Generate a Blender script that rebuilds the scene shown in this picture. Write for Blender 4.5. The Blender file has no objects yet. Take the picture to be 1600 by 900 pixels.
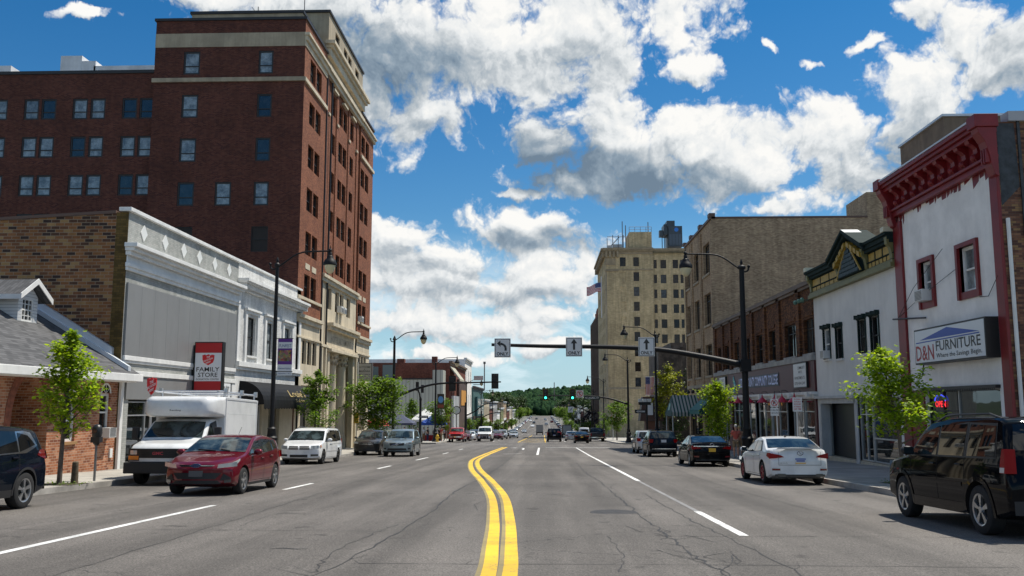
import bpy, bmesh, math, random
from mathutils import Vector, Matrix, noise
R = math.radians
random.seed(11)
scene = bpy.context.scene
COL = scene.collection
PI = math.pi
# ------------------------------------------------------------------ camera
cam_d = bpy.data.cameras.new("camera")
cam_d.sensor_width = 36.0
cam_d.lens = 31.5
cam_d.clip_start = 0.1
cam_d.clip_end = 9000
cam = bpy.data.objects.new("camera", cam_d)
COL.objects.link(cam)
cam.location = (0, 0, 1.55)
cam.rotation_euler = (R(90 + 7.487), 0, R(1.987))
scene.camera = cam
# ------------------------------------------------------------------ render / exposure
scene.render.engine = 'CYCLES'
scene.cycles.use_denoising = True
scene.cycles.max_bounces = 6
scene.cycles.diffuse_bounces = 3
scene.cycles.glossy_bounces = 3
scene.cycles.transmission_bounces = 3
scene.cycles.sample_clamp_indirect = 6
scene.render.film_transparent = False
scene.view_settings.view_transform = 'Standard'
scene.view_settings.look = 'None'
scene.view_settings.gamma = 1
scene.view_settings.exposure = 0.36
# ------------------------------------------------------------------ sun and sky
SUN_DIR = Vector((0.42, 0.28, 1.0)).normalized()
sun_d = bpy.data.lights.new("sun", 'SUN')
sun_d.energy = 4.6
sun_d.angle = R(0.53)
sun_d.color = (1.0, 0.935, 0.83)
sun = bpy.data.objects.new("sun", sun_d)
COL.objects.link(sun)
sun.rotation_euler = SUN_DIR.to_track_quat('Z', 'Y').to_euler()
sun.location = (60, 20, 90)
class NT:
 """tiny node-tree helper"""
 def __init__(s, tree):
  s.t = tree
 def __call__(s, typ, ins=None, **props):
  n = s.t.nodes.new(typ)
  for k, v in props.items():
   setattr(n, k, v)
  for k, v in (ins or {}).items():
   i = n.inputs[k]
   if isinstance(v, bpy.types.NodeSocket):
    s.t.links.new(v, i)
   else:
    i.default_value = v
  return n
 def m(s, op, a, b=None, c=None, clamp=False):
  ins = {0: a}
  if b is not None: ins[1] = b
  if c is not None: ins[2] = c
  return s('ShaderNodeMath', ins, operation=op, use_clamp=clamp).outputs[0]
 def v(s, op, a, b=None, c=None):
  ins = {0: a}
  if b is not None: ins[1] = b
  if c is not None: ins[2] = c
  n = s('ShaderNodeVectorMath', ins, operation=op)
  return n.outputs['Value'] if op in ('DOT_PRODUCT', 'LENGTH') else n.outputs[0]
 def mix(s, f, a, b, typ='MIX'):
  n = s('ShaderNodeMix', data_type='RGBA', blend_type=typ)
  for i, x in ((0, f), (6, a), (7, b)):
   if isinstance(x, bpy.types.NodeSocket): s.t.links.new(x, n.inputs[i])
   else: n.inputs[i].default_value = x if not isinstance(x, tuple) or len(x) == 4 else (*x, 1)
  return n.outputs[2]
 def ramp(s, f, stops, interp='LINEAR'):
  n = s('ShaderNodeValToRGB', {0: f})
  cr = n.color_ramp
  cr.interpolation = interp
  while len(cr.elements) < len(stops): cr.elements.new(0.5)
  for e, (p, c) in zip(cr.elements, stops):
   e.position = p
   e.color = (*c, 1) if len(c) == 3 else c
  return n.outputs[0]
 def maprange(s, x, a, b, c, d, smooth=True):
  n = s('ShaderNodeMapRange', {0: x, 1: a, 2: b, 3: c, 4: d})
  n.interpolation_type = 'SMOOTHSTEP' if smooth else 'LINEAR'
  return n.outputs[0]
 def noise(s, vec, scale, detail=4, rough=0.55, dist=0.0, out='Fac'):
  return s('ShaderNodeTexNoise', {'Vector': vec, 'Scale': scale, 'Detail': detail, 'Roughness': rough, 'Distortion': dist}).outputs[out]
# cumulus banks: (azimuth, elevation, half width, half height) in radians
CLOUDS = [(-0.168,0.386,0.11,0.0861),(-0.065,0.402,0.127,0.0662),(0.04,0.415,0.1341,0.0525),(0.143,0.41,0.0726,0.0422),(0.174,0.365,0.0463,0.0165),(-0.145,0.316,0.0657,0.0274),(-0.225,0.336,0.0643,0.0403),(0.025,0.365,0.0889,0.0337),(-0.375,0.419,0.0669,0.0186),(-0.27,0.405,0.0992,0.0579),(0.065,0.313,0.0512,0.0516),(0.111,0.27,0.1042,0.043),(0.196,0.273,0.0801,0.0422),(0.038,0.249,0.0837,0.0211),(0.244,0.252,0.061,0.0352),(-0.024,0.236,0.0365,0.0099),(0.155,0.299,0.064,0.0239),(0.009,0.279,0.033,0.0314),(0.312,0.293,0.0522,0.0523),(0.384,0.324,0.0557,0.0377),(0.4,0.268,0.0727,0.0509),(0.283,0.226,0.0396,0.0235),(0.342,0.241,0.0697,0.0394),(0.263,0.212,0.04,0.0122),(0.425,0.284,0.0267,0.0375),(0.466,0.369,0.0577,0.0296),(0.486,0.327,0.0504,0.0239),(0.419,0.387,0.0303,0.0168),(0.504,0.35,0.044,0.0526),(-0.035,0.191,0.0726,0.0327),(-0.096,0.155,0.0792,0.0342),(-0.006,0.134,0.09,0.0371),(-0.114,0.13,0.0859,0.037),(-0.157,0.176,0.0571,0.0297),(0.034,0.166,0.0468,0.0427),(-0.178,0.136,0.0636,0.0495),(0.008,0.102,0.0788,0.0214),(-0.142,0.091,0.0921,0.0199),(-0.056,0.088,0.1003,0.0185),(0.037,0.066,0.064,0.0099),(-0.106,0.052,0.0851,0.0085),(0.264,0.375,0.0089,0.0096),(0.309,0.354,0.0145,0.0083),(0.358,0.362,0.0217,0.0088),(-0.495,0.391,0.0229,0.0048)]
CLOUD_BASES = [(-0.153,0.373,0.0955,0.0468,0.9),(-0.211,0.33,0.0646,0.0338,0.7),(0.06,0.256,0.1016,0.028,1.1),(0.153,0.24,0.0776,0.0194,0.8),(0.009,0.286,0.0367,0.0418,0.8),(-0.002,0.186,0.0652,0.0157,0.8),(-0.085,0.148,0.0792,0.01,0.5),(-0.078,0.12,0.0934,0.0086,0.45),(0.4,0.271,0.0424,0.0318,0.55),(0.349,0.25,0.0505,0.0261,0.45),(0.498,0.339,0.0332,0.0413,0.45),(-0.277,0.392,0.0705,0.0388,0.5),(0.025,0.378,0.0817,0.0235,0.35),(-0.108,0.307,0.044,0.0152,0.4),(-0.15,0.165,0.0357,0.0113,0.5)]
CLOUD_CROWNS = [(-0.057,0.422,0.09,0.0393,0.5),(0.157,0.389,0.0504,0.0393,0.7),(0.133,0.286,0.0644,0.0275,0.6),(-0.116,0.327,0.0441,0.0205,0.3),(-0.035,0.209,0.051,0.0156,0.7),(0.385,0.339,0.0496,0.0219,0.6),(0.313,0.31,0.0262,0.0325,0.4),(0.466,0.375,0.0346,0.0236,0.5),(-0.107,0.17,0.0504,0.0128,0.4),(-0.02,0.149,0.065,0.01,0.5),(0.231,0.267,0.0342,0.0203,0.4)]
def build_world():
 w = bpy.data.worlds.new("World")
 scene.world = w
 w.use_nodes = True
 w.cycles.sampling_method = 'MANUAL'
 w.cycles.sample_map_resolution = 512
 t = w.node_tree
 t.nodes.clear()
 n = NT(t)
 # group: (u, v) sky angles -> cloud density
 g = bpy.data.node_groups.new("cloud_density", 'ShaderNodeTree')
 g.interface.new_socket("P", in_out='INPUT', socket_type='NodeSocketVector')
 g.interface.new_socket("D", in_out='OUTPUT', socket_type='NodeSocketFloat')
 k = NT(g)
 gi = k('NodeGroupInput'); go = k('NodeGroupOutput')
 p = gi.outputs[0]
 wn = k('ShaderNodeTexNoise', {'Vector': p, 'Scale': 8.0, 'Detail': 6.0, 'Roughness': 0.6}, noise_dimensions='2D').outputs['Color']
 pw = k.v('MULTIPLY_ADD', k.v('SUBTRACT', wn, (.5, .5, .5)), (.085, .065, 0), p)
 acc = None
 for (u, v, a, b) in CLOUDS:
  q = k.v('MULTIPLY_ADD', pw, (1 / a, 1 / b, 0), (-u / a, -v / b, 0))
  d = k.v('DOT_PRODUCT', q, q)
  acc = d if acc is None else k('ShaderNodeMath', {0: acc, 1: d, 2: 0.4}, operation='SMOOTH_MIN').outputs[0]
 field = k.m('SUBTRACT', 1.5, k.m('SQRT', k.m('MAXIMUM', acc, .02)))
 field = k.m('MAXIMUM', field, -1.0)
 # sky outside the modelled banks: broken cloud everywhere else
 sep = k('ShaderNodeSeparateXYZ', {0: p})
 big = k('ShaderNodeTexNoise', {'Vector': p, 'Scale': 2.6, 'Detail': 3.0}, noise_dimensions='2D').outputs['Fac']
 gen = k.maprange(big, .40, .60, -1.0, .8)
 out1 = k.maprange(k.m('ABSOLUTE', sep.outputs[0]), .54, .68, 0, 1)
 out2 = k.maprange(sep.outputs[1], .46, .54, 0, 1)
 outm = k.m('MAXIMUM', out1, out2)
 field = k.m('ADD', k.m('MULTIPLY', field, k.m('SUBTRACT', 1, outm)), k.m('MULTIPLY', gen, outm))
 f1 = k('ShaderNodeTexNoise', {'Vector': p, 'Scale': 14.0, 'Detail': 8.0, 'Roughness': 0.56, 'Distortion': .2}, noise_dimensions='2D').outputs['Fac']
 vo = k('ShaderNodeTexVoronoi', {'Vector': pw, 'Scale': 17.0, 'Detail': 3.0, 'Roughness': .6, 'Lacunarity': 2.4}, voronoi_dimensions='2D', feature='SMOOTH_F1')
 dd = k.m('MULTIPLY_ADD', k.m('SUBTRACT', f1, .5), 1.7, field)
 dd = k.m('MULTIPLY_ADD', k.m('SUBTRACT', .40, vo.outputs['Distance']), .95, dd)
 g.links.new(dd, go.inputs[0])
 tc = n('ShaderNodeTexCoord').outputs['Generated']
 s3 = n('ShaderNodeSeparateXYZ', {0: n.v('NORMALIZE', tc)})
 x, y, z = s3.outputs
 u = n.m('ARCTAN2', x, y)
 v = n.m('ARCSINE', z)
 uv = n('ShaderNodeCombineXYZ', {0: u, 1: v, 2: 0.0}).outputs[0]
 def dens(off):
  gn = n('ShaderNodeGroup', node_tree=g)
  if off: t.links.new(n.v('ADD', uv, off), gn.inputs[0])
  else: t.links.new(uv, gn.inputs[0])
  return gn.outputs[0]
 d0 = dens(None)
 d1 = dens((.005, .010, 0))
 alpha = n.maprange(d0, .0, .55, 0, 1)
 small = n.m('SUBTRACT', d0, d1)                 # >0 on billows that face the sun
 uw = n.v('MULTIPLY_ADD', n.v('SUBTRACT', n('ShaderNodeTexNoise', {'Vector': uv, 'Scale': 9.0, 'Detail': 4.0}, noise_dimensions='2D').outputs['Color'], (.5, .5, .5)), (.10, .07, 0), uv)
 def zones(L, sh, sg):
  for (a, b, c, d, k_) in L:
   q = n.v('MULTIPLY_ADD', uw, (1 / c, 1 / d, 0), (-a / c, -b / d, 0))
   f = n.maprange(n.v('DOT_PRODUCT', q, q), 0, 1.9, 1, 0)
   sh = n.m('MULTIPLY_ADD', f, sg * k_, sh)
  return sh
 sh = n.m('MULTIPLY_ADD', small, .42, .74)
 sh = zones(CLOUD_BASES, sh, -.50)               # shaded flat bases
 sh = zones(CLOUD_CROWNS, sh, .30)               # sunlit crowns
 sh = n.m('MINIMUM', n.m('MAXIMUM', sh, 0), 1)
 ccol = n.ramp(sh, [(0, (.17, .24, .32)), (.25, (.29, .37, .45)), (.5, (.52, .57, .61)), (.75, (.83, .855, .865)), (1, (1.0, .99, .96))])
 sky = n('ShaderNodeTexSky', sky_type='NISHITA', sun_disc=False)
 sky.sun_elevation = math.asin(SUN_DIR.z)
 sky.sun_rotation = math.atan2(SUN_DIR.x, SUN_DIR.y)
 sky.air_density = 1.0; sky.dust_density = .6; sky.ozone_density = 3.0
 hs = n('ShaderNodeHueSaturation', {'Hue': .503, 'Saturation': 1.22, 'Value': SKYV, 'Color': sky.outputs[0]}).outputs[0]
 hs = n.v('MULTIPLY', hs, n.mix(n.maprange(v, .0, .42, 0, 1, False), (.85, 1.0, 1.0), (.28, .80, .95)))
 hz = n.maprange(v, .0, .22, .7, 0)                 # pale air low over the hills
 hs = n.mix(hz, hs, (2.9, 4.4, 5.4, 1))
 st = n('ShaderNodeTexNoise', {'Vector': n.v('MULTIPLY', uw, (2.2, 11.0, 0)), 'Scale': 3.0, 'Detail': 6.0, 'Roughness': .6}, noise_dimensions='2D').outputs['Fac']
 st = n.m('MULTIPLY', n.maprange(st, .40, .66, 0, .55), n.m('MULTIPLY', n.maprange(v, .0, .05, .3, 1), n.maprange(v, .10, .20, 1, 0)))
 hs = n.mix(st, hs, (5.8, 6.5, 6.8, 1))
 cl = n.v('SCALE', ccol); cl.node.inputs[3].default_value = CLOUDV
 col = n.mix(alpha, hs, cl)
 bg = n('ShaderNodeBackground', {'Color': col, 'Strength': .125})
 o = n('ShaderNodeOutputWorld')
 t.links.new(bg.outputs[0], o.inputs[0])
SKYV = .66
CLOUDV = 6.1
build_world()
# ------------------------------------------------------------------ materials
MATS = {}
def _new(name):
 m = bpy.data.materials.new(name)
 m.use_nodes = True
 n = NT(m.node_tree)
 b = m.node_tree.nodes['Principled BSDF']
 MATS[name] = m
 return m, n, b
def pos(n):
 return n('ShaderNodeNewGeometry').outputs['Position']
def mat(name, col, rough=.6, metal=0.0, var=0.0, scale=1.0, streak=0.0, spec=.5, coat=0.0, emit=None, trans=0, obj=False):
 """plain surface with blotchy wear and vertical rain streaks"""
 if name in MATS: return MATS[name]
 m, n, b = _new(name)
 b.inputs['Base Color'].default_value = (*col, 1)
 b.inputs['Roughness'].default_value = rough
 b.inputs['Metallic'].default_value = metal
 b.inputs['Specular IOR Level'].default_value = spec
 b.inputs['Coat Weight'].default_value = coat
 b.inputs['Coat Roughness'].default_value = .03
 if emit:
  b.inputs['Emission Color'].default_value = (*col, 1)
  b.inputs['Emission Strength'].default_value = emit
 if var or streak:
  P = n('ShaderNodeTexCoord').outputs['Object'] if obj else pos(n)
  f = n.maprange(n.noise(P, scale, 7, .65), .3, .7, 1 - var, 1 + var)
  if streak:
   sv = n.v('MULTIPLY', P, (1.3, 1.3, .13))
   f2 = n.maprange(n.noise(sv, 1.6, 5, .6), .35, .7, 1 - streak, 1 + streak * .4)
   f = n.m('MULTIPLY', f, f2)
  sc = n.v('SCALE', (*col,)); m.node_tree.links.new(f, sc.node.inputs[3])
  m.node_tree.links.new(sc, b.inputs['Base Color'])
 return m
def brick(name, cols, mortar=(.32, .29, .26), bw=.215, bh=.075, ms=.012, var=.18, streak=.12, rough=.85, patch=None):
 """course-laid brick: every brick draws its own colour, mortar joints, weathering"""
 m, n, b = _new(name)
 P = pos(n)
 s = n('ShaderNodeSeparateXYZ', {0: P})
 u = n.m('ADD', s.outputs[0], s.outputs[1])
 v = s.outputs[2]
 rv = n.m('DIVIDE', v, bh)
 row = n.m('FLOOR', rv)
 off = n.m('MULTIPLY', n.m('MODULO', n.m('ABSOLUTE', row), 2.0), .5)
 cu = n.m('ADD', n.m('DIVIDE', u, bw), off)
 colm = n.m('FLOOR', cu)
 wn = n('ShaderNodeTexWhiteNoise', {'Vector': n('ShaderNodeCombineXYZ', {0: colm, 1: row, 2: 0.0}).outputs[0]}, noise_dimensions='2D').outputs['Value']
 k = len(cols)
 c = n.ramp(wn, [(i / k, cc) for i, cc in enumerate(cols)], 'CONSTANT')
 fm = n.m('MAXIMUM', n.m('LESS_THAN', n.m('FRACT', cu), ms / bw), n.m('LESS_THAN', n.m('FRACT', rv), ms / bh))
 c = n.mix(fm, c, (*mortar, 1))
 f = n.maprange(n.noise(P, .45, 6, .62), .3, .7, 1 - var, 1 + var)
 sv = n.v('MULTIPLY', P, (2.2, 2.2, .16))
 f2 = n.maprange(n.noise(sv, 1.3, 5, .6), .35, .7, 1 - streak, 1 + streak * .5)
 sc = n.v('SCALE', c); m.node_tree.links.new(n.m('MULTIPLY', f, f2), sc.node.inputs[3])
 c = sc
 if patch:
  pc, thr, sc_ = patch
  c = n.mix(n.maprange(n.noise(P, sc_, 6, .7), thr, thr + .04, 0, 1), c, (*pc, 1))
 m.node_tree.links.new(c, b.inputs['Base Color'])
 b.inputs['Roughness'].default_value = rough
 b.inputs['Specular IOR Level'].default_value = .25
 bp = n('ShaderNodeBump', {'Strength': .5, 'Distance': .012, 'Height': n.m('SUBTRACT', 1, fm)})
 m.node_tree.links.new(bp.outputs[0], b.inputs['Normal'])
 return m
def glass(name, dark=(.012, .016, .018), light=(.16, .19, .2), share=.4, rough=.04, ior=1.7, tint=None):
 """window pane: dark room or drawn blind behind (own draw per pane), mirror of the sky in front"""
 m, n, b = _new(name)
 r = n('ShaderNodeObjectInfo').outputs['Random']
 P = pos(n)
 blot = n.maprange(n.noise(P, 2.2, 5, .7), .3, .75, .45, 1.5)
 c = n.mix(n.maprange(r, 1 - share - .08, 1 - share + .08, 0, 1), dark, light)
 sc = n.v('SCALE', c); m.node_tree.links.new(blot, sc.node.inputs[3])
 m.node_tree.links.new(sc, b.inputs['Base Color'])
 b.inputs['Roughness'].default_value = rough
 b.inputs['IOR'].default_value = ior
 b.inputs['Specular IOR Level'].default_value = .6
 bp = n('ShaderNodeBump', {'Strength': .06, 'Distance': .05, 'Height': n.noise(P, .8, 2)})
 m.node_tree.links.new(bp.outputs[0], b.inputs['Normal'])
 return m
# ------------------------------------------------------------------ objects, tags, mesh building
ORG = {}
def tag(o, label=None, cat=None, group=None, kind=None):
 if label: o['label'] = label
 if cat: o['category'] = cat
 if group: o['group'] = group
 if kind: o['kind'] = kind
 return o
def thing(name, loc, label, cat, group=None, rz=0.0, world=True):
 """an Empty at a thing's base; parts given in world coordinates when world=True"""
 o = bpy.data.objects.new(name, None)
 COL.objects.link(o)
 o.empty_display_size = .3
 o.location = loc
 o.rotation_euler = (0, 0, rz)
 ORG[o.name] = tuple(loc) if world else (0, 0, 0)
 return tag(o, label, cat, group)
def kids(o):
 return [c for c in o.children]
def dup(root, loc=None, rz=None, label=None, group=None, keep=None):
 def cp(o, par):
  c = o.copy()
  COL.objects.link(c)
  if par is not None:
   c.parent = par
  for ch in list(o.children):
   if keep is None or keep(ch):
    cp(ch, c)
  return c
 r = cp(root, None)
 if loc is not None: r.location = loc
 if rz is not None: r.rotation_euler = (0, 0, rz)
 if label: r['label'] = label
 if group: r['group'] = group
 return r
class MB:
 """collects shapes into one mesh"""
 def __init__(s):
  s.v = []; s.f = []; s.mi = []; s.cur = 0
 def add(s, vs, fs, mi=None):
  o = len(s.v)
  s.v += [tuple(p) for p in vs]
  s.f += [[i + o for i in f] for f in fs]
  s.mi += [s.cur if mi is None else mi] * len(fs)
  return s
 def box(s, x0, y0, z0, x1, y1, z1):
  x0, x1 = min(x0, x1), max(x0, x1); y0, y1 = min(y0, y1), max(y0, y1); z0, z1 = min(z0, z1), max(z0, z1)
  return s.add([(x0, y0, z0), (x1, y0, z0), (x1, y1, z0), (x0, y1, z0), (x0, y0, z1), (x1, y0, z1), (x1, y1, z1), (x0, y1, z1)],
      [(0, 3, 2, 1), (4, 5, 6, 7), (0, 1, 5, 4), (1, 2, 6, 5), (2, 3, 7, 6), (3, 0, 4, 7)])
 def poly(s, pts):
  return s.add(pts, [tuple(range(len(pts)))])
 def hexa(s, a, b):
  """two matching quads a (front) and b (back) -> closed solid"""
  n = len(a)
  return s.add(list(a) + list(b), [tuple(range(n)), tuple(range(2 * n - 1, n - 1, -1))] + [(i, i + n, (i + 1) % n + n, (i + 1) % n) for i in range(n)])
 def prism(s, prof, f0, f1):
  """profile points mapped by f0 and f1 into space"""
  return s.hexa([f0(*p) for p in prof], [f1(*p) for p in prof])
 def tube(s, pts, r, seg=8, cap=True):
  pts = [Vector(p) for p in pts]
  rs = r if isinstance(r, (list, tuple)) else [r] * len(pts)
  rings = []
  nrm = None
  for i, p in enumerate(pts):
   d = (pts[min(i + 1, len(pts) - 1)] - pts[max(i - 1, 0)]).normalized()
   if nrm is None:
    nrm = d.cross(Vector((0, 0, 1)))
    if nrm.length < 1e-3: nrm = d.cross(Vector((0, 1, 0)))
    nrm.normalize()
   nrm = (nrm - d * nrm.dot(d)).normalized()
   b = d.cross(nrm)
   rings.append([p + (nrm * math.cos(2 * PI * k / seg) + b * math.sin(2 * PI * k / seg)) * rs[i] for k in range(seg)])
  vs = [q for rg in rings for q in rg]
  fs = []
  for i in range(len(pts) - 1):
   for k in range(seg):
    a = i * seg + k; b_ = i * seg + (k + 1) % seg
    fs.append((a, b_, b_ + seg, a + seg))
  if cap:
   fs.append(tuple(range(seg - 1, -1, -1)))
   fs.append(tuple((len(pts) - 1) * seg + k for k in range(seg)))
  return s.add(vs, fs)
 def cyl(s, a, b, r, seg=12):
  return s.tube([a, b], r, seg)
 def lathe(s, prof, c, seg=14):
  """(radius, z) profile turned about a vertical axis at c"""
  vs = []
  for (r, z) in prof:
   for k in range(seg):
    a = 2 * PI * k / seg
    vs.append((c[0] + r * math.cos(a), c[1] + r * math.sin(a), c[2] + z))
  fs = []
  for i in range(len(prof) - 1):
   for k in range(seg):
    a = i * seg + k; b = i * seg + (k + 1) % seg
    fs.append((a, b, b + seg, a + seg))
  fs.append(tuple(range(seg - 1, -1, -1)))
  fs.append(tuple((len(prof) - 1) * seg + k for k in range(seg)))
  return s.add(vs, fs)
 def ball(s, c, r, seg=10, ring=7, sq=(1, 1, 1)):
  vs = [(c[0], c[1], c[2] - r * sq[2])]
  for i in range(1, ring):
   t = PI * i / ring
   for k in range(seg):
    a = 2 * PI * k / seg
    vs.append((c[0] + r * sq[0] * math.sin(t) * math.cos(a), c[1] + r * sq[1] * math.sin(t) * math.sin(a), c[2] - r * sq[2] * math.cos(t)))
  vs.append((c[0], c[1], c[2] + r * sq[2]))
  fs = [(0, 1 + (k + 1) % seg, 1 + k) for k in range(seg)]
  for i in range(ring - 2):
   for k in range(seg):
    a = 1 + i * seg + k; b = 1 + i * seg + (k + 1) % seg
    fs.append((a, b, b + seg, a + seg))
  L = len(vs) - 1; o = 1 + (ring - 2) * seg
  fs += [(L, o + k, o + (k + 1) % seg) for k in range(seg)]
  return s.add(vs, fs)
 def build(s, name, mats, parent=None, smooth=None, bevel=0, origin=None):
  me = bpy.data.meshes.new(name)
  o0 = origin if origin is not None else (ORG.get(parent.name, (0, 0, 0)) if parent is not None else (0, 0, 0))
  me.from_pydata([(x - o0[0], y - o0[1], z - o0[2]) for x, y, z in s.v], [], s.f)
  if not isinstance(mats, (list, tuple)): mats = [mats]
  for m in mats: me.materials.append(m)
  if len(mats) > 1: me.polygons.foreach_set('material_index', s.mi)
  if smooth is not None:
   bm = bmesh.new(); bm.from_mesh(me)
   bmesh.ops.recalc_face_normals(bm, faces=bm.faces)
   bm.to_mesh(me); bm.free()
   me.polygons.foreach_set('use_smooth', [True] * len(me.polygons))
   me.set_sharp_from_angle(angle=R(smooth))
  me.update()
  o = bpy.data.objects.new(name, me)
  COL.objects.link(o)
  if parent is not None:
   o.parent = parent
   ORG[o.name] = o0
  else:
   o.location = o0
   ORG[o.name] = o0
  if bevel:
   bv = o.modifiers.new("soft_edges", 'BEVEL'); bv.width = bevel; bv.segments = 2; bv.limit_method = 'ANGLE'
  return o
# text as mesh --------------------------------------------------------------
_TXT = {}
def text_geo(st, bold=0.0):
 key = (st, bold)
 if key in _TXT: return _TXT[key]
 cu = bpy.data.curves.new("lettering", 'FONT')
 cu.body = st; cu.size = 1.0; cu.offset = bold; cu.resolution_u = 2
 ob = bpy.data.objects.new("lettering", cu)
 COL.objects.link(ob)
 dg = bpy.context.evaluated_depsgraph_get()
 me = bpy.data.meshes.new_from_object(ob.evaluated_get(dg))
 vs = [tuple(v.co) for v in me.vertices]; fs = [tuple(p.vertices) for p in me.polygons]
 bpy.data.objects.remove(ob); bpy.data.curves.remove(cu); bpy.data.meshes.remove(me)
 x0 = min(v[0] for v in vs); x1 = max(v[0] for v in vs); y0 = min(v[1] for v in vs); y1 = max(v[1] for v in vs)
 _TXT[key] = (vs, fs, x0, x1, y0, y1)
 return _TXT[key]
def put_text(mb, st, fn, a0, a1, z0, z1, bold=.012, keep=False):
 """fill the rectangle a0..a1 (reading direction) x z0..z1; fn(a, z) -> point"""
 vs, fs, x0, x1, y0, y1 = text_geo(st, bold)
 sx = (a1 - a0) / (x1 - x0); sz = (z1 - z0) / (y1 - y0)
 mb.add([fn(a0 + (x - x0) * sx, z0 + (y - y0) * sz) for x, y, _ in vs], fs)
# facade frames -------------------------------------------------------------
class Face:
 """a vertical wall plane. ax 'x': plane X=c seen from side s (+1 looks to +X); ax 'y': plane Y=c seen from -Y (s=-1)"""
 def __init__(s, ax, c, side):
  s.ax, s.c, s.s = ax, c, side
 def p(s, a, d, z):
  """a along the wall, d into the wall (negative = proud)"""
  return (s.c - s.s * d, a, z) if s.ax == 'x' else (a, s.c - s.s * d, z)
 def box(s, mb, a0, a1, d0, d1, z0, z1):
  q0 = s.p(a0, d0, z0); q1 = s.p(a1, d1, z1)
  mb.box(*q0, *q1)
 def quad(s, mb, a0, a1, d, z0, z1):
  q = [s.p(a0, d, z0), s.p(a1, d, z0), s.p(a1, d, z1), s.p(a0, d, z1)]
  flip = (s.ax == 'x' and s.s < 0) or (s.ax == 'y' and s.s > 0)
  mb.poly(q[::-1] if flip else q)
 def read(s):
  """+1 when increasing a reads left to right for a viewer in front"""
  return 1 if (s.ax == 'x' and s.s > 0) or (s.ax == 'y' and s.s < 0) else -1
 def tf(s, d):
  k = s.read()
  return lambda a, z: s.p(a * k, d, z)
def wall(mb, F, a0, a1, z0, z1, ops=(), depth=.18, back=False):
 """wall sheet with real openings and reveals"""
 A = sorted({a0, a1, *[o[0] for o in ops], *[o[1] for o in ops]})
 Z = sorted({z0, z1, *[o[2] for o in ops], *[o[3] for o in ops]})
 A = [a for a in A if a0 - 1e-6 <= a <= a1 + 1e-6]; Z = [z for z in Z if z0 - 1e-6 <= z <= z1 + 1e-6]
 for i in range(len(A) - 1):
  run = None
  for j in range(len(Z) - 1):
   ca = (A[i] + A[i + 1]) / 2; cz = (Z[j] + Z[j + 1]) / 2
   hole = any(o[0] < ca < o[1] and o[2] < cz < o[3] for o in ops)
   if not hole:
    if run is None: run = Z[j]
   elif run is not None:
    F.quad(mb, A[i], A[i + 1], 0, run, Z[j]); run = None
  if run is not None: F.quad(mb, A[i], A[i + 1], 0, run, Z[-1])
 for o in ops:
  b0, b1, y0, y1 = o[:4]
  dp = o[4] if len(o) > 4 else depth
  mb.poly([F.p(b0, 0, y0), F.p(b0, dp, y0), F.p(b0, dp, y1), F.p(b0, 0, y1)])
  mb.poly([F.p(b1, 0, y0), F.p(b1, 0, y1), F.p(b1, dp, y1), F.p(b1, dp, y0)])
  mb.poly([F.p(b0, 0, y1), F.p(b0, dp, y1), F.p(b1, dp, y1), F.p(b1, 0, y1)])
  mb.poly([F.p(b0, 0, y0), F.p(b1, 0, y0), F.p(b1, dp, y0), F.p(b0, dp, y0)])
_WIN = {}
def window(par, F, a0, a1, z0, z1, fm, gm, d=.12, style='sash', fw=.05, sill=None, sm=None, name='window', label=None):
 """a window unit set d into the wall: frame (+ sill) with its pane as a sub-part; equal units share meshes"""
 w = round(abs(a1 - a0), 2); h = round(z1 - z0, 2)
 a0 = min(a0, a1); a1 = a0 + w; z1 = z0 + h
 o0 = F.p(a0, d, z0)
 key = (F.ax, F.s, w, h, style, fm.name, gm.name, fw, sill)
 org = ORG.get(par.name, (0, 0, 0))
 loc = (o0[0] - org[0], o0[1] - org[1], o0[2] - org[2])
 if key in _WIN:
  src = _WIN[key]
  o = src.copy(); COL.objects.link(o); o.parent = par; o.location = loc
  for c in src.children:
   q = c.copy(); COL.objects.link(q); q.parent = o
  if label: o['label'] = label
  return o
 f = MB(); t = .05
 B = lambda x0, x1, y0, y1, q0=0, q1=t: F.box(f, a0 + x0, a0 + x1, d + q0 - .02, d + q1, z0 + y0, z0 + y1)
 B(0, fw, 0, h); B(w - fw, w, 0, h); B(fw, w - fw, 0, fw); B(fw, w - fw, h - fw, h)
 if style in ('sash', 'sash2', 'low'):
  mz = h * (.36 if style == 'low' else .5)
  B(fw, w - fw, mz - .03, mz + .03, .003, t + .01)
 if style == 'grid':
  for i in (1, 2): B(w * i / 3 - .012, w * i / 3 + .012, fw, h - fw, .004)
  for i in (1, 2, 3): B(fw, w - fw, h * i / 4 - (.025 if i == 2 else .012), h * i / 4 + (.025 if i == 2 else .012), .002)
 if style == 'pair':
  B(w / 2 - .04, w / 2 + .04, fw, h - fw, .002)
  B(fw, w / 2 - .04, h * .72 - .02, h * .72 + .02, .004); B(w / 2 + .04, w - fw, h * .72 - .02, h * .72 + .02, .004)
 if style == 'store':
  k = max(1, round(w / 1.5))
  for i in range(1, k): B(w * i / k - .03, w * i / k + .03, fw, h - fw, .002)
  if h > 2: B(fw, w - fw, h * .78 - .025, h * .78 + .025, .004)
 mats = [fm]
 if sill:
  n0 = len(f.f)
  F.box(f, a0 - .08, a1 + .08, -sill, d + .02, z0 - .1, z0 - .002)
  mats.append(sm or fm)
  for i in range(n0, len(f.f)): f.mi[i] = 1
 o = f.build(name, mats, par, origin=o0)
 o.location = loc
 g = MB()
 F.quad(g, a0 + fw * .6, a1 - fw * .6, d + .03, z0 + fw * .6, z1 - fw * .6)
 p = g.build('pane', gm, o, origin=o0)
 _WIN[key] = o
 if label: o['label'] = label
 return o
def lerp(a, b, t): return a + (b - a) * t
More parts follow.
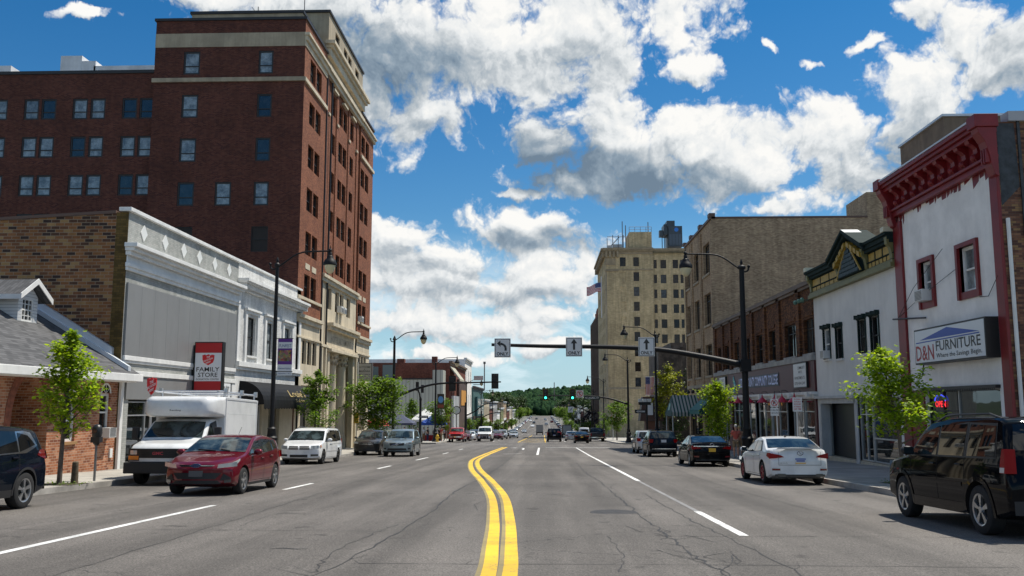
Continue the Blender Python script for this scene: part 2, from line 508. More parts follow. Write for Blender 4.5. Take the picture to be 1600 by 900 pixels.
# road profile down the hill: (distance, height)
PR = [(-60, 1.72), (-40, 1.15), (0, 0), (60, -1.70), (120, -3.20), (200, -5.4), (290, -7.7), (340, -8.5), (1000, -9.2), (3000, -9.2)]
def gz(y):
 for (a, za), (b, zb) in zip(PR, PR[1:]):
  if y <= b: return za + (zb - za) * (y - a) / (b - a)
 return PR[-1][1]
def cuts(y0, y1):
 return [y0] + [p for p, _ in PR if y0 < p < y1] + [y1]
def sheet(mb, x0, x1, y0, y1, dz=0.0, x0b=None, x1b=None):
 """a flat strip that follows the slope of the street"""
 C = cuts(y0, y1)
 x0b = x0 if x0b is None else x0b; x1b = x1 if x1b is None else x1b
 for a, b in zip(C, C[1:]):
  ta = (a - y0) / (y1 - y0); tb = (b - y0) / (y1 - y0)
  mb.poly([(lerp(x0, x0b, ta), a, gz(a) + dz), (lerp(x1, x1b, ta), a, gz(a) + dz), (lerp(x1, x1b, tb), b, gz(b) + dz), (lerp(x0, x0b, tb), b, gz(b) + dz)])
def slab(mb, x0, x1, y0, y1, dz, h, xo=None):
 """raised strip (top and sides) following the slope; h is its thickness"""
 C = cuts(y0, y1)
 for a, b in zip(C, C[1:]):
  za, zb = gz(a) + dz, gz(b) + dz
  mb.poly([(x0, a, za), (x1, a, za), (x1, b, zb), (x0, b, zb)])
  mb.poly([(x0, a, za - h), (x0, a, za), (x0, b, zb), (x0, b, zb - h)])
  mb.poly([(x1, a, za - h), (x1, b, zb - h), (x1, b, zb), (x1, a, za)])
 for y in (y0, y1):
  z = gz(y) + dz
  mb.poly([(x0, y, z - h), (x1, y, z - h), (x1, y, z), (x0, y, z)])
def ribbon(mb, pts, w, dz):
 """painted or tarred line along (x, y) points, width w"""
 q = [Vector((*pts[0], 0))]
 for a, b in zip(pts, pts[1:]):
  for c in cuts(min(a[1], b[1]), max(a[1], b[1]))[1:-1]:
   t = (c - a[1]) / (b[1] - a[1]); q.append(Vector((lerp(a[0], b[0], t), c, 0)))
  q.append(Vector((*b, 0)))
 ws = w if isinstance(w, (list, tuple)) else None
 L = []
 for i, p in enumerate(q):
  d = (q[min(i + 1, len(q) - 1)] - q[max(i - 1, 0)]).normalized()
  nn = Vector((-d.y, d.x, 0)) * ((ws[min(i, len(ws) - 1)] if ws else w) / 2)
  L.append((p + nn, p - nn))
 for (a, b), (c, d) in zip(L, L[1:]):
  mb.poly([(v.x, v.y, gz(v.y) + dz) for v in (b, d, c, a)])
def smooth_path(P, n=8):
 out = []
 for i in range(len(P) - 1):
  p0 = P[max(i - 1, 0)]; p1 = P[i]; p2 = P[i + 1]; p3 = P[min(i + 2, len(P) - 1)]
  for k in range(n):
   t = k / n
   out.append(tuple(.5 * ((2 * b) + (-a + c) * t + (2 * a - 5 * b + 4 * c - d) * t * t + (-a + 3 * b - 3 * c + d) * t ** 3) for a, b, c, d in zip(p0, p1, p2, p3)))
 out.append(tuple(P[-1]))
 return out
# ================================================================== THE SETTING
def asphalt():
 m, n, b = _new('asphalt')
 P = pos(n)
 big = n.maprange(n.noise(P, .16, 5, .6), .3, .7, .84, 1.18)
 lane = n.noise(n.v('MULTIPLY', P, (.9, .035, 1)), 1.0, 4, .6)
 lane = n.maprange(lane, .35, .7, .74, 1.18)
 sx = n('ShaderNodeSeparateXYZ', {0: P}).outputs[0]
 oil = n.m('ABSOLUTE', n.m('SUBTRACT', n.m('FRACT', n.m('DIVIDE', n.m('ADD', sx, .4), 3.4)), .5))
 lane = n.m('MULTIPLY', lane, n.maprange(n.m('ADD', oil, n.m('MULTIPLY', n.noise(P, .7, 4), .16)), .06, .20, .86, 1.04))
 spot = n.noise(P, 1.9, 3, .5)
 lane = n.m('MULTIPLY', lane, n.maprange(spot, .66, .72, 1, .62))
 fine = n.maprange(n.noise(P, 42, 3, .75), .25, .75, .35, 1.65)
 agg = n.maprange(n.noise(P, 150, 1, .5), .58, .70, 1.0, 2.3)
 c = n.v('SCALE', (.098, .0895, .081))
 m.node_tree.links.new(n.m('MULTIPLY', n.m('MULTIPLY', big, lane), n.m('MULTIPLY', fine, agg)), c.node.inputs[3])
 vor = n('ShaderNodeTexVoronoi', {'Vector': n.v('ADD', P, n.v('SCALE', n.noise(P, 1.1, 3, out='Color'))), 'Scale': .23}, feature='DISTANCE_TO_EDGE').outputs['Distance']
 vor.node.inputs['Vector'].links[0].from_node.inputs[1].links[0].from_node.inputs[3].default_value = 1.2
 ck = n.m('MULTIPLY', n.m('LESS_THAN', vor, .0022), n.maprange(n.noise(P, .12, 2), .50, .56, 0, .75))
 c2 = n.mix(ck, c, (.018, .018, .018, 1))
 m.node_tree.links.new(c2, b.inputs['Base Color'])
 b.inputs['Roughness'].default_value = .8
 b.inputs['Specular IOR Level'].default_value = .35
 bp = n('ShaderNodeBump', {'Strength': .25, 'Distance': .004, 'Height': n.noise(P, 120, 2)})
 m.node_tree.links.new(bp.outputs[0], b.inputs['Normal'])
 return m
def paint(name, col):
 """road paint worn through to the asphalt in specks"""
 m, n, b = _new(name)
 P = pos(n)
 f = n.maprange(n.noise(P, 22, 6, .75), .48, .62, 0, .95)
 f2 = n.maprange(n.noise(P, 1.1, 3, .6), .35, .7, .78, 1.08)
 sc = n.v('SCALE', (*col,)); m.node_tree.links.new(f2, sc.node.inputs[3])
 wear = n.m('MULTIPLY', f, n.maprange(n.noise(P, 2.4, 4), .45, .62, 0.05, .8))
 m.node_tree.links.new(n.mix(wear, sc, (.10, .098, .095, 1)), b.inputs['Base Color'])
 b.inputs['Roughness'].default_value = .6
 return m
def concrete(name, col, joint=1.5):
 m, n, b = _new(name)
 P = pos(n)
 s = n('ShaderNodeSeparateXYZ', {0: P})
 j = n.m('MAXIMUM', n.m('LESS_THAN', n.m('FRACT', n.m('DIVIDE', s.outputs[1], joint)), .012), n.m('LESS_THAN', n.m('FRACT', n.m('DIVIDE', s.outputs[0], joint)), .012))
 f = n.m('MULTIPLY', n.maprange(n.noise(P, .8, 6, .65), .3, .7, .74, 1.2), n.maprange(n.noise(P, 30, 3, .6), .3, .7, .88, 1.12))
 sc = n.v('SCALE', (*col,)); m.node_tree.links.new(f, sc.node.inputs[3])
 m.node_tree.links.new(n.mix(j, sc, (.07, .065, .06, 1)), b.inputs['Base Color'])
 b.inputs['Roughness'].default_value = .85
 return m
ASPHALT = asphalt()
WHITEP = paint('white_road_paint', (.78, .78, .76))
YELP = paint('yellow_road_paint', (.80, .50, .015))
CONC = concrete('sidewalk_concrete', (.36, .34, .30))
CONCD = concrete('dark_sidewalk_concrete', (.27, .255, .23))  # same concrete in a darker tone, for the near right sidewalk
KERB = mat('kerb_stone', (.33, .31, .28), .85, var=.3, scale=1.2)
TAR = mat('tar_seal', (.018, .018, .019), .7, var=.2, scale=5)
GROUND = mat('lot_ground', (.14, .14, .12), .9, var=.3, scale=.08)
IRON = mat('cast_iron', (.045, .042, .04), .6, .4, var=.3, scale=8)
def struct(name, mb, m, **k):
 o = mb.build(name, m, **k); o['kind'] = 'structure'; return o
XL, XR = -12.4, 8.55            # kerb lines
CS0, CS1 = 88.5, 102.5          # cross street
g = MB()
C = [p for p, _ in PR]
for a, b in zip(C, C[1:]):
 for xa, xb in ((-3200, -400), (-400, -30), (-30, 30), (30, 400), (400, 3200)):
  g.poly([(xa, a, gz(a) - .12), (xb, a, gz(a) - .12), (xb, b, gz(b) - .12), (xa, b, gz(b) - .12)])
struct('ground', g, GROUND)
r = MB()
sheet(r, XL - .4, XR + .4, -60, CS0)
sheet(r, -180, 180, CS0, CS1)
sheet(r, XL - .4, XR + .4, CS1, 1150)
struct('road', r, ASPHALT)
s = MB(); slab(s, -17.5, XL - .16, -60, 86.0, .15, .3); struct('sidewalk', s, CONC)
s = MB(); slab(s, -75, XL - .16, 104.5, 480, .15, .3); struct('plaza_pavement', s, CONC)
s = MB(); slab(s, XR + .16, 15.5, -60, 86.0, .15, .3); struct('sidewalk', s, CONCD)
s = MB(); slab(s, XR + .16, 60, 104.5, 480, .15, .3); struct('sidewalk', s, CONC)
k = MB()
for (x0, x1) in ((XL - .16, XL), (XR, XR + .16)):
 y = -60.0
 while y < 470:
  L = 3.0 if y < 200 else 40
  y2 = min(y + L, 86.0) if y < 86 else y + L
  if y2 <= 86.0 or y >= 104.5: slab(k, x0, x1, y + .008, y2 - .008, .148, .3)
  y = y2 if y2 != 86.0 else 104.5
struct('kerb', k, KERB)
# painted lines ---------------------------------------------------------------
mk = MB()
for (y0, y1) in ((3, 19.2), (24.4, 27.4), (38.3, 41.5), (49.7, 54.9), (63, 66.5), (75, 78.5)):
 sheet(mk, -7.06, -6.92, y0, y1, .004)
for (y0, y1) in ((4, 8), (14.0, 18.2), (29.2, 84)):
 sheet(mk, 2.95, 3.09, y0, y1, .004)
sheet(mk, -.50, -.33, 61.2, 84, .004)
sheet(mk, .2, XR - 2.4, 84.6, 85.1, .004)
sheet(mk, -12.0, -4.2, 103.6, 104.1, .004)
for y in range(125, 700, 16):
 for x in (-7.0, 3.0): sheet(mk, x - .08, x + .08, y, y + 5, .004)
for x in (-10.2, 5.9):
 for y in range(125, 420, 7): sheet(mk, x - .06, x + .06, y, y + .9, .004)
# turn arrow in the left lane
ribbon(mk, smooth_path([(-1.75, 76), (-1.75, 80), (-1.95, 82.4), (-2.5, 83.2)], 5), .16, .004)
mk.poly([(x, y, gz(y) + .004) for x, y in ((-2.5, 82.6), (-2.5, 83.9), (-3.1, 83.2))])
ribbon(mk, [(-2.75, 63.2), (-1.6, 64.2)], .2, .004)
struct('road_lines', mk, WHITEP)
wr = MB(); sheet(wr, 2.97, 3.07, 18.2, 29.2, .004)
struct('worn_road_line', wr, paint('ghost_road_paint', (.24, .235, .23)))
ye = MB()
Lp = [(-.58, 3), (-.60, 6.5), (-.61, 10.1), (-.70, 12.5), (-.885, 16.45), (-1.29, 22.5), (-2.035, 29.6), (-2.9, 37), (-3.62, 45.2), (-3.98, 52), (-4.05, 61.4), (-3.98, 70), (-3.81, 86.3)]
Rp = [(-.36, 3), (-.37, 6.5), (-.375, 10.1), (-.445, 12.5), (-.61, 16.5), (-.97, 22.5), (-1.70, 29.6), (-2.55, 37), (-3.29, 45.2), (-3.66, 52), (-3.75, 61.4), (-3.68, 70), (-3.49, 86.3)]
ribbon(ye, smooth_path(Lp, 5), [.17] * 30 + [.2] * 40, .004)
ribbon(ye, smooth_path(Rp, 5), [.17] * 30 + [.2] * 40, .004)
for x in (-3.3, .25): sheet(ye, x - .08, x + .08, 117.5, 270, .004)
sheet(ye, -3.2, .2, 117.5, 118.0, .004)
for y in range(121, 170, 6): ribbon(ye, [(-3.2, y), (.2, y + 3.4)], .3, .004)
gh = MB()
for Q in (Lp, Rp): ribbon(gh, [(x - .035, y) for x, y in smooth_path(Q, 5)], .22, .003)
struct('old_yellow_paint', gh, paint('faded_yellow_paint', (.30, .235, .09)))
struct('yellow_lines', ye, YELP)
# tar-filled cracks and seams ----------------------------------------------
tr = MB()
rc = random.Random(5)
def crack(pts, w, jit, n=14):
 P = smooth_path(pts, n)
 Q = [(x + rc.uniform(-jit, jit), y + rc.uniform(-jit, jit) * .8) for x, y in P]
 ribbon(tr, Q, [w * rc.uniform(.4, 1.6) for _ in Q], .003)
 for (x, y) in Q[::4]:
  if rc.random() < .95:
   a = rc.uniform(-1, 1); L = rc.uniform(.15, .8)
   ribbon(tr, [(x, y), (x + L * .5 * a + rc.uniform(-.05, .05), y + L * .5), (x + L * a, y + L * .7 + rc.uniform(0, .3))], [w * .45, w * .3, w * .15], .0035)
crack([(-2.65, 8), (-2.35, 12.0), (-2.2, 18), (-2.3, 24), (-2.05, 33), (-1.95, 44), (-2.0, 60), (-2.1, 80)], .028, .035)
crack([(2.1, 7), (2.0, 10.3), (1.9, 12), (1.85, 15), (1.8, 20), (1.78, 27), (1.62, 36), (1.65, 46)], .030, .05)
crack([(2.9, 8), (2.75, 13), (2.6, 17), (2.55, 23)], .018, .04)
crack([(-5.2, 6), (-5.4, 13), (-5.6, 20), (-5.9, 31), (-6.0, 42)], .016, .04)
crack([(-9.0, 11), (-8.3, 19), (-7.9, 26)], .014, .05)
crack([(-2.55, 10.2), (-2.75, 12.5), (-2.45, 15.5)], .014, .05)
crack([(5.4, 18), (5.2, 27), (5.5, 40)], .014, .05)
for _ in range(9): x = rc.uniform(1.5, 2.5); y = rc.uniform(9, 15); crack([(x, y), (x + rc.uniform(-.25, .25), y + rc.uniform(.2, .5)), (x + rc.uniform(-.4, .4), y + rc.uniform(.5, 1.1))], .013, .02, 5)
for _ in range(22):
 x = rc.uniform(-11, 8); y = rc.uniform(9, 45); L_ = rc.uniform(.8, 4); crack([(x, y), (x + rc.uniform(-.3, .3), y + L_ / 2), (x + rc.uniform(-.5, .5), y + L_)], .011, .03, 8)
for (y, x0, x1) in ((10.9, -2.2, 5.5), (19.6, -1.2, 8.0), (23.1, -6, 2.6), (40.5, -6.5, 8.2), (33, 1.2, 8.4), (14.4, -8.5, -2.5), (13.9, 1.9, 7), (57, -11, 8)):
 crack([(x0, y), ((x0 + x1) / 2, y + .06), (x1, y)], .014, .02, 10)
for (x, y, w, h) in ((-3.4, 12.2, .5, .07), (.35, 22.8, .45, .06), (-4.8, 17.4, .5, .06), (-9.4, 19.2, .5, .05), (-6.1, 15.0, .45, .06), (4.6, 33, .7, .08)):
 ribbon(tr, [(x - w / 2, y), (x - w / 5, y + h), (x + w / 4, y - h * .3), (x + w / 2, y + h * .4)], [.02, h, h * .7, .02], .003)
struct('road_cracks', tr, TAR)
# manhole cover
mh = thing('manhole_cover', (1.36, 17.9, gz(17.9)), 'round iron manhole cover set in the asphalt of the inner right lane', 'manhole cover')
q = MB(); q.lathe([(.46, -.02), (.46, .006), (.42, .008)], (1.36, 17.9, gz(17.9)), 28); q.build('rim', IRON, mh, smooth=40)
q = MB(); q.lathe([(.40, -.02), (.40, .005), (.38, .010), (.30, .006), (.28, .010), (.18, .006), (.16, .010)], (1.36, 17.9, gz(17.9)), 28); q.build('lid', IRON, mh, smooth=40)
# hill and its wood ---------------------------------------------------------
FOREST = None
def leafy(name, cols, scale=1.0, trans=.25, obj=False):
 m, n, b = _new(name)
 P = n('ShaderNodeTexCoord').outputs['Object'] if obj else pos(n)
 wn = n('ShaderNodeTexWhiteNoise', {'Vector': n.v('SNAP', P, (.11 / scale,) * 3)}).outputs['Value']
 f = n.m('ADD', n.m('MULTIPLY', n.noise(P, scale, 4, .6), .6), n.m('MULTIPLY', wn, .45))
 c = n.ramp(f, [(.22, cols[0]), (.5, cols[1]), (.8, cols[2])])
 m.node_tree.links.new(c, b.inputs['Base Color'])
 b.inputs['Roughness'].default_value = .55
 b.inputs['Specular IOR Level'].default_value = .35
 if trans:
  tr_ = n('ShaderNodeBsdfTranslucent', {'Color': n.v('MULTIPLY', c, (1.5, 1.5, .6))})
  mx = n('ShaderNodeMixShader', {0: trans, 1: b.outputs[0], 2: tr_.outputs[0]})
  m.node_tree.links.new(mx.outputs[0], m.node_tree.nodes['Material Output'].inputs[0])
 return m
FOREST = leafy('far_wood', ((.008, .022, .014), (.016, .040, .018), (.034, .070, .024)), .05, 0)
def hill_z(x, y):
 t = min(1, max(0, (y - 950) / 800))
 ridge = 17 + 9 * math.sin(x / 260 + 1.0) + 4 * math.sin(x / 120 + .4) + 2 * math.sin(x / 51)
 return -9.3 + (t * t * (3 - 2 * t)) * (ridge + 6)
h = MB()
xs = [-1500 + 60 * i for i in range(51)]; ys = [940 + 60 * i for i in range(24)]
vs = [(x, y, hill_z(x, y)) for y in ys for x in xs]
fs = [(j * 51 + i, j * 51 + i + 1, (j + 1) * 51 + i + 1, (j + 1) * 51 + i) for j in range(23) for i in range(50)]
h.add(vs, fs)
struct('hills', h, mat('hill_soil', (.03, .05, .02), .9, var=.3, scale=.02), smooth=60)
def lump(mb, c, r, hgt, rnd, seg=6, ring=5):
 o = len(mb.v)
 mb.ball(c, r, seg, ring, (1, 1, hgt / r))
 for i in range(o, len(mb.v)):
  x, y, z = mb.v[i]
  k = rnd.uniform(.62, 1.28)
  mb.v[i] = (c[0] + (x - c[0]) * k, c[1] + (y - c[1]) * k, c[2] + (z - c[2]) * k)
wd = MB(); rw = random.Random(3)
for i in range(9000):
 y = rw.uniform(960, 1800); x = rw.uniform(-420, 560) * (y / 1400)
 if abs(x + 3) < 16 and y < 985: continue
 rr = rw.uniform(3, 6)
 lump(wd, (x, y, hill_z(x, y) + rr * .8), rr, rr * rw.uniform(.9, 1.5), rw)
FOREST.node_tree.nodes['Principled BSDF'].inputs['Specular IOR Level'].default_value = .04
FOREST.node_tree.nodes['Principled BSDF'].inputs['Roughness'].default_value = .95
o = wd.build('hillside_forest', FOREST)
o.data.polygons.foreach_set('use_smooth', [True] * len(o.data.polygons))
o['kind'] = 'stuff'; tag(o, 'dark green wooded ridge closing the far end of the street', 'forest')
# ================================================================== BUILDINGS
FL = Face('x', -16.0, 1)
FR = Face('x', 14.0, -1)
WHITEB = brick('white_painted_brick', [(.62, .63, .62), (.58, .59, .58), (.66, .66, .65)], (.50, .50, .49), var=.10, streak=.10)
WHITEB2 = brick('peeling_white_brick', [(.66, .66, .64), (.60, .60, .58), (.70, .70, .68)], (.5, .5, .48), var=.12, streak=.14, patch=((.26, .24, .22), .66, 2.6))
GREYB = brick('grey_painted_brick', [(.36, .37, .35), (.33, .34, .32), (.40, .40, .38)], (.28, .29, .27), var=.14, streak=.12)
OLDB = brick('variegated_old_brick', [(.235, .10, .04), (.30, .15, .06), (.16, .07, .035), (.055, .035, .028), (.26, .115, .045), (.33, .20, .085), (.20, .085, .04), (.27, .12, .05), (.10, .05, .03)], (.30, .23, .16), bw=.34, bh=.128, ms=.02, var=.15)
OLIVEB = brick('olive_corner_brick', [(.13, .085, .025), (.10, .065, .02), (.16, .10, .03)], (.07, .05, .025), bw=.22, bh=.09, var=.2)
ORANGEB = brick('orange_house_brick', [(.32, .12, .058), (.27, .095, .045), (.38, .16, .085), (.20, .068, .038), (.36, .135, .062), (.44, .21, .12)], (.42, .30, .22), bw=.235, bh=.088, ms=.017, var=.14)
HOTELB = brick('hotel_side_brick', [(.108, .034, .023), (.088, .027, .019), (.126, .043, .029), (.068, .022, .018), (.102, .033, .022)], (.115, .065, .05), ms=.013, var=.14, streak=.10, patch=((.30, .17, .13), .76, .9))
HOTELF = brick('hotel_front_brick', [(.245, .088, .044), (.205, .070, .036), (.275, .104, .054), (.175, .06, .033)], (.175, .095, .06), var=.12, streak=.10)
BROWNB = brick('brown_side_brick', [(.16, .075, .045), (.11, .052, .035), (.20, .10, .06), (.08, .04, .03), (.22, .13, .06)], (.10, .07, .055), var=.3, patch=((.20, .15, .05), .62, .8))
COLLB = brick('dark_college_brick', [(.15, .058, .022), (.10, .040, .018), (.19, .080, .030), (.07, .03, .016)], (.06, .035, .022), var=.3, streak=.2)
TANB = brick('tan_brick', [(.46, .335, .21), (.40, .285, .18), (.52, .385, .24), (.34, .24, .15)], (.33, .25, .17), ms=.014, var=.14, streak=.16)
TOWERB = brick('tower_tan_brick', [(.53, .41, .235), (.48, .37, .21), (.58, .45, .265)], (.36, .29, .2), bw=.5, bh=.16, var=.16, streak=.2)
FARB = brick('far_red_brick', [(.17, .05, .035), (.13, .042, .03), (.20, .065, .045)], (.13, .08, .06), var=.2)
LIME = mat('limestone', (.56, .485, .355), .8, var=.10, scale=.7, streak=.16)
LIME2 = mat('weathered_limestone', (.36, .30, .21), .8, var=.16, scale=.7, streak=.2)
WHT = mat('white_trim', (.72, .72, .70), .55, var=.08, scale=1.2, streak=.08)
STUCCO = mat('white_stucco', (.83, .81, .775), .8, var=.10, scale=.8, streak=.035)
GREYST = mat('grey_stucco', (.68, .67, .635), .8, var=.09, scale=.4, streak=.05)
PANEL = mat('grey_sheet_panel', (.215, .218, .218), .5, .1, var=.06, scale=.5, streak=.03)
REDP = mat('dark_red_paint', (.185, .010, .013), .45, var=.16, scale=1.6, streak=.1)
MAROON = mat('maroon_signboard', (.085, .014, .018), .5, var=.12)
BLK = mat('black_paint', (.012, .012, .013), .45)
BLKC = mat('black_coping', (.02, .019, .019), .5)
DARKF = mat('dark_window_frame', (.016, .013, .012), .5)
GREENP = mat('dark_green_paint', (.016, .030, .028), .8, var=.15, scale=2, spec=.15)
YELLOWP = mat('mustard_paint', (.38, .24, .03), .55, var=.15, scale=3)
OLIVE = mat('olive_trim', (.16, .15, .055), .55, var=.15, scale=2)
ALUM = mat('aluminium', (.55, .56, .57), .38, .7, var=.08)
ROOFG = mat('roof_felt', (.10, .10, .10), .9, var=.2, scale=.5)
WG = glass('window_pane', (.02, .025, .028), (.22, .25, .26), .75)
WGD = glass('dark_window_pane', (.008, .010, .011), (.06, .06, .055), .3)
TWG = glass('tower_pane', (.006, .007, .009), (.05, .06, .07), .35, ior=1.36)
SHOPG = glass('shop_window_pane', (.010, .012, .012), (.05, .05, .045), .3, rough=.02)
INT = mat('dark_interior', (.012, .011, .010), .9, var=.4, scale=.8)
BOARD = mat('boarded_window', (.02, .014, .011), .7, var=.2, scale=3)
def bld(name, x, y, label, cat='building', group=None):
 return thing(name, (x, y, gz(y)), label, cat, group)
def solid_rest(mb, x0, x1, y0, y1, z0, z1, skip=''):
 """the unseen sides and back of a building"""
 if 'S' not in skip: mb.poly([(x0, y0, z0), (x1, y0, z0), (x1, y0, z1), (x0, y0, z1)])
 if 'N' not in skip: mb.poly([(x0, y1, z0), (x0, y1, z1), (x1, y1, z1), (x1, y1, z0)])
 if 'W' not in skip: mb.poly([(x0, y0, z0), (x0, y0, z1), (x0, y1, z1), (x0, y1, z0)])
 if 'E' not in skip: mb.poly([(x1, y0, z0), (x1, y1, z0), (x1, y1, z1), (x1, y0, z1)])
def flat_roof(par, x0, x1, y0, y1, z, m=None):
 q = MB(); q.poly([(x0, y0, z), (x1, y0, z), (x1, y1, z), (x0, y1, z)]); return q.build('roof', m or ROOFG, par)
# ---------------------------------------------------------------- 1 brick house with arch (left edge)
def house():
 X = -16.03; F = Face('x', X, 1)
 b = bld('brick_house', X, 30, 'low orange brick house with shingle roof, white dormer and arched porch')
 z0 = -1.4; zt = 3.05; y0, y1 = 12.0, 33.46
 # windows: tall arched one and a lower one
 arch_y0, arch_y1 = 26.7, 28.75
 w = MB()
 ops = [(arch_y0, arch_y1, z0, .95, 3.4), (32.15, 32.92, .62, 2.0, .16), (29.75, 30.5, .35, 1.75, .16), (23.4, 24.2, .5, 1.9, .16), (19.4, 20.2, .5, 1.9, .16)]
 # arch head: split the wall at the spring line
 wall(w, F, y0, arch_y0, z0, zt, [o for o in ops if o[1] < arch_y0])
 wall(w, F, arch_y1, y1, z0, zt, [o for o in ops if o[0] > arch_y1])
 cy = (arch_y0 + arch_y1) / 2; rr = (arch_y1 - arch_y0) / 2
 sp = .95; N = 12; rise = 1.55
 arc = [(cy - rr * math.cos(PI * i / N), sp + rise * math.sin(PI * i / N) ** .85) for i in range(N + 1)]
 for (a, za), (c, zc) in zip(arc, arc[1:]):
  w.poly([F.p(a, 0, za), F.p(c, 0, zc), F.p(c, 0, zt), F.p(a, 0, zt)])
  w.poly([F.p(a, 0, za), F.p(a, 3.4, za), F.p(c, 3.4, zc), F.p(c, 0, zc)])
 for a in (arch_y0, arch_y1):
  w.poly([F.p(a, 0, z0), F.p(a, 3.4, z0), F.p(a, 3.4, sp), F.p(a, 0, sp)])
 # wall at the back of the porch
 w.poly([F.p(arch_y0 - .02, 3.4, z0), F.p(arch_y1 + .02, 3.4, z0), F.p(arch_y1 + .02, 3.4, zt), F.p(arch_y0 - .02, 3.4, zt)])
 solid_rest(w, X - 9, X, y0, y1, z0, zt, 'E')
 # gable end walls under the roof slopes
 for y in (y0, y1):
  w.poly([(X, y, zt), (X - 4.5, y, 5.75), (X - 9, y, zt)])
 w.build('wall', ORANGEB, b)
 # brick arch ring
 a = MB()
 for (p0, q0), (p1, q1) in zip(arc, arc[1:]):
  k0 = 1 + .32 / rr
  o0 = (cy + (p0 - cy) * k0, sp + (q0 - sp) * 1.2 + .0); o1 = (cy + (p1 - cy) * k0, sp + (q1 - sp) * 1.2)
  a.hexa([F.p(p0, -.012, q0), F.p(p1, -.012, q1), F.p(o1[0], -.012, o1[1]), F.p(o0[0], -.012, o0[1])],
    [F.p(p0, .03, q0), F.p(p1, .03, q1), F.p(o1[0], .03, o1[1]), F.p(o0[0], .03, o0[1])])
 a.build('arch_ring', mat('arch_brick', (.20, .06, .03), .85, var=.4, scale=6), b)
 dF = Face('x', X - 1.1, 1)
 window(b, dF, 28.35, 28.7, z0 + .6, .85, WHT, WGD, d=-.06, name='door')
 for i, (s0, s1, t0, t1) in enumerate(((32.15, 32.92, .62, 2.0), (29.75, 30.5, .35, 1.75), (23.4, 24.2, .5, 1.9), (19.4, 20.2, .5, 1.9))):
  window(b, F, s0, s1, t0, t1, WHT, WGD, d=.10, fw=.09, sill=.08, sm=mat('brick_sill', (.30, .17, .07), .8))
  fan = MB(); c = (s0 + s1) / 2; r = (s1 - s0) / 2
  P = [(c + r * math.cos(PI * k / 10), t1 + r * math.sin(PI * k / 10)) for k in range(11)]
  Pi = [(c + r * .78 * math.cos(PI * k / 10), t1 + .02 + r * .78 * math.sin(PI * k / 10)) for k in range(11)]
  for k in range(10):
   fan.hexa([F.p(*(P[k][0], -.02, P[k][1])), F.p(P[k + 1][0], -.02, P[k + 1][1]), F.p(Pi[k + 1][0], -.02, Pi[k + 1][1]), F.p(Pi[k][0], -.02, Pi[k][1])],
      [F.p(P[k][0], .02, P[k][1]), F.p(P[k + 1][0], .02, P[k + 1][1]), F.p(Pi[k + 1][0], .02, Pi[k + 1][1]), F.p(Pi[k][0], .02, Pi[k][1])])
  for k in (2, 5, 8):
   aa = PI * k / 10
   fan.hexa([F.p(c - .012, -.012, t1), F.p(c + .012, -.012, t1), F.p(c + .012 + r * .8 * math.cos(aa), -.012, t1 + r * .8 * math.sin(aa)), F.p(c - .012 + r * .8 * math.cos(aa), -.012, t1 + r * .8 * math.sin(aa))],
      [F.p(c - .012, .01, t1), F.p(c + .012, .01, t1), F.p(c + .012 + r * .8 * math.cos(aa), .01, t1 + r * .8 * math.sin(aa)), F.p(c - .012 + r * .8 * math.cos(aa), .01, t1 + r * .8 * math.sin(aa))])
  fo = fan.build('fanlight', WHT, b)
  gp = MB(); gp.poly([F.p(*(q[0], -.004, q[1])) for q in Pi]); gp.build('pane', WGD, fo)
 # roof
 m, n, bb = _new('shingles')
 P = pos(n); s = n('ShaderNodeSeparateXYZ', {0: P})
 row = n.m('FLOOR', n.m('DIVIDE', s.outputs[0], .125)); cc = n.m('FLOOR', n.m('ADD', n.m('DIVIDE', s.outputs[1], .3), n.m('MULTIPLY', n.m('MODULO', n.m('ABSOLUTE', row), 2.0), .5)))
 wv = n('ShaderNodeTexWhiteNoise', {'Vector': n('ShaderNodeCombineXYZ', {0: row, 1: cc, 2: 0.0}).outputs[0]}, noise_dimensions='2D').outputs['Value']
 edge = n.m('LESS_THAN', n.m('FRACT', n.m('DIVIDE', s.outputs[0], .125)), .14)
 c = n.ramp(wv, [(0, (.05, .051, .054)), (1, (.11, .11, .114))])
 c = n.mix(edge, c, (.045, .045, .047, 1))
 m.node_tree.links.new(c, bb.inputs['Base Color']); bb.inputs['Roughness'].default_value = .9
 rf = MB()
 e = .62; sl = (5.75 - 3.05) / 4.5
 def rz_(d): return 3.12 + sl * d           # roof height, d metres back from the wall
 ya, yb = y0 - .4, y1 + .45
 rf.hexa([(X + e, ya, rz_(-e)), (X + e, yb, rz_(-e)), (X - 4.5, yb, rz_(4.5)), (X - 4.5, ya, rz_(4.5))],
   [(X + e, ya, rz_(-e) - .1), (X + e, yb, rz_(-e) - .1), (X - 4.5, yb, rz_(4.5) - .1), (X - 4.5, ya, rz_(4.5) - .1)])
 rf.hexa([(X - 4.5, ya, rz_(4.5)), (X - 4.5, yb, rz_(4.5)), (X - 9.6, yb, rz_(-e)), (X - 9.6, ya, rz_(-e))],
   [(X - 4.5, ya, rz_(4.5) - .1), (X - 4.5, yb, rz_(4.5) - .1), (X - 9.6, yb, rz_(-e) - .1), (X - 9.6, ya, rz_(-e) - .1)])
 ro = rf.build('roof', m, b)
 gt = MB()
 gt.box(X + e - .02, ya, rz_(-e) - .30, X + e + .13, yb, rz_(-e) - .02)
 gt.box(X + .02, ya + .2, rz_(-e) - .32, X + e - .03, yb - .2, rz_(-e) - .26)
 gt.build('gutter', WHT, b, bevel=.02)
 rk = MB()
 d0, d1 = .25, 4.5
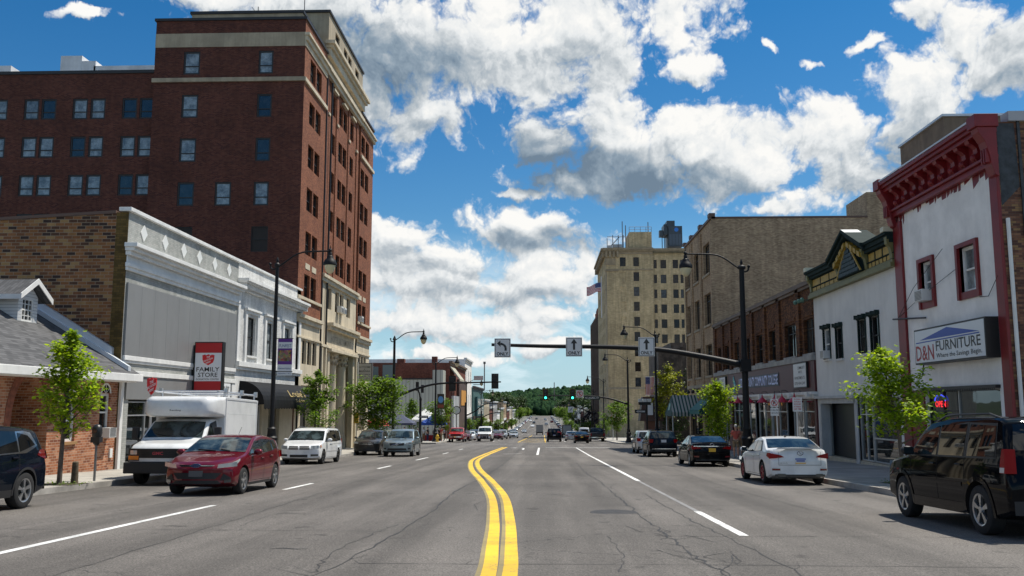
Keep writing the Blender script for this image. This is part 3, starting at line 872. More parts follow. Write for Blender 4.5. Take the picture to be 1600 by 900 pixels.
 rk.hexa([(X - d0, y1 - .15, rz_(d0) + .02), (X - d0, y1 + .04, rz_(d0) + .02), (X - d0, y1 + .04, rz_(d0) + .46), (X - d0, y1 - .15, rz_(d0) + .46)],
   [(X - d1, y1 - .15, rz_(d1) + .02), (X - d1, y1 + .04, rz_(d1) + .02), (X - d1, y1 + .04, rz_(d1) + .46), (X - d1, y1 - .15, rz_(d1) + .46)])
 rk.hexa([(X + .5, y1 - .3, rz_(-.5) + .02), (X + .5, y1 - .1, rz_(-.5) + .02), (X + .5, y1 - .1, rz_(-.5) + .2), (X + .5, y1 - .3, rz_(-.5) + .2)],
   [(X - d1, y1 - .3, rz_(d1) + .02), (X - d1, y1 - .1, rz_(d1) + .02), (X - d1, y1 - .1, rz_(d1) + .2), (X - d1, y1 - .3, rz_(d1) + .2)])
 rk.build('rake_trim', mat('pale_flashing', (.62, .66, .70), .45, .3, var=.08), b)
 # dormer
 dx = -18.35; y_a, y_b = 30.55, 31.75; zb_, ze = 4.2, 5.42
 SID = mat('white_clapboard', (.70, .71, .71), .6, var=.06)
 m2, n2, b2 = _new('clapboard')
 s2 = n2('ShaderNodeSeparateXYZ', {0: pos(n2)})
 lap = n2.m('FRACT', n2.m('DIVIDE', s2.outputs[2], .115))
 m2.node_tree.links.new(n2.mix(n2.m('LESS_THAN', lap, .16), (.70, .71, .71, 1), (.36, .37, .38, 1)), b2.inputs['Base Color'])
 bp = n2('ShaderNodeBump', {'Strength': .6, 'Distance': .03, 'Height': lap}); m2.node_tree.links.new(bp.outputs[0], b2.inputs['Normal'])
 d = MB(); mid = (y_a + y_b) / 2; DF = Face('x', dx, 1)
 wall(d, DF, y_a, y_b, zb_, ze, [(y_a + .24, y_b - .26, 4.52, 5.34, .12)])
 d.poly([DF.p(y_a, 0, ze), DF.p(y_b, 0, ze), DF.p(mid, 0, ze + .5)])
 d.poly([(dx, y_a, zb_), (dx, y_a, ze), (dx - 3, y_a, ze), (dx - 3, y_a, zb_)])
 d.poly([(dx, y_b, zb_), (dx - 3, y_b, zb_), (dx - 3, y_b, ze), (dx, y_b, ze)])
 do = d.build('dormer', m2, b)
 window(do, DF, y_a + .24, y_b - .26, 4.52, 5.34, WHT, WGD, d=.04, style='grid', fw=.06)
 dr = MB()
 for (ye, sg) in ((y_a, -1), (y_b, 1)):
  dr.hexa([(dx + .3, mid, ze + .62), (dx + .3, ye + sg * .38, ze - .02), (dx + .3, ye + sg * .38, ze - .16), (dx + .3, mid, ze + .46)],
    [(dx - 3, mid, ze + .62), (dx - 3, ye + sg * .38, ze - .02), (dx - 3, ye + sg * .38, ze - .16), (dx - 3, mid, ze + .46)])
 dr.build('dormer_roof', m, do)
 dt = MB()
 for (ye, sg) in ((y_a, -1), (y_b, 1)):
  dt.hexa([(dx + .34, mid, ze + .64), (dx + .34, ye + sg * .42, ze), (dx + .34, ye + sg * .42, ze - .2), (dx + .34, mid, ze + .44)],
    [(dx + .305, mid, ze + .64), (dx + .305, ye + sg * .42, ze), (dx + .305, ye + sg * .42, ze - .2), (dx + .305, mid, ze + .44)])
 dt.box(dx - 3, y_a - .42, ze - .2, dx + .30, y_a - .36, ze - .03)
 dt.build('dormer_trim', WHT, do)
 return b
def air_con(par, F, a, z, w=.54, h=.36, dep=.34):
 q = MB(); F.box(q, a, a + w, -dep, .05, z, z + h)
 o = q.build('air_conditioner', mat('ac_casing', (.62, .62, .60), .5, var=.08), par, bevel=.01)
 g_ = MB()
 for i in range(7): F.box(g_, a + .05, a + w - .05, -dep - .012, -dep + .002, z + .05 + i * .048, z + .075 + i * .048)
 g_.build('grille', mat('ac_grille', (.18, .18, .18), .5), o)
 return o
hs = house()
air_con(hs, Face('x', -16.03, 1), 32.3, .40)
q = MB(); Face('x', -16.03, 1).box(q, 33.02, 33.22, -.05, .02, -.35, -.02); q.build('meter_box', WHT, hs)
# ---------------------------------------------------------------- 2 family store
def family_store():
 b = bld('thrift_store', -16, 40, 'two storey store with grey sheet front, white diamonds and old brown brick flank')
 y0, y1 = 33.5, 46.15; z0 = -1.8; F = FL
 w = MB()
 wall(w, F, y0, y1, z0, 9.02, [(34.3, 45.6, z0, 1.78, 1.2)])
 w.build('front_wall', GREYB, b)
 sd = MB(); x1 = -42
 sd.poly([(x1, y0, z0), (-16.48, y0, z0), (-16.48, y0, 8.95), (x1, y0, 7.6)])
 sd.poly([(x1, y1, z0), (x1, y1, 7.6), (-16, y1, 9.0), (-16, y1, z0)])
 sd.poly([(x1, y0, z0), (x1, y0, 7.6), (x1, y1, 7.6), (x1, y1, z0)])
 sd.build('side_wall', OLDB, b)
 qn = MB(); qn.box(-16.48, y0 - .02, z0, -16.004, y0 + .3, 8.98); qn.build('corner_pier', OLIVEB, b)
 r = MB(); r.poly([(x1, y0, 7.4), (-16.2, y0, 8.6), (-16.2, y1, 8.6), (x1, y1, 7.4)]); r.build('roof', ROOFG, b)
 cp = MB(); cp.hexa([(x1, y0 - .05, 7.58), (-16.5, y0 - .05, 8.94), (-16.5, y0 - .05, 9.06), (x1, y0 - .05, 7.7)], [(x1, y0 + .3, 7.58), (-16.5, y0 + .3, 8.94), (-16.5, y0 + .3, 9.06), (x1, y0 + .3, 7.7)])
 cp.build('side_coping', mat('brown_coping', (.12, .07, .05), .6), b)
 t = MB()
 F.box(t, y0 - .12, y1 + .02, -.14, .35, 9.02, 9.17)          # coping
 F.box(t, y0 - .25, y1, -.50, 0, 7.60, 7.76)                  # cornice
 F.box(t, y0 - .18, y1, -.36, 0, 7.46, 7.598)
 F.box(t, y0 - .12, y1, -.22, 0, 7.30, 7.458)
 F.box(t, y0 - .02, y1, -.06, 0, 7.02, 7.298)
 F.box(t, y0 - .10, y1, -.16, 0, 6.86, 7.018)
 F.box(t, y0 - .06, y1, -.10, 0, 6.72, 6.858)
 F.box(t, y0 + .1, y1 - .1, -.10, 0, 3.28, 3.46)
 F.box(t, y0 + .1, y1 - .1, -.06, 0, 3.18, 3.278)
 F.box(t, y0 + .1, y1 - .1, -.12, 0, 2.70, 2.90)
 F.box(t, y0 - .02, y0 + .2, -.10, 0, z0, 2.698)
 F.box(t, y1 - .55, y1, -.08, 0, z0, 2.698)
 t.build('cornice', WHT, b, bevel=.012)
 p = MB(); F.box(p, y0 + .1, y1 - .3, -.08, 0, 3.462, 6.26)
 for i in range(1, 10):
  a = y0 + .1 + (y1 - y0 - .4) * i / 10
  F.box(p, a - .004, a + .004, -.083, -.079, 3.47, 6.25)
 p.build('sheet_panel', PANEL, b)
 p = MB(); F.box(p, y0 + .45, y1 - .58, -.07, 0, 1.80, 2.698); p.build('sign_band', PANEL, b)
 for a in (34.84, 36.88, 38.87, 40.71, 42.68, 44.69):
  d = MB(); d.hexa([F.p(a - .3, -.03, 8.4), F.p(a, -.03, 8.07), F.p(a + .3, -.03, 8.4), F.p(a, -.03, 8.74)], [F.p(a - .3, .02, 8.4), F.p(a, .02, 8.07), F.p(a + .3, .02, 8.4), F.p(a, .02, 8.74)])
  d.build('diamond_tile', mat('white_tile', (.68, .69, .67), .45), b)
 i_ = MB(); F.quad(i_, 34.3, 45.6, 1.2, z0, 1.78); i_.poly([F.p(34.3, .02, -1.0), F.p(45.6, .02, -1.2), F.p(45.6, 1.2, -1.2), F.p(34.3, 1.2, -1.0)]); i_.build('shop_interior', INT, b)
 for (a0, a1) in ((34.35, 37.6), (39.2, 42.2), (42.35, 45.5)):
  window(b, F, a0, a1, -.75, 1.72, ALUM, SHOPG, d=.08, style='store', name='shop_window')
 window(b, F, 37.75, 39.05, -1.05, 1.72, ALUM, SHOPG, d=.5, name='door', style='plain')
 # notices on the front, right of the projecting sign
 sg = MB(); F.box(sg, 43.55, 45.25, -.12, -.072, 1.86, 2.66); so = sg.build('wall_notice', mat('notice_white', (.72, .73, .74), .5), b)
 tx = MB(); put_text(tx, 'Salvation Army', F.tf(-.124), 43.7, 45.1, 2.36, 2.56); put_text(tx, 'Books', F.tf(-.124), 43.9, 44.9, 2.0, 2.18); tx.build('lettering', mat('notice_ink', (.05, .06, .07), .5), so)
 return b
family_store()
def shield_pts(w, h):
 """outline of the shield emblem, unit box centred at 0, from the top"""
 L = [(-.5, .42), (-.28, .47), (-.2, .40), (0, .5), (.2, .40), (.28, .47), (.5, .42), (.47, 0), (.38, -.25), (0, -.5), (-.38, -.25), (-.47, 0)]
 return [(a * w, z * h) for a, z in L]
def hanging_sign():
 Y = 40.3; x0, x1 = -15.98, -14.55; z0, z1 = 2.13, 4.44
 t = thing('store_sign', (x0, Y, gz(Y)), 'tall red and white family store sign jutting from the grey shop front', 'sign')
 F = Face('y', Y, -1)
 q = MB(); F.box(q, x0 + .12, x1, 0, .34, z0, z1); q.build('sign_box', BLK, t, bevel=.015)
 for (a, c) in ((z0 + .05, z0 + .52), (z1 - .50, z1 - .05)):
  r = MB(); F.box(r, x0 + .17, x1 - .05, -.012, 0, a, c); r.build('red_band', mat('sign_red', (.42, .012, .016), .4), t)
 w = MB(); F.box(w, x0 + .17, x1 - .05, -.010, 0, z0 + .525, z1 - .505); wo = w.build('white_panel', mat('sign_white', (.70, .72, .75), .4), t)
 cx = (x0 + .17 + x1 - .05) / 2
 s = MB(); s.hexa([F.p(cx + a, -.024, 3.62 + z) for a, z in shield_pts(.56, .50)], [F.p(cx + a, -.008, 3.62 + z) for a, z in shield_pts(.56, .50)]); so = s.build('shield', mat('shield_red', (.60, .015, .02), .4), t)
 e = MB()
 for txt, dz, w_ in (('THE', .12, .17), ('SALVATION', .0, .42), ('ARMY', -.12, .25)):
  put_text(e, txt, lambda a, z: F.p(cx + a, -.027, 3.62 + z + a * .35), -w_ / 2, w_ / 2, dz - .035, dz + .045)
 e.build('lettering', mat('shield_letters', (.8, .8, .8), .4), so)
 e = MB()
 put_text(e, 'FAMILY', F.tf(-.014), cx - .53, cx + .53, 3.09, 3.29); put_text(e, 'STORE', F.tf(-.014), cx - .45, cx + .45, 2.84, 3.04); put_text(e, 'DONATION CENTER', F.tf(-.014), cx - .52, cx + .52, 2.70, 2.78, .004)
 e.build('lettering', mat('sign_ink', (.012, .012, .014), .4), t)
 k = MB(); F.box(k, x0 - .2, x0 + .1, .1, .25, 1.95, 4.3); F.box(k, x0 - .02, x0 + .14, .12, .22, 2.4, 2.5); F.box(k, x0 - .02, x0 + .14, .12, .22, 3.9, 4.0); k.build('bracket', BLK, t)
hanging_sign()
def shield_sign():
 X, Y = -14.55, 33.0; F = Face('y', Y, -1)
 t = thing('shield_sign', (X, Y, gz(Y) + .15), 'small red shield sign with slanted white lettering on a post behind the white truck', 'sign')
 s = MB(); s.hexa([F.p(X + a, 0, 2.27 + z) for a, z in shield_pts(.36, .66)], [F.p(X + a, .05, 2.27 + z) for a, z in shield_pts(.36, .66)]); so = s.build('shield', MATS['shield_red'], t)
 e = MB()
 for txt, dz, w_ in (('THE', .15, .14), ('SALVATION', .0, .32), ('ARMY', -.15, .2)):
  put_text(e, txt, lambda a, z: F.p(X + a, -.006, 2.27 + z + a * .55), -w_ / 2, w_ / 2, dz - .05, dz + .06)
 e.build('lettering', MATS['shield_letters'], so)
 p = MB(); p.tube([(X, Y + .06, gz(Y) + .15), (X, Y + .06, 2.0)], .05, 8); p.build('post', ALUM, t)
shield_sign()
# ---------------------------------------------------------------- 3 white brick shop with black awning
def white_shop():
 b = bld('white_brick_shop', -16, 52, 'white painted brick shop with dentil cornice, three tall windows and black awning')
 y0, y1 = 46.15, 58.4; z0 = -2.2; F = FL
 wins = [(47.75, 49.25), (51.15, 52.55), (54.7, 56.2)]
 ops = [(a, c, 4.25, 6.35, .28) for a, c in wins] + [(47.2, 58.0, z0, 2.3, .9)]
 w = MB(); wall(w, F, y0, y1, z0, 9.08, ops)
 solid_rest(w, -40, -16, y0, y1, z0, 8.9, 'E')
 w.build('wall', WHITEB2, b)
 flat_roof(b, -40, -16.1, y0, y1, 8.6)
 t = MB()
 F.box(t, y0, y1, -.10, .3, 9.08, 9.2)
 F.box(t, y0 - .1, y1 + .25, -.60, 0, 8.06, 8.22); F.box(t, y0 - .05, y1 + .2, -.50, 0, 7.98, 8.058)
 F.box(t, y0, y1 + .05, -.16, 0, 7.62, 7.72)
 F.box(t, y0, y1 + .05, -.22, 0, 3.60, 3.86); F.box(t, y0, y1, -.12, 0, 3.44, 3.598)
 for a, c in wins:
  F.box(t, a - .42, a - .12, -.10, 0, 3.862, 6.5); F.box(t, c + .12, c + .42, -.10, 0, 3.862, 6.5)
  F.box(t, a - .5, c + .5, -.20, 0, 6.66, 6.78); F.box(t, a - .42, c + .42, -.10, 0, 6.502, 6.658)
 F.box(t, y0, y0 + .35, -.08, 0, 3.862, 7.6); F.box(t, y1 - .45, y1, -.08, 0, 3.862, 7.6)
 t.build('trim', WHT, b, bevel=.01)
 dn = MB()
 k = y0 + .1
 while k < y1 + .1:
  F.box(dn, k, k + .16, -.40, 0, 7.74, 7.975); k += .34
 dn.build('dentils', WHT, b)
 for a, c in wins:
  window(b, F, a, c, 4.25, 6.35, DARKF, WG, d=.16, style='sash', sill=.12, sm=WHT)
 # shop front under the awning
 i_ = MB(); F.quad(i_, 47.2, 58.0, .9, z0, 2.3); i_.build('shop_recess', INT, b)
 CRM = mat('cream_wall', (.44, .39, .30), .8, var=.1, streak=.1)
 for (a0, a1) in ((54.6, 57.95), (47.2, 48.0), (51.2, 52.4)):
  c = MB(); F.box(c, a0, a1, .08, .5, z0, 2.28); c.build('front_panel', CRM, b)
 window(b, F, 48.1, 51.1, -.8, 2.2, ALUM, SHOPG, d=.2, style='store', name='shop_window')
 window(b, F, 52.5, 54.5, -1.35, 2.2, mat('bronze_frame', (.10, .07, .04), .5), SHOPG, d=.3, name='door', style='low')
 # awning: quarter round, scalloped hem
 y_a, y_b = 46.95, 58.9; zt, zb = 2.86, 1.62; dep = 1.35
 N = 8
 prof = [(-dep * math.sin(PI / 2 * i / N), zb + (zt - zb) * math.cos(PI / 2 * i / N)) for i in range(N + 1)]
 m, n, bb = _new('black_awning_cloth')
 s = n('ShaderNodeSeparateXYZ', {0: pos(n)})
 rib = n.m('LESS_THAN', n.m('FRACT', n.m('DIVIDE', s.outputs[1], .6)), .06)
 m.node_tree.links.new(n.mix(rib, (.006, .006, .007, 1), (.028, .028, .03, 1)), bb.inputs['Base Color']); bb.inputs['Roughness'].default_value = .6; bb.inputs['Specular IOR Level'].default_value = .2
 a = MB()
 for (d0, q0), (d1, q1) in zip(prof, prof[1:]):
  a.poly([F.p(y_a, d0, q0), F.p(y_b, d0, q0), F.p(y_b, d1, q1), F.p(y_a, d1, q1)])
 for y in (y_a, y_b): a.poly([F.p(y, 0, zb)] + [F.p(y, d, q_) for d, q_ in prof])
 K = 24
 for k in range(K):
  u0 = lerp(y_a, y_b, k / K); u1 = lerp(y_a, y_b, (k + 1) / K)
  a.poly([F.p(u0, -dep, zb), F.p(u1, -dep, zb), F.p(u1, -dep, zb - .2), F.p((u0 + u1) / 2, -dep, zb - .27), F.p(u0, -dep, zb - .2)])
 a.build('awning', m, b)
 e = MB()
 def on(aa, zz):
  # point on the awning curve, slightly proud
  c_ = min(1, max(0, (zz - zb) / (zt - zb))); ang = math.acos(c_)
  return F.p(aa, -(dep * math.sin(ang) + .015), zz + .01)
 put_text(e, "Louie's", on, 52.2, 55.6, 2.05, 2.45)
 put_text(e, "Salon", on, 53.0, 55.0, 1.74, 1.94)
 e.build('lettering', mat('gold_letters', (.40, .30, .12), .5), b)
white_shop()
# ---------------------------------------------------------------- 4 hotel
def hotel():
 b = bld('brick_hotel', -16, 70, 'nine storey dark red brick hotel with limestone base, columns and side wing')
 F = FL; FS = Face('y', 57.5, -1); FW = Face('y', 58.2, -1)
 z0 = -3.2
 rows = [25.42, 22.38, 19.34, 16.32, 13.30, 10.36]
 H = 1.6
 # side wall
 so = []
 for i, t in enumerate(rows[:4]):
  so += [(-24.3, -23.17, t - 1.62, t, .14), (-19.16, -18.15, t - 1.62, t, .14)]
 so += [(-21.77, -20.68, rows[3] - 1.62, rows[3], .14), (-19.22, -18.1, 11.6, 13.3, .14), (-24.3, -23.17, 11.6, 13.3, .14)]
 w = MB()
 wall(w, FS, -26.3, -16, z0, 25.72, so)
 wall(w, FS, -26.3, -16, 26.70, 27.6)
 w.poly([(-26.3, 57.5, z0), (-26.3, 57.5, 27.6), (-26.3, 82, 27.6), (-26.3, 82, z0)])
 wo = []
 xs_ = [(-35.55, -34.5), (-34.33, -33.3), (-32.15, -31.1), (-30.9, -29.87), (-28.7, -27.66), (-27.5, -26.5), (-38.95, -37.9), (-37.75, -36.7), (-42.3, -41.25), (-41.1, -40.05)]
 for t in (22.45, 19.77, 17.09, 14.4):
  wo += [(a, c, t - 1.47, t, .14) for a, c in xs_]
 wall(w, FW, -62, -26.3, z0, 24.2, wo)
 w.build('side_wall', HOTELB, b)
 bd = MB()
 FS.box(bd, -26.3, -16, -.03, .2, 25.722, 26.698); FS.box(bd, -26.38, -15.9, -.14, 0, 23.24, 23.52)
 bd.build('stone_band', LIME2, b)
 # front, three bays
 f = MB()
 L = [(59.0, 60.45), (60.7, 62.15)]; Cn = [(65.9, 67.3), (68.5, 69.85), (70.05, 71.4), (72.55, 73.95)]; Rr = [(76.5, 78.05), (78.4, 79.9)]
 ops = [(a, c, t - H, t, .3) for t in rows for a, c in L + Rr]
 wall(f, F, 57.5, 63.6, 8.76, 27.6, [o for o in ops if o[0] < 63])
 wall(f, F, 76.3, 82.0, 8.76, 27.3, [o for o in ops if o[0] > 76])
 F2 = Face('x', -16.16, 1)
 opc = [(a, c, t - H, t, .3) for t in rows for a, c in Cn]
 wall(f, F2, 63.6, 76.3, 11.0, 26.5, [o for o in opc if o[2] > 11])
 F.quad(f, 57.5, 63.6, .002, 7.56, 8.56); F.quad(f, 76.3, 82.0, .002, 7.56, 8.56)
 for a in (64.6, 67.75, 72.0, 75.3): F.box(f, a - .28, a + .28, .08, .3, 11.2, 26.4)
 f.poly([(-16, 82, z0), (-26.3, 82, z0), (-26.3, 82, 27.3), (-16, 82, 27.3)])
 f.poly([(-16, 63.6, 8), (-16.3, 63.6, 8), (-16.3, 63.6, 27.6), (-16, 63.6, 27.6)])
 f.poly([(-16, 76.3, 8), (-16, 76.3, 27.3), (-16.3, 76.3, 27.3), (-16.3, 76.3, 8)])
 f.build('front_wall', HOTELF, b)
 # limestone base
 s = MB()
 po = [(59.0, 60.1, 4.32, 5.9, .3), (60.35, 61.45, 4.32, 5.9, .3), (61.7, 62.8, 4.32, 5.9, .3), (59.0, 63.3, z0, 2.9, .8)]
 wall(s, F, 57.5, 63.6, z0, 7.0, po)
 ro = [(76.95, 78.0, 4.0, 5.85, .3), (78.2, 79.25, 4.0, 5.85, .3), (79.45, 80.5, 4.0, 5.85, .3), (76.95, 78.0, -.6, 2.75, .3), (78.2, 79.25, -.6, 2.75, .3), (79.45, 80.5, -.6, 2.75, .3)]
 wall(s, F, 76.3, 82.0, z0, 7.0, ro)
 wall(s, Face('x', -16.10, 1), 63.6, 76.3, z0, 11.0, [(66.2, 75.6, z0, 5.75, 1.9)] + [(a, c, rows[5] - H, rows[5], .3) for a, c in Cn])
 s.poly([(-18, 66.2, z0), (-18, 75.6, z0), (-18, 75.6, 5.75), (-18, 66.2, 5.75)])
 s.build('stone_base', LIME, b)
 t = MB()
 for (a0, a1) in ((57.5, 63.55), (76.35, 82.05)):
  F.box(t, a0 - .0, a1, -.12, 0, 8.56, 8.76); F.box(t, a0, a1, -.28, 0, 7.30, 7.54); F.box(t, a0, a1, -.14, 0, 7.0, 7.298)
  F.box(t, a0, a1, -.10, 0, 5.98, 6.12)
 F.box(t, 63.7, 76.2, -.22, .1, 10.86, 11.1); F.box(t, 63.7, 76.2, -.10, .1, 10.58, 10.858)
 F.box(t, 66.0, 75.9, -.42, .1, 7.46, 7.72); F.box(t, 66.1, 75.8, -.25, .1, 7.2, 7.458)
 F.box(t, 63.7, 76.2, -.16, .1, 5.78, 5.98); F.box(t, 66.0, 75.8, -.34, .1, 5.56, 5.778)
 # upper belt and top cornices
 F.box(t, 57.4, 63.6, -.14, 0, 23.24, 23.52); F.box(t, 76.3, 82.1, -.14, 0, 23.24, 23.52)
 F.box(t, 57.3, 63.65, -.34, 0, 26.42, 26.62); F.box(t, 57.4, 63.6, -.2, 0, 26.1, 26.418); F.box(t, 57.42, 63.6, -.06, 0, 25.72, 26.098)
 F.box(t, 76.3, 82.15, -.34, 0, 26.42, 26.62); F.box(t, 76.3, 82.1, -.2, 0, 26.1, 26.418)
 F.box(t, 63.5, 76.5, -.30, .1, 26.42, 26.74); F.box(t, 63.6, 76.4, -.14, .1, 26.1, 26.418)
 F.box(t, 63.3, 77.0, -.62, .1, 28.34, 28.62); F.box(t, 63.5, 76.8, -.44, .1, 28.1, 28.338); F.box(t, 63.6, 76.6, -.24, .1, 27.5, 28.098)
 for a in (66.6, 69.95, 73.25): F.box(t, a - .7, a + .7, -.1, .15, 25.62, 25.8)
 for (a, c) in L + Rr: F.box(t, a + .15, c - .15, -.03, 0, 10.72, 11.12)
 for a in (64.9, 67.8, 72.0, 75.0): F.box(t, a - .28, a + .28, .0, .15, 23.3, 23.5)
 t.build('stone_trim', LIME, b, bevel=.015)
 # penthouse
 pw = MB()
 FP = Face('x', -16.02, 1)
 wall(pw, FP, 63.9, 76.6, 26.7, 31.0, [(66.0, 67.4, 28.95, 30.4, .25), (69.0, 70.3, 28.95, 30.4, .25), (70.6, 71.9, 28.95, 30.4, .25), (73.4, 74.8, 28.95, 30.4, .25)])
 pw.poly([(-16.02, 63.9, 26.7), (-16.02, 63.9, 31), (-26, 63.9, 31), (-26, 63.9, 26.7)])
 pw.poly([(-16.02, 76.6, 26.7), (-26, 76.6, 26.7), (-26, 76.6, 31), (-16.02, 76.6, 31)])
 pw.box(-25.0, 60.2, 27.0, -17.0, 63.88, 29.3)
 pw.build('penthouse', LIME2, b)
 cp = MB()
 cp.box(-26.1, 63.75, 31.0, -15.9, 76.7, 31.18); cp.box(-25.1, 60.1, 29.3, -16.9, 63.7, 29.5)
 FS.box(cp, -26.4, -15.9, -.1, .3, 27.602, 27.78); F.box(cp, 57.8, 63.6, -.1, .3, 27.602, 27.78); F.box(cp, 76.3, 82.1, -.1, .3, 27.302, 27.48); FW.box(cp, -62, -26.4, -.1, .3, 24.202, 24.42)
 cp.build('coping', BLKC, b)
 rf = MB(); rf.poly([(-26.25, 57.6, 27.1), (-16.1, 57.6, 27.1), (-16.1, 81.9, 27.1), (-26.25, 81.9, 27.1)]); rf.poly([(-62, 58.3, 23.9), (-26.3, 58.3, 23.9), (-26.3, 80, 23.9), (-62, 80, 23.9)]); rf.build('roof', ROOFG, b)
 pl = MB(); pl.box(-30.2, 66, 23.9, -35.0, 74, 27.88); pl.box(-34.86, 66.0, 23.9, -35.96, 73, 28.3); pl.box(-35.97, 66.0, 23.9, -37.66, 74, 28.74)
 pl.box(-38.4, 66.2, 23.9, -37.7, 67, 27.5); pl.box(-62, 66, 23.9, -41.6, 74, 28.0)
 pl.build('roof_plant', mat('white_render', (.66, .67, .68), .7, var=.08, streak=.1), b)
 # columns
 for y in (69.4, 72.75):
  c = MB(); cx = -16.55
  c.lathe([(.56, z0), (.56, -.95), (.50, -.85), (.47, -.7), (.47, 2.0), (.43, 4.35), (.45, 4.4), (.44, 4.5), (.47, 4.75), (.58, 5.25), (.62, 5.4), (.62, 5.56)], (cx, y, 0), 20)
  co = c.build('column', LIME, b, smooth=40)
  e = MB()
  for k in range(12):
   a = 2 * PI * k / 12
   e.ball((cx + .5 * math.cos(a), y + .5 * math.sin(a), 4.8), .11, 6, 5, (1, 1, 1.5)); e.ball((cx + .58 * math.cos(a + .26), y + .58 * math.sin(a + .26), 5.2), .10, 6, 5)
  e.build('capital', LIME2, co)
 for (a, w_, d0, d1, zt_) in ((66.2, .62, -.02, .4, 5.56), (75.0, .62, -.02, .4, 5.56), (64.0, .3, -.12, .1, 5.77), (65.1, .3, -.12, .1, 5.77), (76.0, .3, -.12, .1, 5.77)):
  pi_ = MB(); F.box(pi_, a, a + w_, d0, d1, z0, zt_); pi_.build('pilaster', LIME, b, bevel=.02)
 dr = MB(); dr.box(-17.98, 67.6, z0, -17.6, 74.4, 4.8); dr.build('entrance_screen', INT, b)
 for y in (63.75, 65.35):
  dp = MB(); dp.tube([(-15.98, y, -1.5), (-15.98, y, 26.0)], .075, 6); dp.build('downpipe', BLK, b)
 # windows
 for i, t_ in enumerate(rows[:4]):
  for a, c in ((-24.3, -23.17), (-19.16, -18.15)): window(b, FS, a, c, t_ - 1.62, t_, DARKF, WG, d=.06, style='low', fw=.11)
 window(b, FS, -21.77, -20.68, rows[3] - 1.62, rows[3], DARKF, WG, d=.06, style='low', fw=.11)
 for a, c in ((-19.22, -18.1), (-24.3, -23.17)): window(b, FS, a, c, 11.6, 13.3, DARKF, BOARD, d=.06)
 for o in wo: window(b, FW, o[0], o[1], o[2], o[3], DARKF, WG, d=.06, style='low', fw=.11)
 for o in ops: window(b, F, o[0], o[1], o[2], o[3], DARKF, WGD, d=.2, style='sash')
 for o in opc: window(b, F2, o[0], o[1], o[2], o[3], DARKF, WGD, d=.18, style='sash')
 for o in po[:3] + ro: window(b, F, o[0], o[1], o[2], o[3], DARKF, WGD, d=.2, style='sash')
 for a, c in ((66.0, 67.4), (69.0, 70.3), (70.6, 71.9), (73.4, 74.8)): window(b, FP, a, c, 28.95, 30.4, DARKF, WGD, d=.14)
 gd = MB(); F.quad(gd, 59.0, 63.3, .8, z0, 2.9); gd.build('garage_door', INT, b)
 for y, z in ((70.1, 8.72), (77.0, 8.72), (69.0, 8.72)): air_con(b, F, y, z + .05, .8, .5, .3)
 # carved name panel over the entrance
 e = MB(); put_text(e, 'HOTEL ALTAMONT', Face('x', -16.10, 1).tf(-.012), 67.4, 74.6, 6.35, 6.85, .004); e.build('carved_lettering', LIME2, b)
 an = MB(); an.tube([(-17.4, 62.0, 29.5), (-17.4, 62.0, 31.4)], .03, 5); an.tube([(-21.0, 62.5, 29.5), (-21.0, 62.5, 30.9)], .03, 5); an.tube([(-21.0, 62.5, 30.3), (-21.5, 62.5, 30.9)], .02, 5)
 an.build('antenna', BLK, b)
hotel()
def law_sign():
 Y = 77.0; F = Face('y', Y, -1)
 t = thing('hanging_office_sign', (-16, Y, gz(Y)), 'grey lettered office sign hung on the limestone hotel corner', 'sign')
 q = MB(); F.box(q, -16.05, -14.75, 0, .5, 3.66, 5.2); q.build('sign_box', mat('sign_case', (.07, .055, .05), .5), t)
 w = MB(); F.box(w, -15.92, -14.80, -.012, 0, 3.71, 5.15); w.build('face_panel', mat('sign_grey', (.40, .38, .34), .6, var=.1), t)
 e = MB()
 for s_, z, h, x0, x1 in (('LETTSOME', 4.78, .16, -15.85, -14.87), ('&', 4.62, .1, -15.42, -15.32), ('MARINAK', 4.42, .16, -15.85, -14.87), ('LAW OFFICES', 4.16, .11, -15.74, -14.87), ('ATTORNEYS', 3.97, .09, -15.85, -14.87), ('AT LAW', 3.80, .09, -15.85, -14.87)):
  put_text(e, s_, F.tf(-.016), x0, x1, z, z + h)
 e.ball((-15.83, Y - .012, 4.21), .05, 8, 5)
 e.build('lettering', mat('sign_letters', (.05, .045, .045), .5), t)
law_sign()
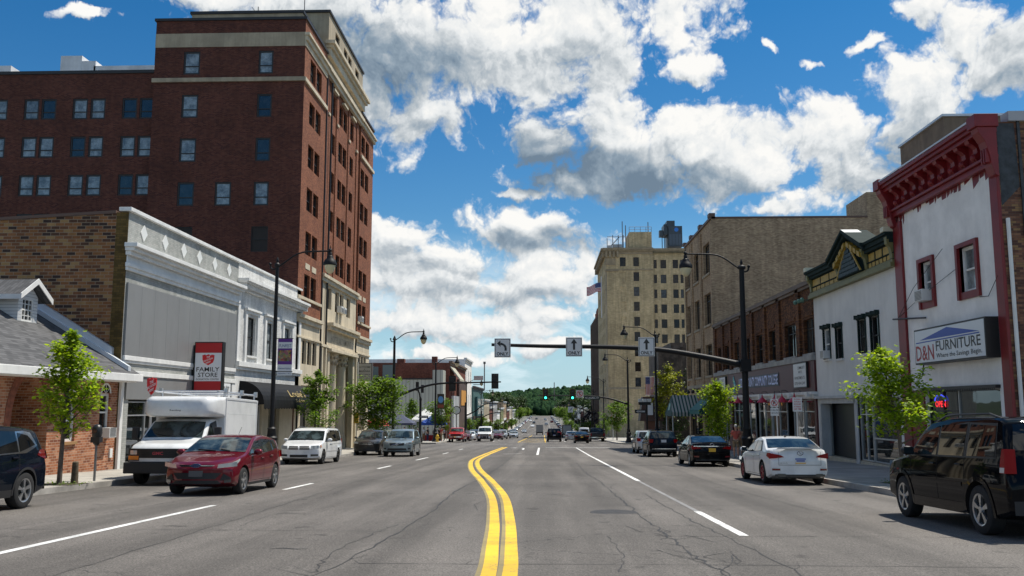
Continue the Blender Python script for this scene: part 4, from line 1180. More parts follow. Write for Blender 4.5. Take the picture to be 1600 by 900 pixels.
# ---------------------------------------------------------------- right: furniture store
def furniture():
 b = bld('furniture_store', 14, 32, 'white furniture store with heavy red bracketed cornice and red framed windows')
 F = FR; y0, y1 = 27.3, 35.5; z0 = -1.4; ztop = 10.45
 wn = [(29.02, 30.22, 5.28, 6.78), (32.3, 33.32, 5.30, 6.78)]
 w = MB()
 wall(w, F, y0, y1, z0, 9.0, [(*o, .22) for o in wn] + [(28.15, 33.55, z0 + .9, 2.15, 1.5)])
 w.build('front_wall', STUCCO, b)
 sd = MB(); sd.poly([(14, y0, z0), (48, y0, z0), (48, y0, 10.25), (14, y0, 10.25)]); sd.poly([(14, y1, z0), (14, y1, 10.2), (48, y1, 10.2), (48, y1, z0)]); sd.poly([(48, y0, z0), (48, y1, z0), (48, y1, 10), (48, y0, 10)])
 sd.build('side_wall', BROWNB, b)
 flat_roof(b, 14.2, 48, y0, y1, 9.9)
 cp = MB(); cp.box(14.35, y0 - .12, 10.252, 48, y0 + .35, 10.56); cp.build('side_coping', mat('grey_metal_coping', (.40, .39, .39), .5, .5), b)
 # red pilasters and base
 for (a0, a1, d0, d1, zt_) in ((y0 - .02, y0 + .46, -.10, 0, 8.9), (34.78, y1, -.10, 0, 8.7), (33.6, 34.77, -.06, .3, 2.12)):
  p = MB(); F.box(p, a0, a1, d0, d1, z0, zt_); p.build('pilaster', REDP, b, bevel=.015)
 # ragged red paint below the cornice
 rg = MB(); rr = random.Random(2); a = 27.35
 while a < 35.4:
  wdt = rr.uniform(.15, .5); d_ = rr.uniform(.05, .34) + (.15 if a < 28.6 or a > 34.4 else 0)
  rg.poly([F.p(a, -.004, 9.0), F.p(a + wdt, -.004, 9.0), F.p(a + wdt * rr.uniform(.7, 1.1), -.004, 9.0 - d_), F.p(a + wdt * rr.uniform(0, .3), -.004, 9.0 - d_ * rr.uniform(.5, 1))]); a += wdt * .92
 rg.build('ragged_paint_edge', REDP, b)
 # cornice
 c = MB()
 F.box(c, y0 - .05, y1 + .05, -.18, 0, 8.92, 9.12); F.box(c, y0 - .08, y1 + .08, -.28, 0, 9.122, 9.22)
 F.box(c, y0, y1, -.10, 0, 9.222, 9.95)
 F.box(c, y0 - .12, y1 + .12, -.60, 0, 10.06, 10.18); F.box(c, y0 - .16, y1 + .16, -.68, 0, 10.182, 10.32); F.box(c, y0 - .08, y1 + .08, -.50, 0, 9.92, 10.058)
 c.build('cornice', REDP, b, bevel=.02)
 for i in range(9):
  k = MB(); a = 28.25 + i * (34.6 - 28.25) / 8
  prof = [(-.10, 9.24), (-.20, 9.22), (-.29, 9.32), (-.29, 9.42), (-.20, 9.52), (-.22, 9.66), (-.32, 9.76), (-.44, 9.82), (-.48, 9.92), (-.10, 9.92)]
  k.hexa([F.p(a - .13, d, z) for d, z in prof], [F.p(a + .13, d, z) for d, z in prof])
  k.ball(F.p(a, -.27, 9.37), .11, 8, 6)
  k.build('bracket', REDP, b, smooth=35)
 for a in (y0 - .15, y1 - .30):
  e = MB(); prof = [(-.06, 8.50), (-.18, 8.56), (-.26, 8.85), (-.30, 9.15), (-.42, 9.6), (-.60, 9.9), (-.64, 10.058), (-.06, 10.058)]
  e.hexa([F.p(a, d, z) for d, z in prof], [F.p(a + .45, d, z) for d, z in prof])
  for j in range(3): F.box(e, a + .05 + j * .14, a + .12 + j * .14, -.40, -.2, 8.95, 9.4)
  F.box(e, a - .05, a + .50, -.72, 0, 10.062, 10.46)
  e.build('end_block', REDP, b, bevel=.015)
 wc = MB(); F.box(wc, y0 + .4, y1 - .4, -.70, .5, 10.322, 10.38); wc.build('flashing', mat('pale_flashing', (.6, .6, .6)), b)
 for o in wn:
  u = window(b, F, o[0], o[1], o[2], o[3], WHT, WG, d=.14, fw=.10, style='sash')
  rfm = MB()
  F.box(rfm, o[0] - .16, o[0], -.10, .1, o[2] - .24, o[3] + .14); F.box(rfm, o[1], o[1] + .16, -.10, .1, o[2] - .24, o[3] + .14); F.box(rfm, o[0], o[1], -.10, .1, o[3], o[3] + .14); F.box(rfm, o[0], o[1], -.06, .1, o[2] - .24, o[2])
  rfm.build('window_surround', REDP, b)
 air_con(b, F, 32.42, 5.3, .66, .42, .40)
 # shop window
 i_ = MB(); F.quad(i_, 28.15, 33.55, 1.5, z0, 2.2); i_.build('shop_interior', INT, b)
 kp = MB(); F.box(kp, 28.15, 33.55, -.02, .3, z0, z0 + .9); kp.build('stall_riser', REDP, b)
 window(b, F, 28.15, 31.2, z0 + .9, 2.1, ALUM, SHOPG, d=.12, style='plain', name='shop_window'); window(b, F, 31.25, 33.5, z0 + .9, 2.1, DARKF, SHOPG, d=.12, style='pair', name='shop_window')
 cu = MB()
 for k_ in range(9):
  a = 33.0 + k_ * .055
  cu.tube([F.p(a, .35 + .03 * (k_ % 2), z0 + .9), F.p(a, .35 + .03 * (k_ % 2), 2.0)], .03, 6)
 cu.build('curtain', mat('white_curtain', (.55, .56, .62), .8), b)
 aw = MB(); F.box(aw, 28.1, 33.6, -.16, 0, 2.10, 2.2)
 for k_ in range(44): F.box(aw, 28.15 + k_ * .124, 28.21 + k_ * .124, -.17, -.15, 2.04, 2.098)
 aw.build('awning_rail', BLK, b)
 dp = MB(); dp.tube([(14.12, y0 - .10, z0), (14.12, y0 - .10, 7.2)], .06, 8); dp.build('downpipe', WHT, b, smooth=40)
 bp = MB(); bp.poly([(14.02, y0 - .006, 7.6), (14.6, y0 - .006, 8.2), (14.55, y0 - .006, 10.2), (14.02, y0 - .006, 10.2)]); bp.box(14.62, y0 - .06, 6.5, 14.7, y0 - .008, 10.25); bp.build('tar_patch', mat('tarred_brick', (.035, .04, .045), .6, var=.5, scale=3), b)
 # iron bar and wires
 ir = MB(); ir.tube([F.p(35.9, -.12, 4.95), F.p(32.9, -.12, 4.72)], .035, 6); ir.build('iron_bar', BLK, b)
 wi = MB()
 wi.tube([F.p(31.15, -.14, 6.95), F.p(33.6, -.2, 5.9), F.p(35.3, -.14, 4.95)], .012, 4); wi.tube([F.p(30.4, -.1, 6.1), F.p(33, -.14, 5.55), F.p(35.3, -.1, 4.98)], .012, 4); wi.tube([F.p(28.9, -.06, 5.0), F.p(28.3, -.08, 4.95), F.p(27.6, -.1, 5.5)], .012, 4)
 wi.build('wire', BLK, b)
furniture()
def furniture_sign():
 F = FR; y0, y1, z0, z1 = 27.95, 33.25, 3.02, 4.28
 t = thing('furniture_sign', (13.8, 31.4, gz(31)), 'wide white sign with blue roof emblem and furniture lettering on the white wall', 'sign')
 q = MB(); F.box(q, y0, y1, -.42, .01, z0, z1); q.build('sign_box', BLK, t)
 w = MB(); F.box(w, y0 + .06, y1 - .06, -.432, -.42, z0 + .06, z1 - .06); w.build('face_panel', mat('sign_face', (.66, .68, .69), .35), t)
 T = F.tf(-.438)
 A = lambda u, z: T(-y1 + u, z)
 r = MB(); r.poly([A(.5, z0 + .85), A(2.7, z1 - .1), A(4.95, z0 + .85)]); r.poly([A(.18, z0 + .75), A(4.95, z0 + .78), A(4.95, z0 + .82), A(.18, z0 + .79)])
 r.build('roof_emblem', mat('emblem_blue', (.015, .06, .34), .4), t)
 e = MB(); put_text(e, 'D&N', A, .14, 1.62, z0 + .12, z0 + .66); e.build('red_lettering', mat('sign_dark_red', (.33, .01, .012), .4), t)
 e = MB(); put_text(e, 'FURNITURE', A, 1.8, 5.0, z0 + .40, z0 + .74); put_text(e, 'Where the Savings Begin.', A, 1.8, 5.05, z0 + .12, z0 + .32, .008); e.build('black_lettering', mat('sign_black', (.015, .015, .016), .4), t)
 c = MB(); c.tube([F.p(33.1, -.2, z0), F.p(33.3, -.15, 2.8), F.p(33.5, -.1, 2.66), F.p(33.6, -.02, 2.72)], .025, 6); c.build('cable', BLK, t)
furniture_sign()
def open_sign():
 F = FR; t = thing('neon_open_sign', F.p(32.6, .3, 1.6), 'red and blue neon open sign glowing inside the furniture shop window', 'neon sign')
 e = MB(); put_text(e, 'OPEN', F.tf(.11), -33.05, -32.2, 1.50, 1.72, .03); e.build('lettering', mat('neon_red', (.8, .02, .03), .4, emit=1.1), t)
 a = MB(); a.tube([F.p(32.62 + .42 * math.cos(PI * k / 10), .10, 1.72 + .22 * math.sin(PI * k / 10)) for k in range(11)], .025, 6); a.build('arc', mat('neon_blue', (.06, .08, .7), .4, emit=1.1), t)
open_sign()
# ---------------------------------------------------------------- right: white shop with green and yellow cornice
def gable_shop():
 b = bld('gabled_white_shop', 14, 41, 'white rendered shop with ornate green and yellow cornice and peaked gable')
 F = FR; y0, y1 = 35.52, 46.6; z0 = -1.8
 wn = [(44.15, 45.15, 3.82, 5.30), (42.4, 43.25, 3.75, 5.22), (39.3, 40.15, 3.8, 5.3), (37.75, 38.65, 3.7, 5.3)]
 w = MB()
 wall(w, F, y0, y1, z0, 7.1, [(*o, .2) for o in wn] + [(41.1, 46.2, z0 + .15, 1.85, 1.1), (36.0, 40.75, z0 + .6, 1.95, .5)])
 solid_rest(w, 14, 40, y0, y1, z0, 7.0, 'W')
 w.build('wall', GREYST, b)
 flat_roof(b, 14.1, 40, y0, y1, 6.9)
 o_ = MB()
 F.box(o_, y0 - .02, y1 + .06, -.26, .02, 7.02, 7.20); F.box(o_, y0 - .02, y1 + .06, -.18, .02, 7.2, 7.32)
 for a in (y0 + .02, 38.35, 41.95, y1 - .28):
  prof = [(0, 7.34), (-.16, 7.36), (-.18, 7.6), (-.22, 7.8), (-.34, 7.95), (-.36, 8.22), (0, 8.22)]
  o_.hexa([F.p(a, d, z) for d, z in prof], [F.p(a + .26, d, z) for d, z in prof])
 o_.build('olive_moulding', OLIVE, b)
 g_ = MB()
 F.box(g_, y0, y1, -.10, .1, 7.32, 8.0)
 for (a0, a1) in ((y0, 38.35), (42.2, y1)):
  F.box(g_, a0 - .02, a1 + .1, -.34, .05, 8.12, 8.30); F.box(g_, a0 - .02, a1 + .1, -.42, .05, 8.302, 8.42); F.box(g_, a0, a1, -.26, .05, 7.99, 8.118)
  F.box(g_, a0, a1, -.16, 0, 7.56, 7.60)
 # steep gable, fish-scale front
 c = 40.25
 g_.hexa([F.p(c - 1.6, -.30, 7.34), F.p(c + 1.6, -.30, 7.34), F.p(c, -.30, 8.85)], [F.p(c - 1.6, .2, 7.34), F.p(c + 1.6, .2, 7.34), F.p(c, .2, 8.85)])
 for sg in (-1, 1):
  e0 = (c + sg * 2.3, 8.42); e1 = (c, 9.42)
  for (off, th, d0) in ((0, .15, -.58), (-.17, .14, -.46)):
   g_.hexa([F.p(e0[0], d0, e0[1] + off), F.p(e1[0], d0, e1[1] + off), F.p(e1[0], d0, e1[1] + off - th), F.p(e0[0], d0, e0[1] + off - th)],
     [F.p(e0[0], .6, e0[1] + off), F.p(e1[0], .6, e1[1] + off), F.p(e1[0], .6, e1[1] + off - th), F.p(e0[0], .6, e0[1] + off - th)])
 g_.build('green_cornice', GREENP, b, bevel=.012)
 sc = MB()
 for r_ in range(7):
  z = 7.46 + r_ * .19; half = (8.75 - z) / 1.4 * 1.5
  k = -int(half / .2)
  while k * .2 < half - .05:
   a = c + k * .2 + (.1 if r_ % 2 else 0)
   if abs(a - c) < half - .02: sc.hexa([F.p(a - .09, -.33, z + .1), F.p(a - .08, -.34, z - .04), F.p(a, -.35, z - .1), F.p(a + .08, -.34, z - .04), F.p(a + .09, -.33, z + .1)], [F.p(a - .09, -.3, z + .1), F.p(a - .08, -.3, z - .04), F.p(a, -.3, z - .1), F.p(a + .08, -.3, z - .04), F.p(a + .09, -.3, z + .1)])
   k += 1
 sc.build('fish_scale_shingles', mat('green_grey_shingle', (.034, .055, .055), .6, var=.2, scale=5), b)
 yl = MB()
 for (a0, a1) in ((y0 + .32, 38.3), (42.2, y1 - .3)):
  n_ = 6
  for i in range(n_):
   a = lerp(a0, a1, i / n_); wd_ = (a1 - a0) / n_
   F.box(yl, a + .06, a + wd_ - .06, -.115, -.09, 7.36, 7.54)
  for i in range(3):
   a = lerp(a0, a1, i / 3); wd_ = (a1 - a0) / 3
   F.box(yl, a + .08, a + wd_ - .08, -.115, -.09, 7.62, 7.94)
 for sg in (-1, 1):
  for i in range(4):
   t = i / 4 + .05; a = c + sg * lerp(1.85, .1, t); z = lerp(8.1, 8.92, t)
   yl.hexa([F.p(a, -.42, z - .25), F.p(a - sg * .3, -.42, z - .12), F.p(a - sg * .3, -.42, z + .10), F.p(a, -.42, z - .03)], [F.p(a, -.2, z - .25), F.p(a - sg * .3, -.2, z - .12), F.p(a - sg * .3, -.2, z + .10), F.p(a, -.2, z - .03)])
  yl.hexa([F.p(c + sg * 1.62, -.34, 7.36), F.p(c + sg * 1.52, -.34, 7.36), F.p(c + sg * .02, -.34, 8.76), F.p(c + sg * .02, -.34, 8.88)], [F.p(c + sg * 1.62, -.28, 7.36), F.p(c + sg * 1.52, -.28, 7.36), F.p(c + sg * .02, -.28, 8.76), F.p(c + sg * .02, -.28, 8.88)])
 yl.build('yellow_panels', YELLOWP, b)
 cp = MB()
 for a in (y0 + .02, y1 - .36): F.box(cp, a, a + .34, -.46, .0, 8.424, 8.62)
 cp.build('corner_cap', mat('pale_cap', (.60, .58, .42), .5), b)
 cq = MB()
 for sg in (-1, 1):
  cq.hexa([F.p(c + sg * .5, -.56, 9.215), F.p(c, -.56, 9.433), F.p(c, -.56, 9.423), F.p(c + sg * .5, -.56, 9.205)], [F.p(c + sg * .5, .2, 9.215), F.p(c, .2, 9.433), F.p(c, .2, 9.423), F.p(c + sg * .5, .2, 9.205)])
 cq.build('gable_flashing', mat('bright_flashing', (.50, .51, .50), .5, .2), b)
 lp = MB()
 for y in (46.75, 47.35, 48.0):
  lp.tube([(14.0, y + .2, 7.05), (13.7, y, 7.0), (13.45, y - .2, 7.02)], .02, 5); lp.ball((13.4, y - .22, 6.98), .12, 8, 6)
 lp.build('lamp_bracket', mat('verdigris', (.10, .20, .15), .5), b)
 for o in wn:
  window(b, F, *o, DARKF if o[0] < 44 else WHT, WGD if o[0] < 44 else WG, d=.08, style='sash', sill=.1, sm=GREYST)
  hd = MB(); F.box(hd, o[0] - .12, o[1] + .12, -.16, 0, o[3] + .06, o[3] + .15); F.box(hd, o[0] - .06, o[1] + .06, -.09, 0, o[3], o[3] + .058)
  for a in (o[0] - .1, (o[0] + o[1]) / 2 - .06, o[1] - .02): F.box(hd, a, a + .12, -.18, 0, o[3] + .04, o[3] + .22)
  F.box(hd, o[0] - .07, o[0], -.05, .05, o[2], o[3]); F.box(hd, o[1], o[1] + .07, -.05, .05, o[2], o[3])
  hd.build('window_hood', GREENP, b)
 air_con(b, F, 44.35, 3.85, .6, .38, .3)
 # shop fronts
 i_ = MB(); F.quad(i_, 36.0, 46.2, 1.1, z0, 2.0); i_.build('shop_interior', INT, b)
 dk = MB(); F.box(dk, 41.2, 46.1, .55, .6, z0 + .9, 1.85); dk.build('dark_screen', mat('black_screen', (.006, .006, .008), .35), b)
 bm_ = MB(); F.box(bm_, 40.9, 46.55, -.22, 0, 1.9, 2.02); F.box(bm_, 41.0, 46.4, -.06, 0, 1.66, 1.898); F.box(bm_, 45.95, 46.2, -.06, .4, z0, 1.66); F.box(bm_, 40.75, 41.1, -.06, .4, z0, 1.98)
 bm_.build('shop_frame', mat('pale_grey_wood', (.50, .50, .49), .6, var=.1, streak=.1), b)
 rs = MB(); F.box(rs, 41.2, 45.9, .2, .6, z0, z0 + .88); F.box(rs, 35.9, 40.7, -.02, .3, z0, z0 + .95); rs.build('stall_riser', mat('cream_riser', (.50, .44, .33), .7, var=.14, scale=2), b)
 window(b, F, 39.15, 40.65, z0 + .98, 1.95, ALUM, SHOPG, d=.06, style='pair', name='shop_window'); window(b, F, 36.05, 39.1, z0 + .98, 1.95, ALUM, SHOPG, d=.06, style='low', name='shop_window')
gable_shop()
# ---------------------------------------------------------------- right: college in brown brick
def college():
 b = bld('brown_brick_college', 14, 60, 'long dark brown brick building with maroon college fascia and glazed ground floor')
 F = FR; y0, y1 = 46.6, 73.5; z0 = -2.6
 wn = [(46.75, 48.55), (50.1, 52.35), (54.5, 55.95), (57.75, 59.3), (61.15, 62.4), (64.6, 66.1), (68.1, 69.6), (70.7, 72.3)]
 w = MB(); wall(w, F, y0, y1, z0, 7.85, [(a, c, 4.28, 6.1, .3) for a, c in wn] + [(46.9, 67.2, z0, 1.9, 1.2), (68.6, 73.2, z0, 1.6, 1.2)])
 solid_rest(w, 14, 42, y0, y1, z0, 7.6, 'W')
 for a in (49.3, 53.4, 56.85, 60.25, 63.5, 67.1, 70.15, 73.2): F.box(w, a - .3, a + .3, -.12, 0, 4.2, 7.9)
 for a, c in wn: F.box(w, a - .02, c + .02, -.05, 0, 6.24, 6.42)
 w.build('wall', COLLB, b)
 flat_roof(b, 14.2, 42, y0, y1, 7.4)
 t = MB(); F.box(t, y0, y1, -.22, .3, 7.852, 8.08); F.box(t, y0, y1, -.12, 0, 7.7, 7.85)
 t.build('coping', mat('brown_stone', (.14, .10, .075), .7, var=.2), b)
 l = MB(); F.box(l, y0 + .05, y1, -.20, 0, 3.88, 4.16); l.build('ledge', mat('grey_ledge', (.33, .32, .30), .7, var=.2, streak=.2), b)
 s = MB(); F.box(s, y0 + .05, 68.4, -.10, 0, 2.28, 3.88); F.box(s, y0 + .02, y0 + .38, -.08, 0, z0, 2.278); F.box(s, 67.3, 68.3, -.08, 0, z0, 2.278); s.build('fascia', MAROON, b)
 s = MB(); F.box(s, 68.42, y1 - .1, -.06, 0, 1.62, 3.88); s.build('tan_fascia', LIME2, b)
 cr = MB(); F.box(cr, 46.5, 67.4, -.34, 0, 2.12, 2.27); F.box(cr, 46.6, 67.3, -.2, 0, 1.92, 2.118)
 k = 46.9
 while k < 67.2: F.box(cr, k, k + .4, -.46, 0, 2.0, 2.25); k += 3.4
 cr.build('shop_cornice', WHT, b)
 for a, c in wn: window(b, F, a, c, 4.28, 6.1, DARKF, WGD, d=.2, style='pair' if c - a > 1.7 else 'sash', sill=.1, sm=mat('grey_ledge', (.33, .32, .30)))
 i_ = MB(); F.quad(i_, 46.9, 73.2, 1.2, z0, 2.0); i_.build('shop_interior', mat('shop_inside', (.05, .05, .05), .9, var=.9, scale=.9), b)
 for (a, c) in ((47.0, 49.2), (49.4, 51.4), (52.8, 56.2), (56.4, 59.6), (60.6, 63.8), (64.0, 67.2)): window(b, F, a, c, -1.2 if a > 52 else -1.0, 1.88, ALUM, SHOPG, d=.1, style='store', name='shop_window')
 window(b, F, 51.5, 52.7, -1.35, 1.88, DARKF, SHOPG, d=.5, style='low', name='door'); window(b, F, 59.7, 60.5, -1.55, 1.88, ALUM, SHOPG, d=.4, style='low', name='door')
 window(b, F, 68.8, 73.0, -1.4, 1.5, ALUM, SHOPG, d=.1, style='store', name='shop_window')
 k_ = MB(); F.box(k_, 47.0, 51.4, 0, .3, z0, -1.02); F.box(k_, 52.8, 67.2, 0, .3, z0, -1.22); k_.build('stall_riser', mat('grey_riser', (.22, .22, .22), .7, var=.2), b)
 for y in (48.9, 51.4, 53.0, 56.0, 59.6, 63.0, 66.3):
  lm = MB(); lm.lathe([(.03, .42), (.05, .28), (.12, .22), (.34, 0), (.35, -.04)], (13.45, y, 1.78), 14); lo = lm.build('lamp_shade', mat('red_enamel', (.50, .015, .05), .35), b, smooth=40)
  a = MB(); a.tube([(14.0, y, 2.1), (13.7, y, 2.4), (13.45, y, 2.4), (13.45, y, 2.15)], .02, 5); a.build('arm', BLK, lo)
 e = MB(); put_text(e, 'LUZERNE COUNTY COMMUNITY COLLEGE', F.tf(-.16), -64.3, -53.7, 2.80, 3.42, .02)
 e.build('lettering', mat('blue_white_letters', (.55, .62, .98), .4), b)
 bk = MB(); F.box(bk, 53.6, 64.5, -.12, -.10, 2.72, 3.50); bk.build('letter_backing', mat('dark_letter_board', (.012, .014, .035), .5), b)  # dark board fixed behind the college letters
 em = MB()
 for (da, z, r_) in ((0, 3.4, .22), (.35, 3.05, .28), (.1, 2.7, .2)):
  em.hexa([F.p(66.2 - da - r_, -.14, z), F.p(66.2 - da, -.14, z - r_ * 1.3), F.p(66.2 - da + r_, -.14, z), F.p(66.2 - da, -.14, z + r_ * 1.3)], [F.p(66.2 - da - r_, -.10, z), F.p(66.2 - da, -.10, z - r_ * 1.3), F.p(66.2 - da + r_, -.10, z), F.p(66.2 - da, -.10, z + r_ * 1.3)])
 em.build('emblem', mat('teal_emblem', (.05, .35, .40), .4), b)
college()
def board_sign(name, F, a0, a1, z0, z1, lines, label, dproud=.12, dark=BLK, face=(.66, .67, .66)):
 """flat rectangular notice fixed to a wall, with its words"""
 t = thing(name, F.p((a0 + a1) / 2, 0, z0), label, 'sign')
 q = MB(); F.box(q, a0, a1, -dproud, .0, z0, z1); q.build('backing', dark, t)
 w = MB(); F.box(w, a0 + .05, a1 - .05, -dproud - .012, -dproud, z0 + .05, z1 - .05); w.build('face_panel', mat('board_' + str(face), face, .5), t)
 e = MB(); T = F.tf(-dproud - .017); k = F.read()
 L, Rr = (a0, a1) if k > 0 else (-a1, -a0)
 for st, f0, f1, g0, g1 in lines:
  put_text(e, st, T, lerp(L, Rr, f0), lerp(L, Rr, f1), lerp(z0, z1, g0), lerp(z0, z1, g1), .004)
 if lines: e.build('lettering', mat('board_ink', (.07, .07, .075), .5), t)
 return t
board_sign('wall_sign', FR, 47.65, 50.1, 2.5, 3.84, [('COMMUNITY', .35, .92, .74, .86), ('ARTS', .4, .7, .58, .68), ('APARTMENTS', .1, .9, .34, .46), ('(570) 454-2349', .1, .9, .1, .24)], 'tall white notice with phone number at the near end of the maroon fascia', dproud=.22)
board_sign('wall_sign', FR, 68.75, 71.0, 2.45, 3.75, [('OFFICE', .2, .8, .7, .85), ('SPACE', .2, .8, .5, .62), ('FOR RENT', .2, .8, .2, .32)], 'white notice board at the far end of the maroon fascia', dproud=.22)
board_sign('wall_sign', FR, 71.4, 73.2, 2.5, 3.6, [('NOTARY', .1, .9, .6, .8)], 'grey notice board beside the tan brick corner', face=(.3, .33, .33))
# ---------------------------------------------------------------- right: tan brick block
def tan_block():
 b = bld('tan_brick_block', 14, 80, 'four storey tan brick block with piers, tall dark windows and blank flank')
 F = FR; y0, y1 = 73.5, 87.4; z0 = -3.0; FS = Face('y', 73.5, -1)
 cols = [(74.8, 77.75), (79.95, 82.7), (84.7, 86.9)]; rws = [(12.65, 15.3), (8.34, 11.0), (4.07, 6.68)]
 ops = [(a, c, q0, q1, .4) for a, c in cols for q0, q1 in rws]
 w = MB(); wall(w, F, y0, y1, z0, 16.9, ops + [(74.2, 79.0, z0, 1.3, 1.2), (80.2, 86.6, z0, 1.2, 1.2)])
 for a in (73.5, 78.3, 78.95, 83.2, 83.9, 87.0): F.box(w, a + .003, a + .38, -.14, 0, 3.4, 16.6)
 w.poly([(14, y0, z0), (45, y0, z0), (45, y0, 16.95), (14, y0, 16.95)])
 solid_rest(w, 14, 45, y0, y1, z0, 16.9, 'WS')
 w.box(26.8, y0 + .004, 16.9, 40, y0 + 5, 19.1)
 w.build('wall', TANB, b)
 flat_roof(b, 14.2, 45, y0 + .1, y1, 16.6)
 t = MB(); FS.box(t, 14.0, 26.79, -.06, .3, 16.952, 17.1); F.box(t, y0 - .06, y1, -.14, .3, 16.902, 17.1)
 for a in (73.4, 78.2, 83.1, 87.0): F.box(t, a, a + .8, -.2, .3, 17.102, 17.4)
 t.build('coping', mat('brown_coping', (.12, .07, .05)), b)
 sl = MB()
 for a, c in cols:
  for q0, q1 in rws: F.box(sl, a - .1, c + .1, -.12, .1, q0 - .18, q0 - .002)
 F.box(sl, y0, y1, -.10, 0, 2.3, 2.5); F.box(sl, y0, y1, -.14, 0, 3.1, 3.4)
 sl.build('stone_trim', LIME2, b)
 for o in ops: window(b, F, o[0], o[1], o[2], o[3], DARKF, WGD, d=.25, style='store')
 i_ = MB(); F.quad(i_, 74.2, 86.6, 1.2, z0, 1.4); i_.build('shop_interior', INT, b)
 window(b, F, 74.3, 78.9, -1.8, 1.2, DARKF, SHOPG, d=.2, style='store', name='shop_window'); window(b, F, 80.3, 86.5, -1.9, 1.1, DARKF, SHOPG, d=.2, style='store', name='shop_window')
 lm = MB()
 for y in (74.6, 76.3, 79.4, 82, 84.4): lm.tube([(14, y, 3.0), (13.6, y, 3.1), (13.5, y, 2.9)], .03, 5); lm.ball((13.5, y, 2.8), .16, 8, 6)
 lm.build('gooseneck_lamp', BLK, b)
tan_block()
def awning(y0, y1, zt, zb, dep, label, stripe=True):
 F = FR
 t = thing('striped_awning' if stripe else 'green_awning', F.p((y0 + y1) / 2, 0, zb), label, 'awning')
 nm = 'awning_stripe' if stripe else 'awning_green'
 if nm not in MATS:
  m, n, bb = _new(nm)
  s = n('ShaderNodeSeparateXYZ', {0: pos(n)})
  f = n.m('LESS_THAN', n.m('FRACT', n.m('DIVIDE', s.outputs[1], .62)), .38 if stripe else 0.0)
  m.node_tree.links.new(n.mix(f, (.010, .055, .045, 1) if stripe else (.03, .15, .13, 1), (.40, .40, .36, 1)), bb.inputs['Base Color']); bb.inputs['Roughness'].default_value = .7
 q = MB()
 q.hexa([F.p(y0, 0, zt), F.p(y1, 0, zt), F.p(y1, -dep, zb + .35), F.p(y0, -dep, zb + .35)], [F.p(y0, 0, zt - .03), F.p(y1, 0, zt - .03), F.p(y1, -dep, zb + .32), F.p(y0, -dep, zb + .32)])
 q.box(*F.p(y0, -dep, zb), *F.p(y1, -dep + .02, zb + .345))
 q.build('canopy', MATS[nm], t)
 e = MB()
 for y in (y0 + .01, y1 - .01): e.poly([F.p(y, 0, zt - .03), F.p(y, -dep + .02, zb + .31), F.p(y, -dep + .02, zb), F.p(y, 0, zb)])
 e.build('end_panel', mat('awning_green_solid', (.008, .055, .05), .7), t)
def entrance_canopy():
 t = thing('striped_awning', (12.6, 82, .6), 'green and cream striped entrance awning reaching over the pavement from the tan block', 'awning')
 m, n, bb = _new('awning_stripe')
 sx = n('ShaderNodeSeparateXYZ', {0: pos(n)})
 f = n.m('LESS_THAN', n.m('FRACT', n.m('DIVIDE', sx.outputs[0], .30)), .55)
 m.node_tree.links.new(n.mix(f, (.012, .07, .055, 1), (.42, .42, .37, 1)), bb.inputs['Base Color']); bb.inputs['Roughness'].default_value = .7
 x0, x1 = 11.35, 13.98; q = MB()
 q.hexa([(x0 + .35, 82.6, 2.5), (x1, 82.6, 2.5), (x1, 80.5, .98), (x0, 80.5, .98)], [(x0 + .35, 82.6, 2.46), (x1, 82.6, 2.46), (x1, 80.5, .94), (x0, 80.5, .94)])
 q.hexa([(x0 + .35, 82.63, 2.5), (x1, 82.63, 2.5), (x1, 84.7, .98), (x0, 84.7, .98)], [(x0 + .35, 82.63, 2.46), (x1, 82.63, 2.46), (x1, 84.7, .94), (x0, 84.7, .94)])
 q.box(x0, 80.46, .62, x1, 80.5, .975); q.build('canopy', m, t)
 e = MB(); e.hexa([(x0 - .01, 80.5, .62), (x0 - .01, 84.7, .62), (x0 - .01, 84.7, .96), (x0 + .33, 82.6, 2.46), (x0 - .01, 80.5, .96)], [(x0 + .02, 80.5, .62), (x0 + .02, 84.7, .62), (x0 + .02, 84.7, .96), (x0 + .36, 82.6, 2.46), (x0 + .02, 80.5, .96)])
 e.build('end_panel', mat('awning_green_solid', (.008, .055, .05), .7), t)
 d = MB(); d.hexa([(x0 + .06, 82.2, 1.15), (x0 + .06, 83.0, 1.15), (x0 + .2, 83.0, 1.75), (x0 + .2, 82.2, 1.75)], [(x0 + .02, 82.2, 1.15), (x0 + .02, 83.0, 1.15), (x0 + .14, 83.0, 1.75), (x0 + .14, 82.2, 1.75)]); d.build('emblem', mat('awning_emblem', (.3, .5, .45), .6), t)
 for y in (80.6, 84.6):
  l = MB(); l.tube([(x0 + .1, y, gz(y) + .15), (x0 + .1, y, .65)], .04, 6); l.build('leg', ALUM, t)
entrance_canopy()
awning(74.3, 79.2, 2.35, .85, 1.3, 'plain green sloping awning beside the striped one', False)
# brown blocks showing behind the furniture store
b = bld('rear_brick_block', 20.5, 47, 'brown brick rear block rising behind the red cornice')
q = MB(); solid_rest(q, 20.5, 46, 45, 50.6, -1.5, 16.2)
q.build('wall', mat('brown_render', (.20, .145, .10), .85, var=.15, streak=.15), b); flat_roof(b, 20.5, 46, 45, 50.6, 16.1)
q = MB(); q.box(20.4, 44.9, 16.2, 46, 45.2, 16.32); q.box(20.4, 45.2, 16.2, 20.7, 50.7, 16.32); q.build('coping', mat('pale_flashing', (.6, .6, .6)), b)
window(b, Face('x', 20.5, -1), 46.0, 46.8, 13.6, 14.6, DARKF, WGD, d=-.02)
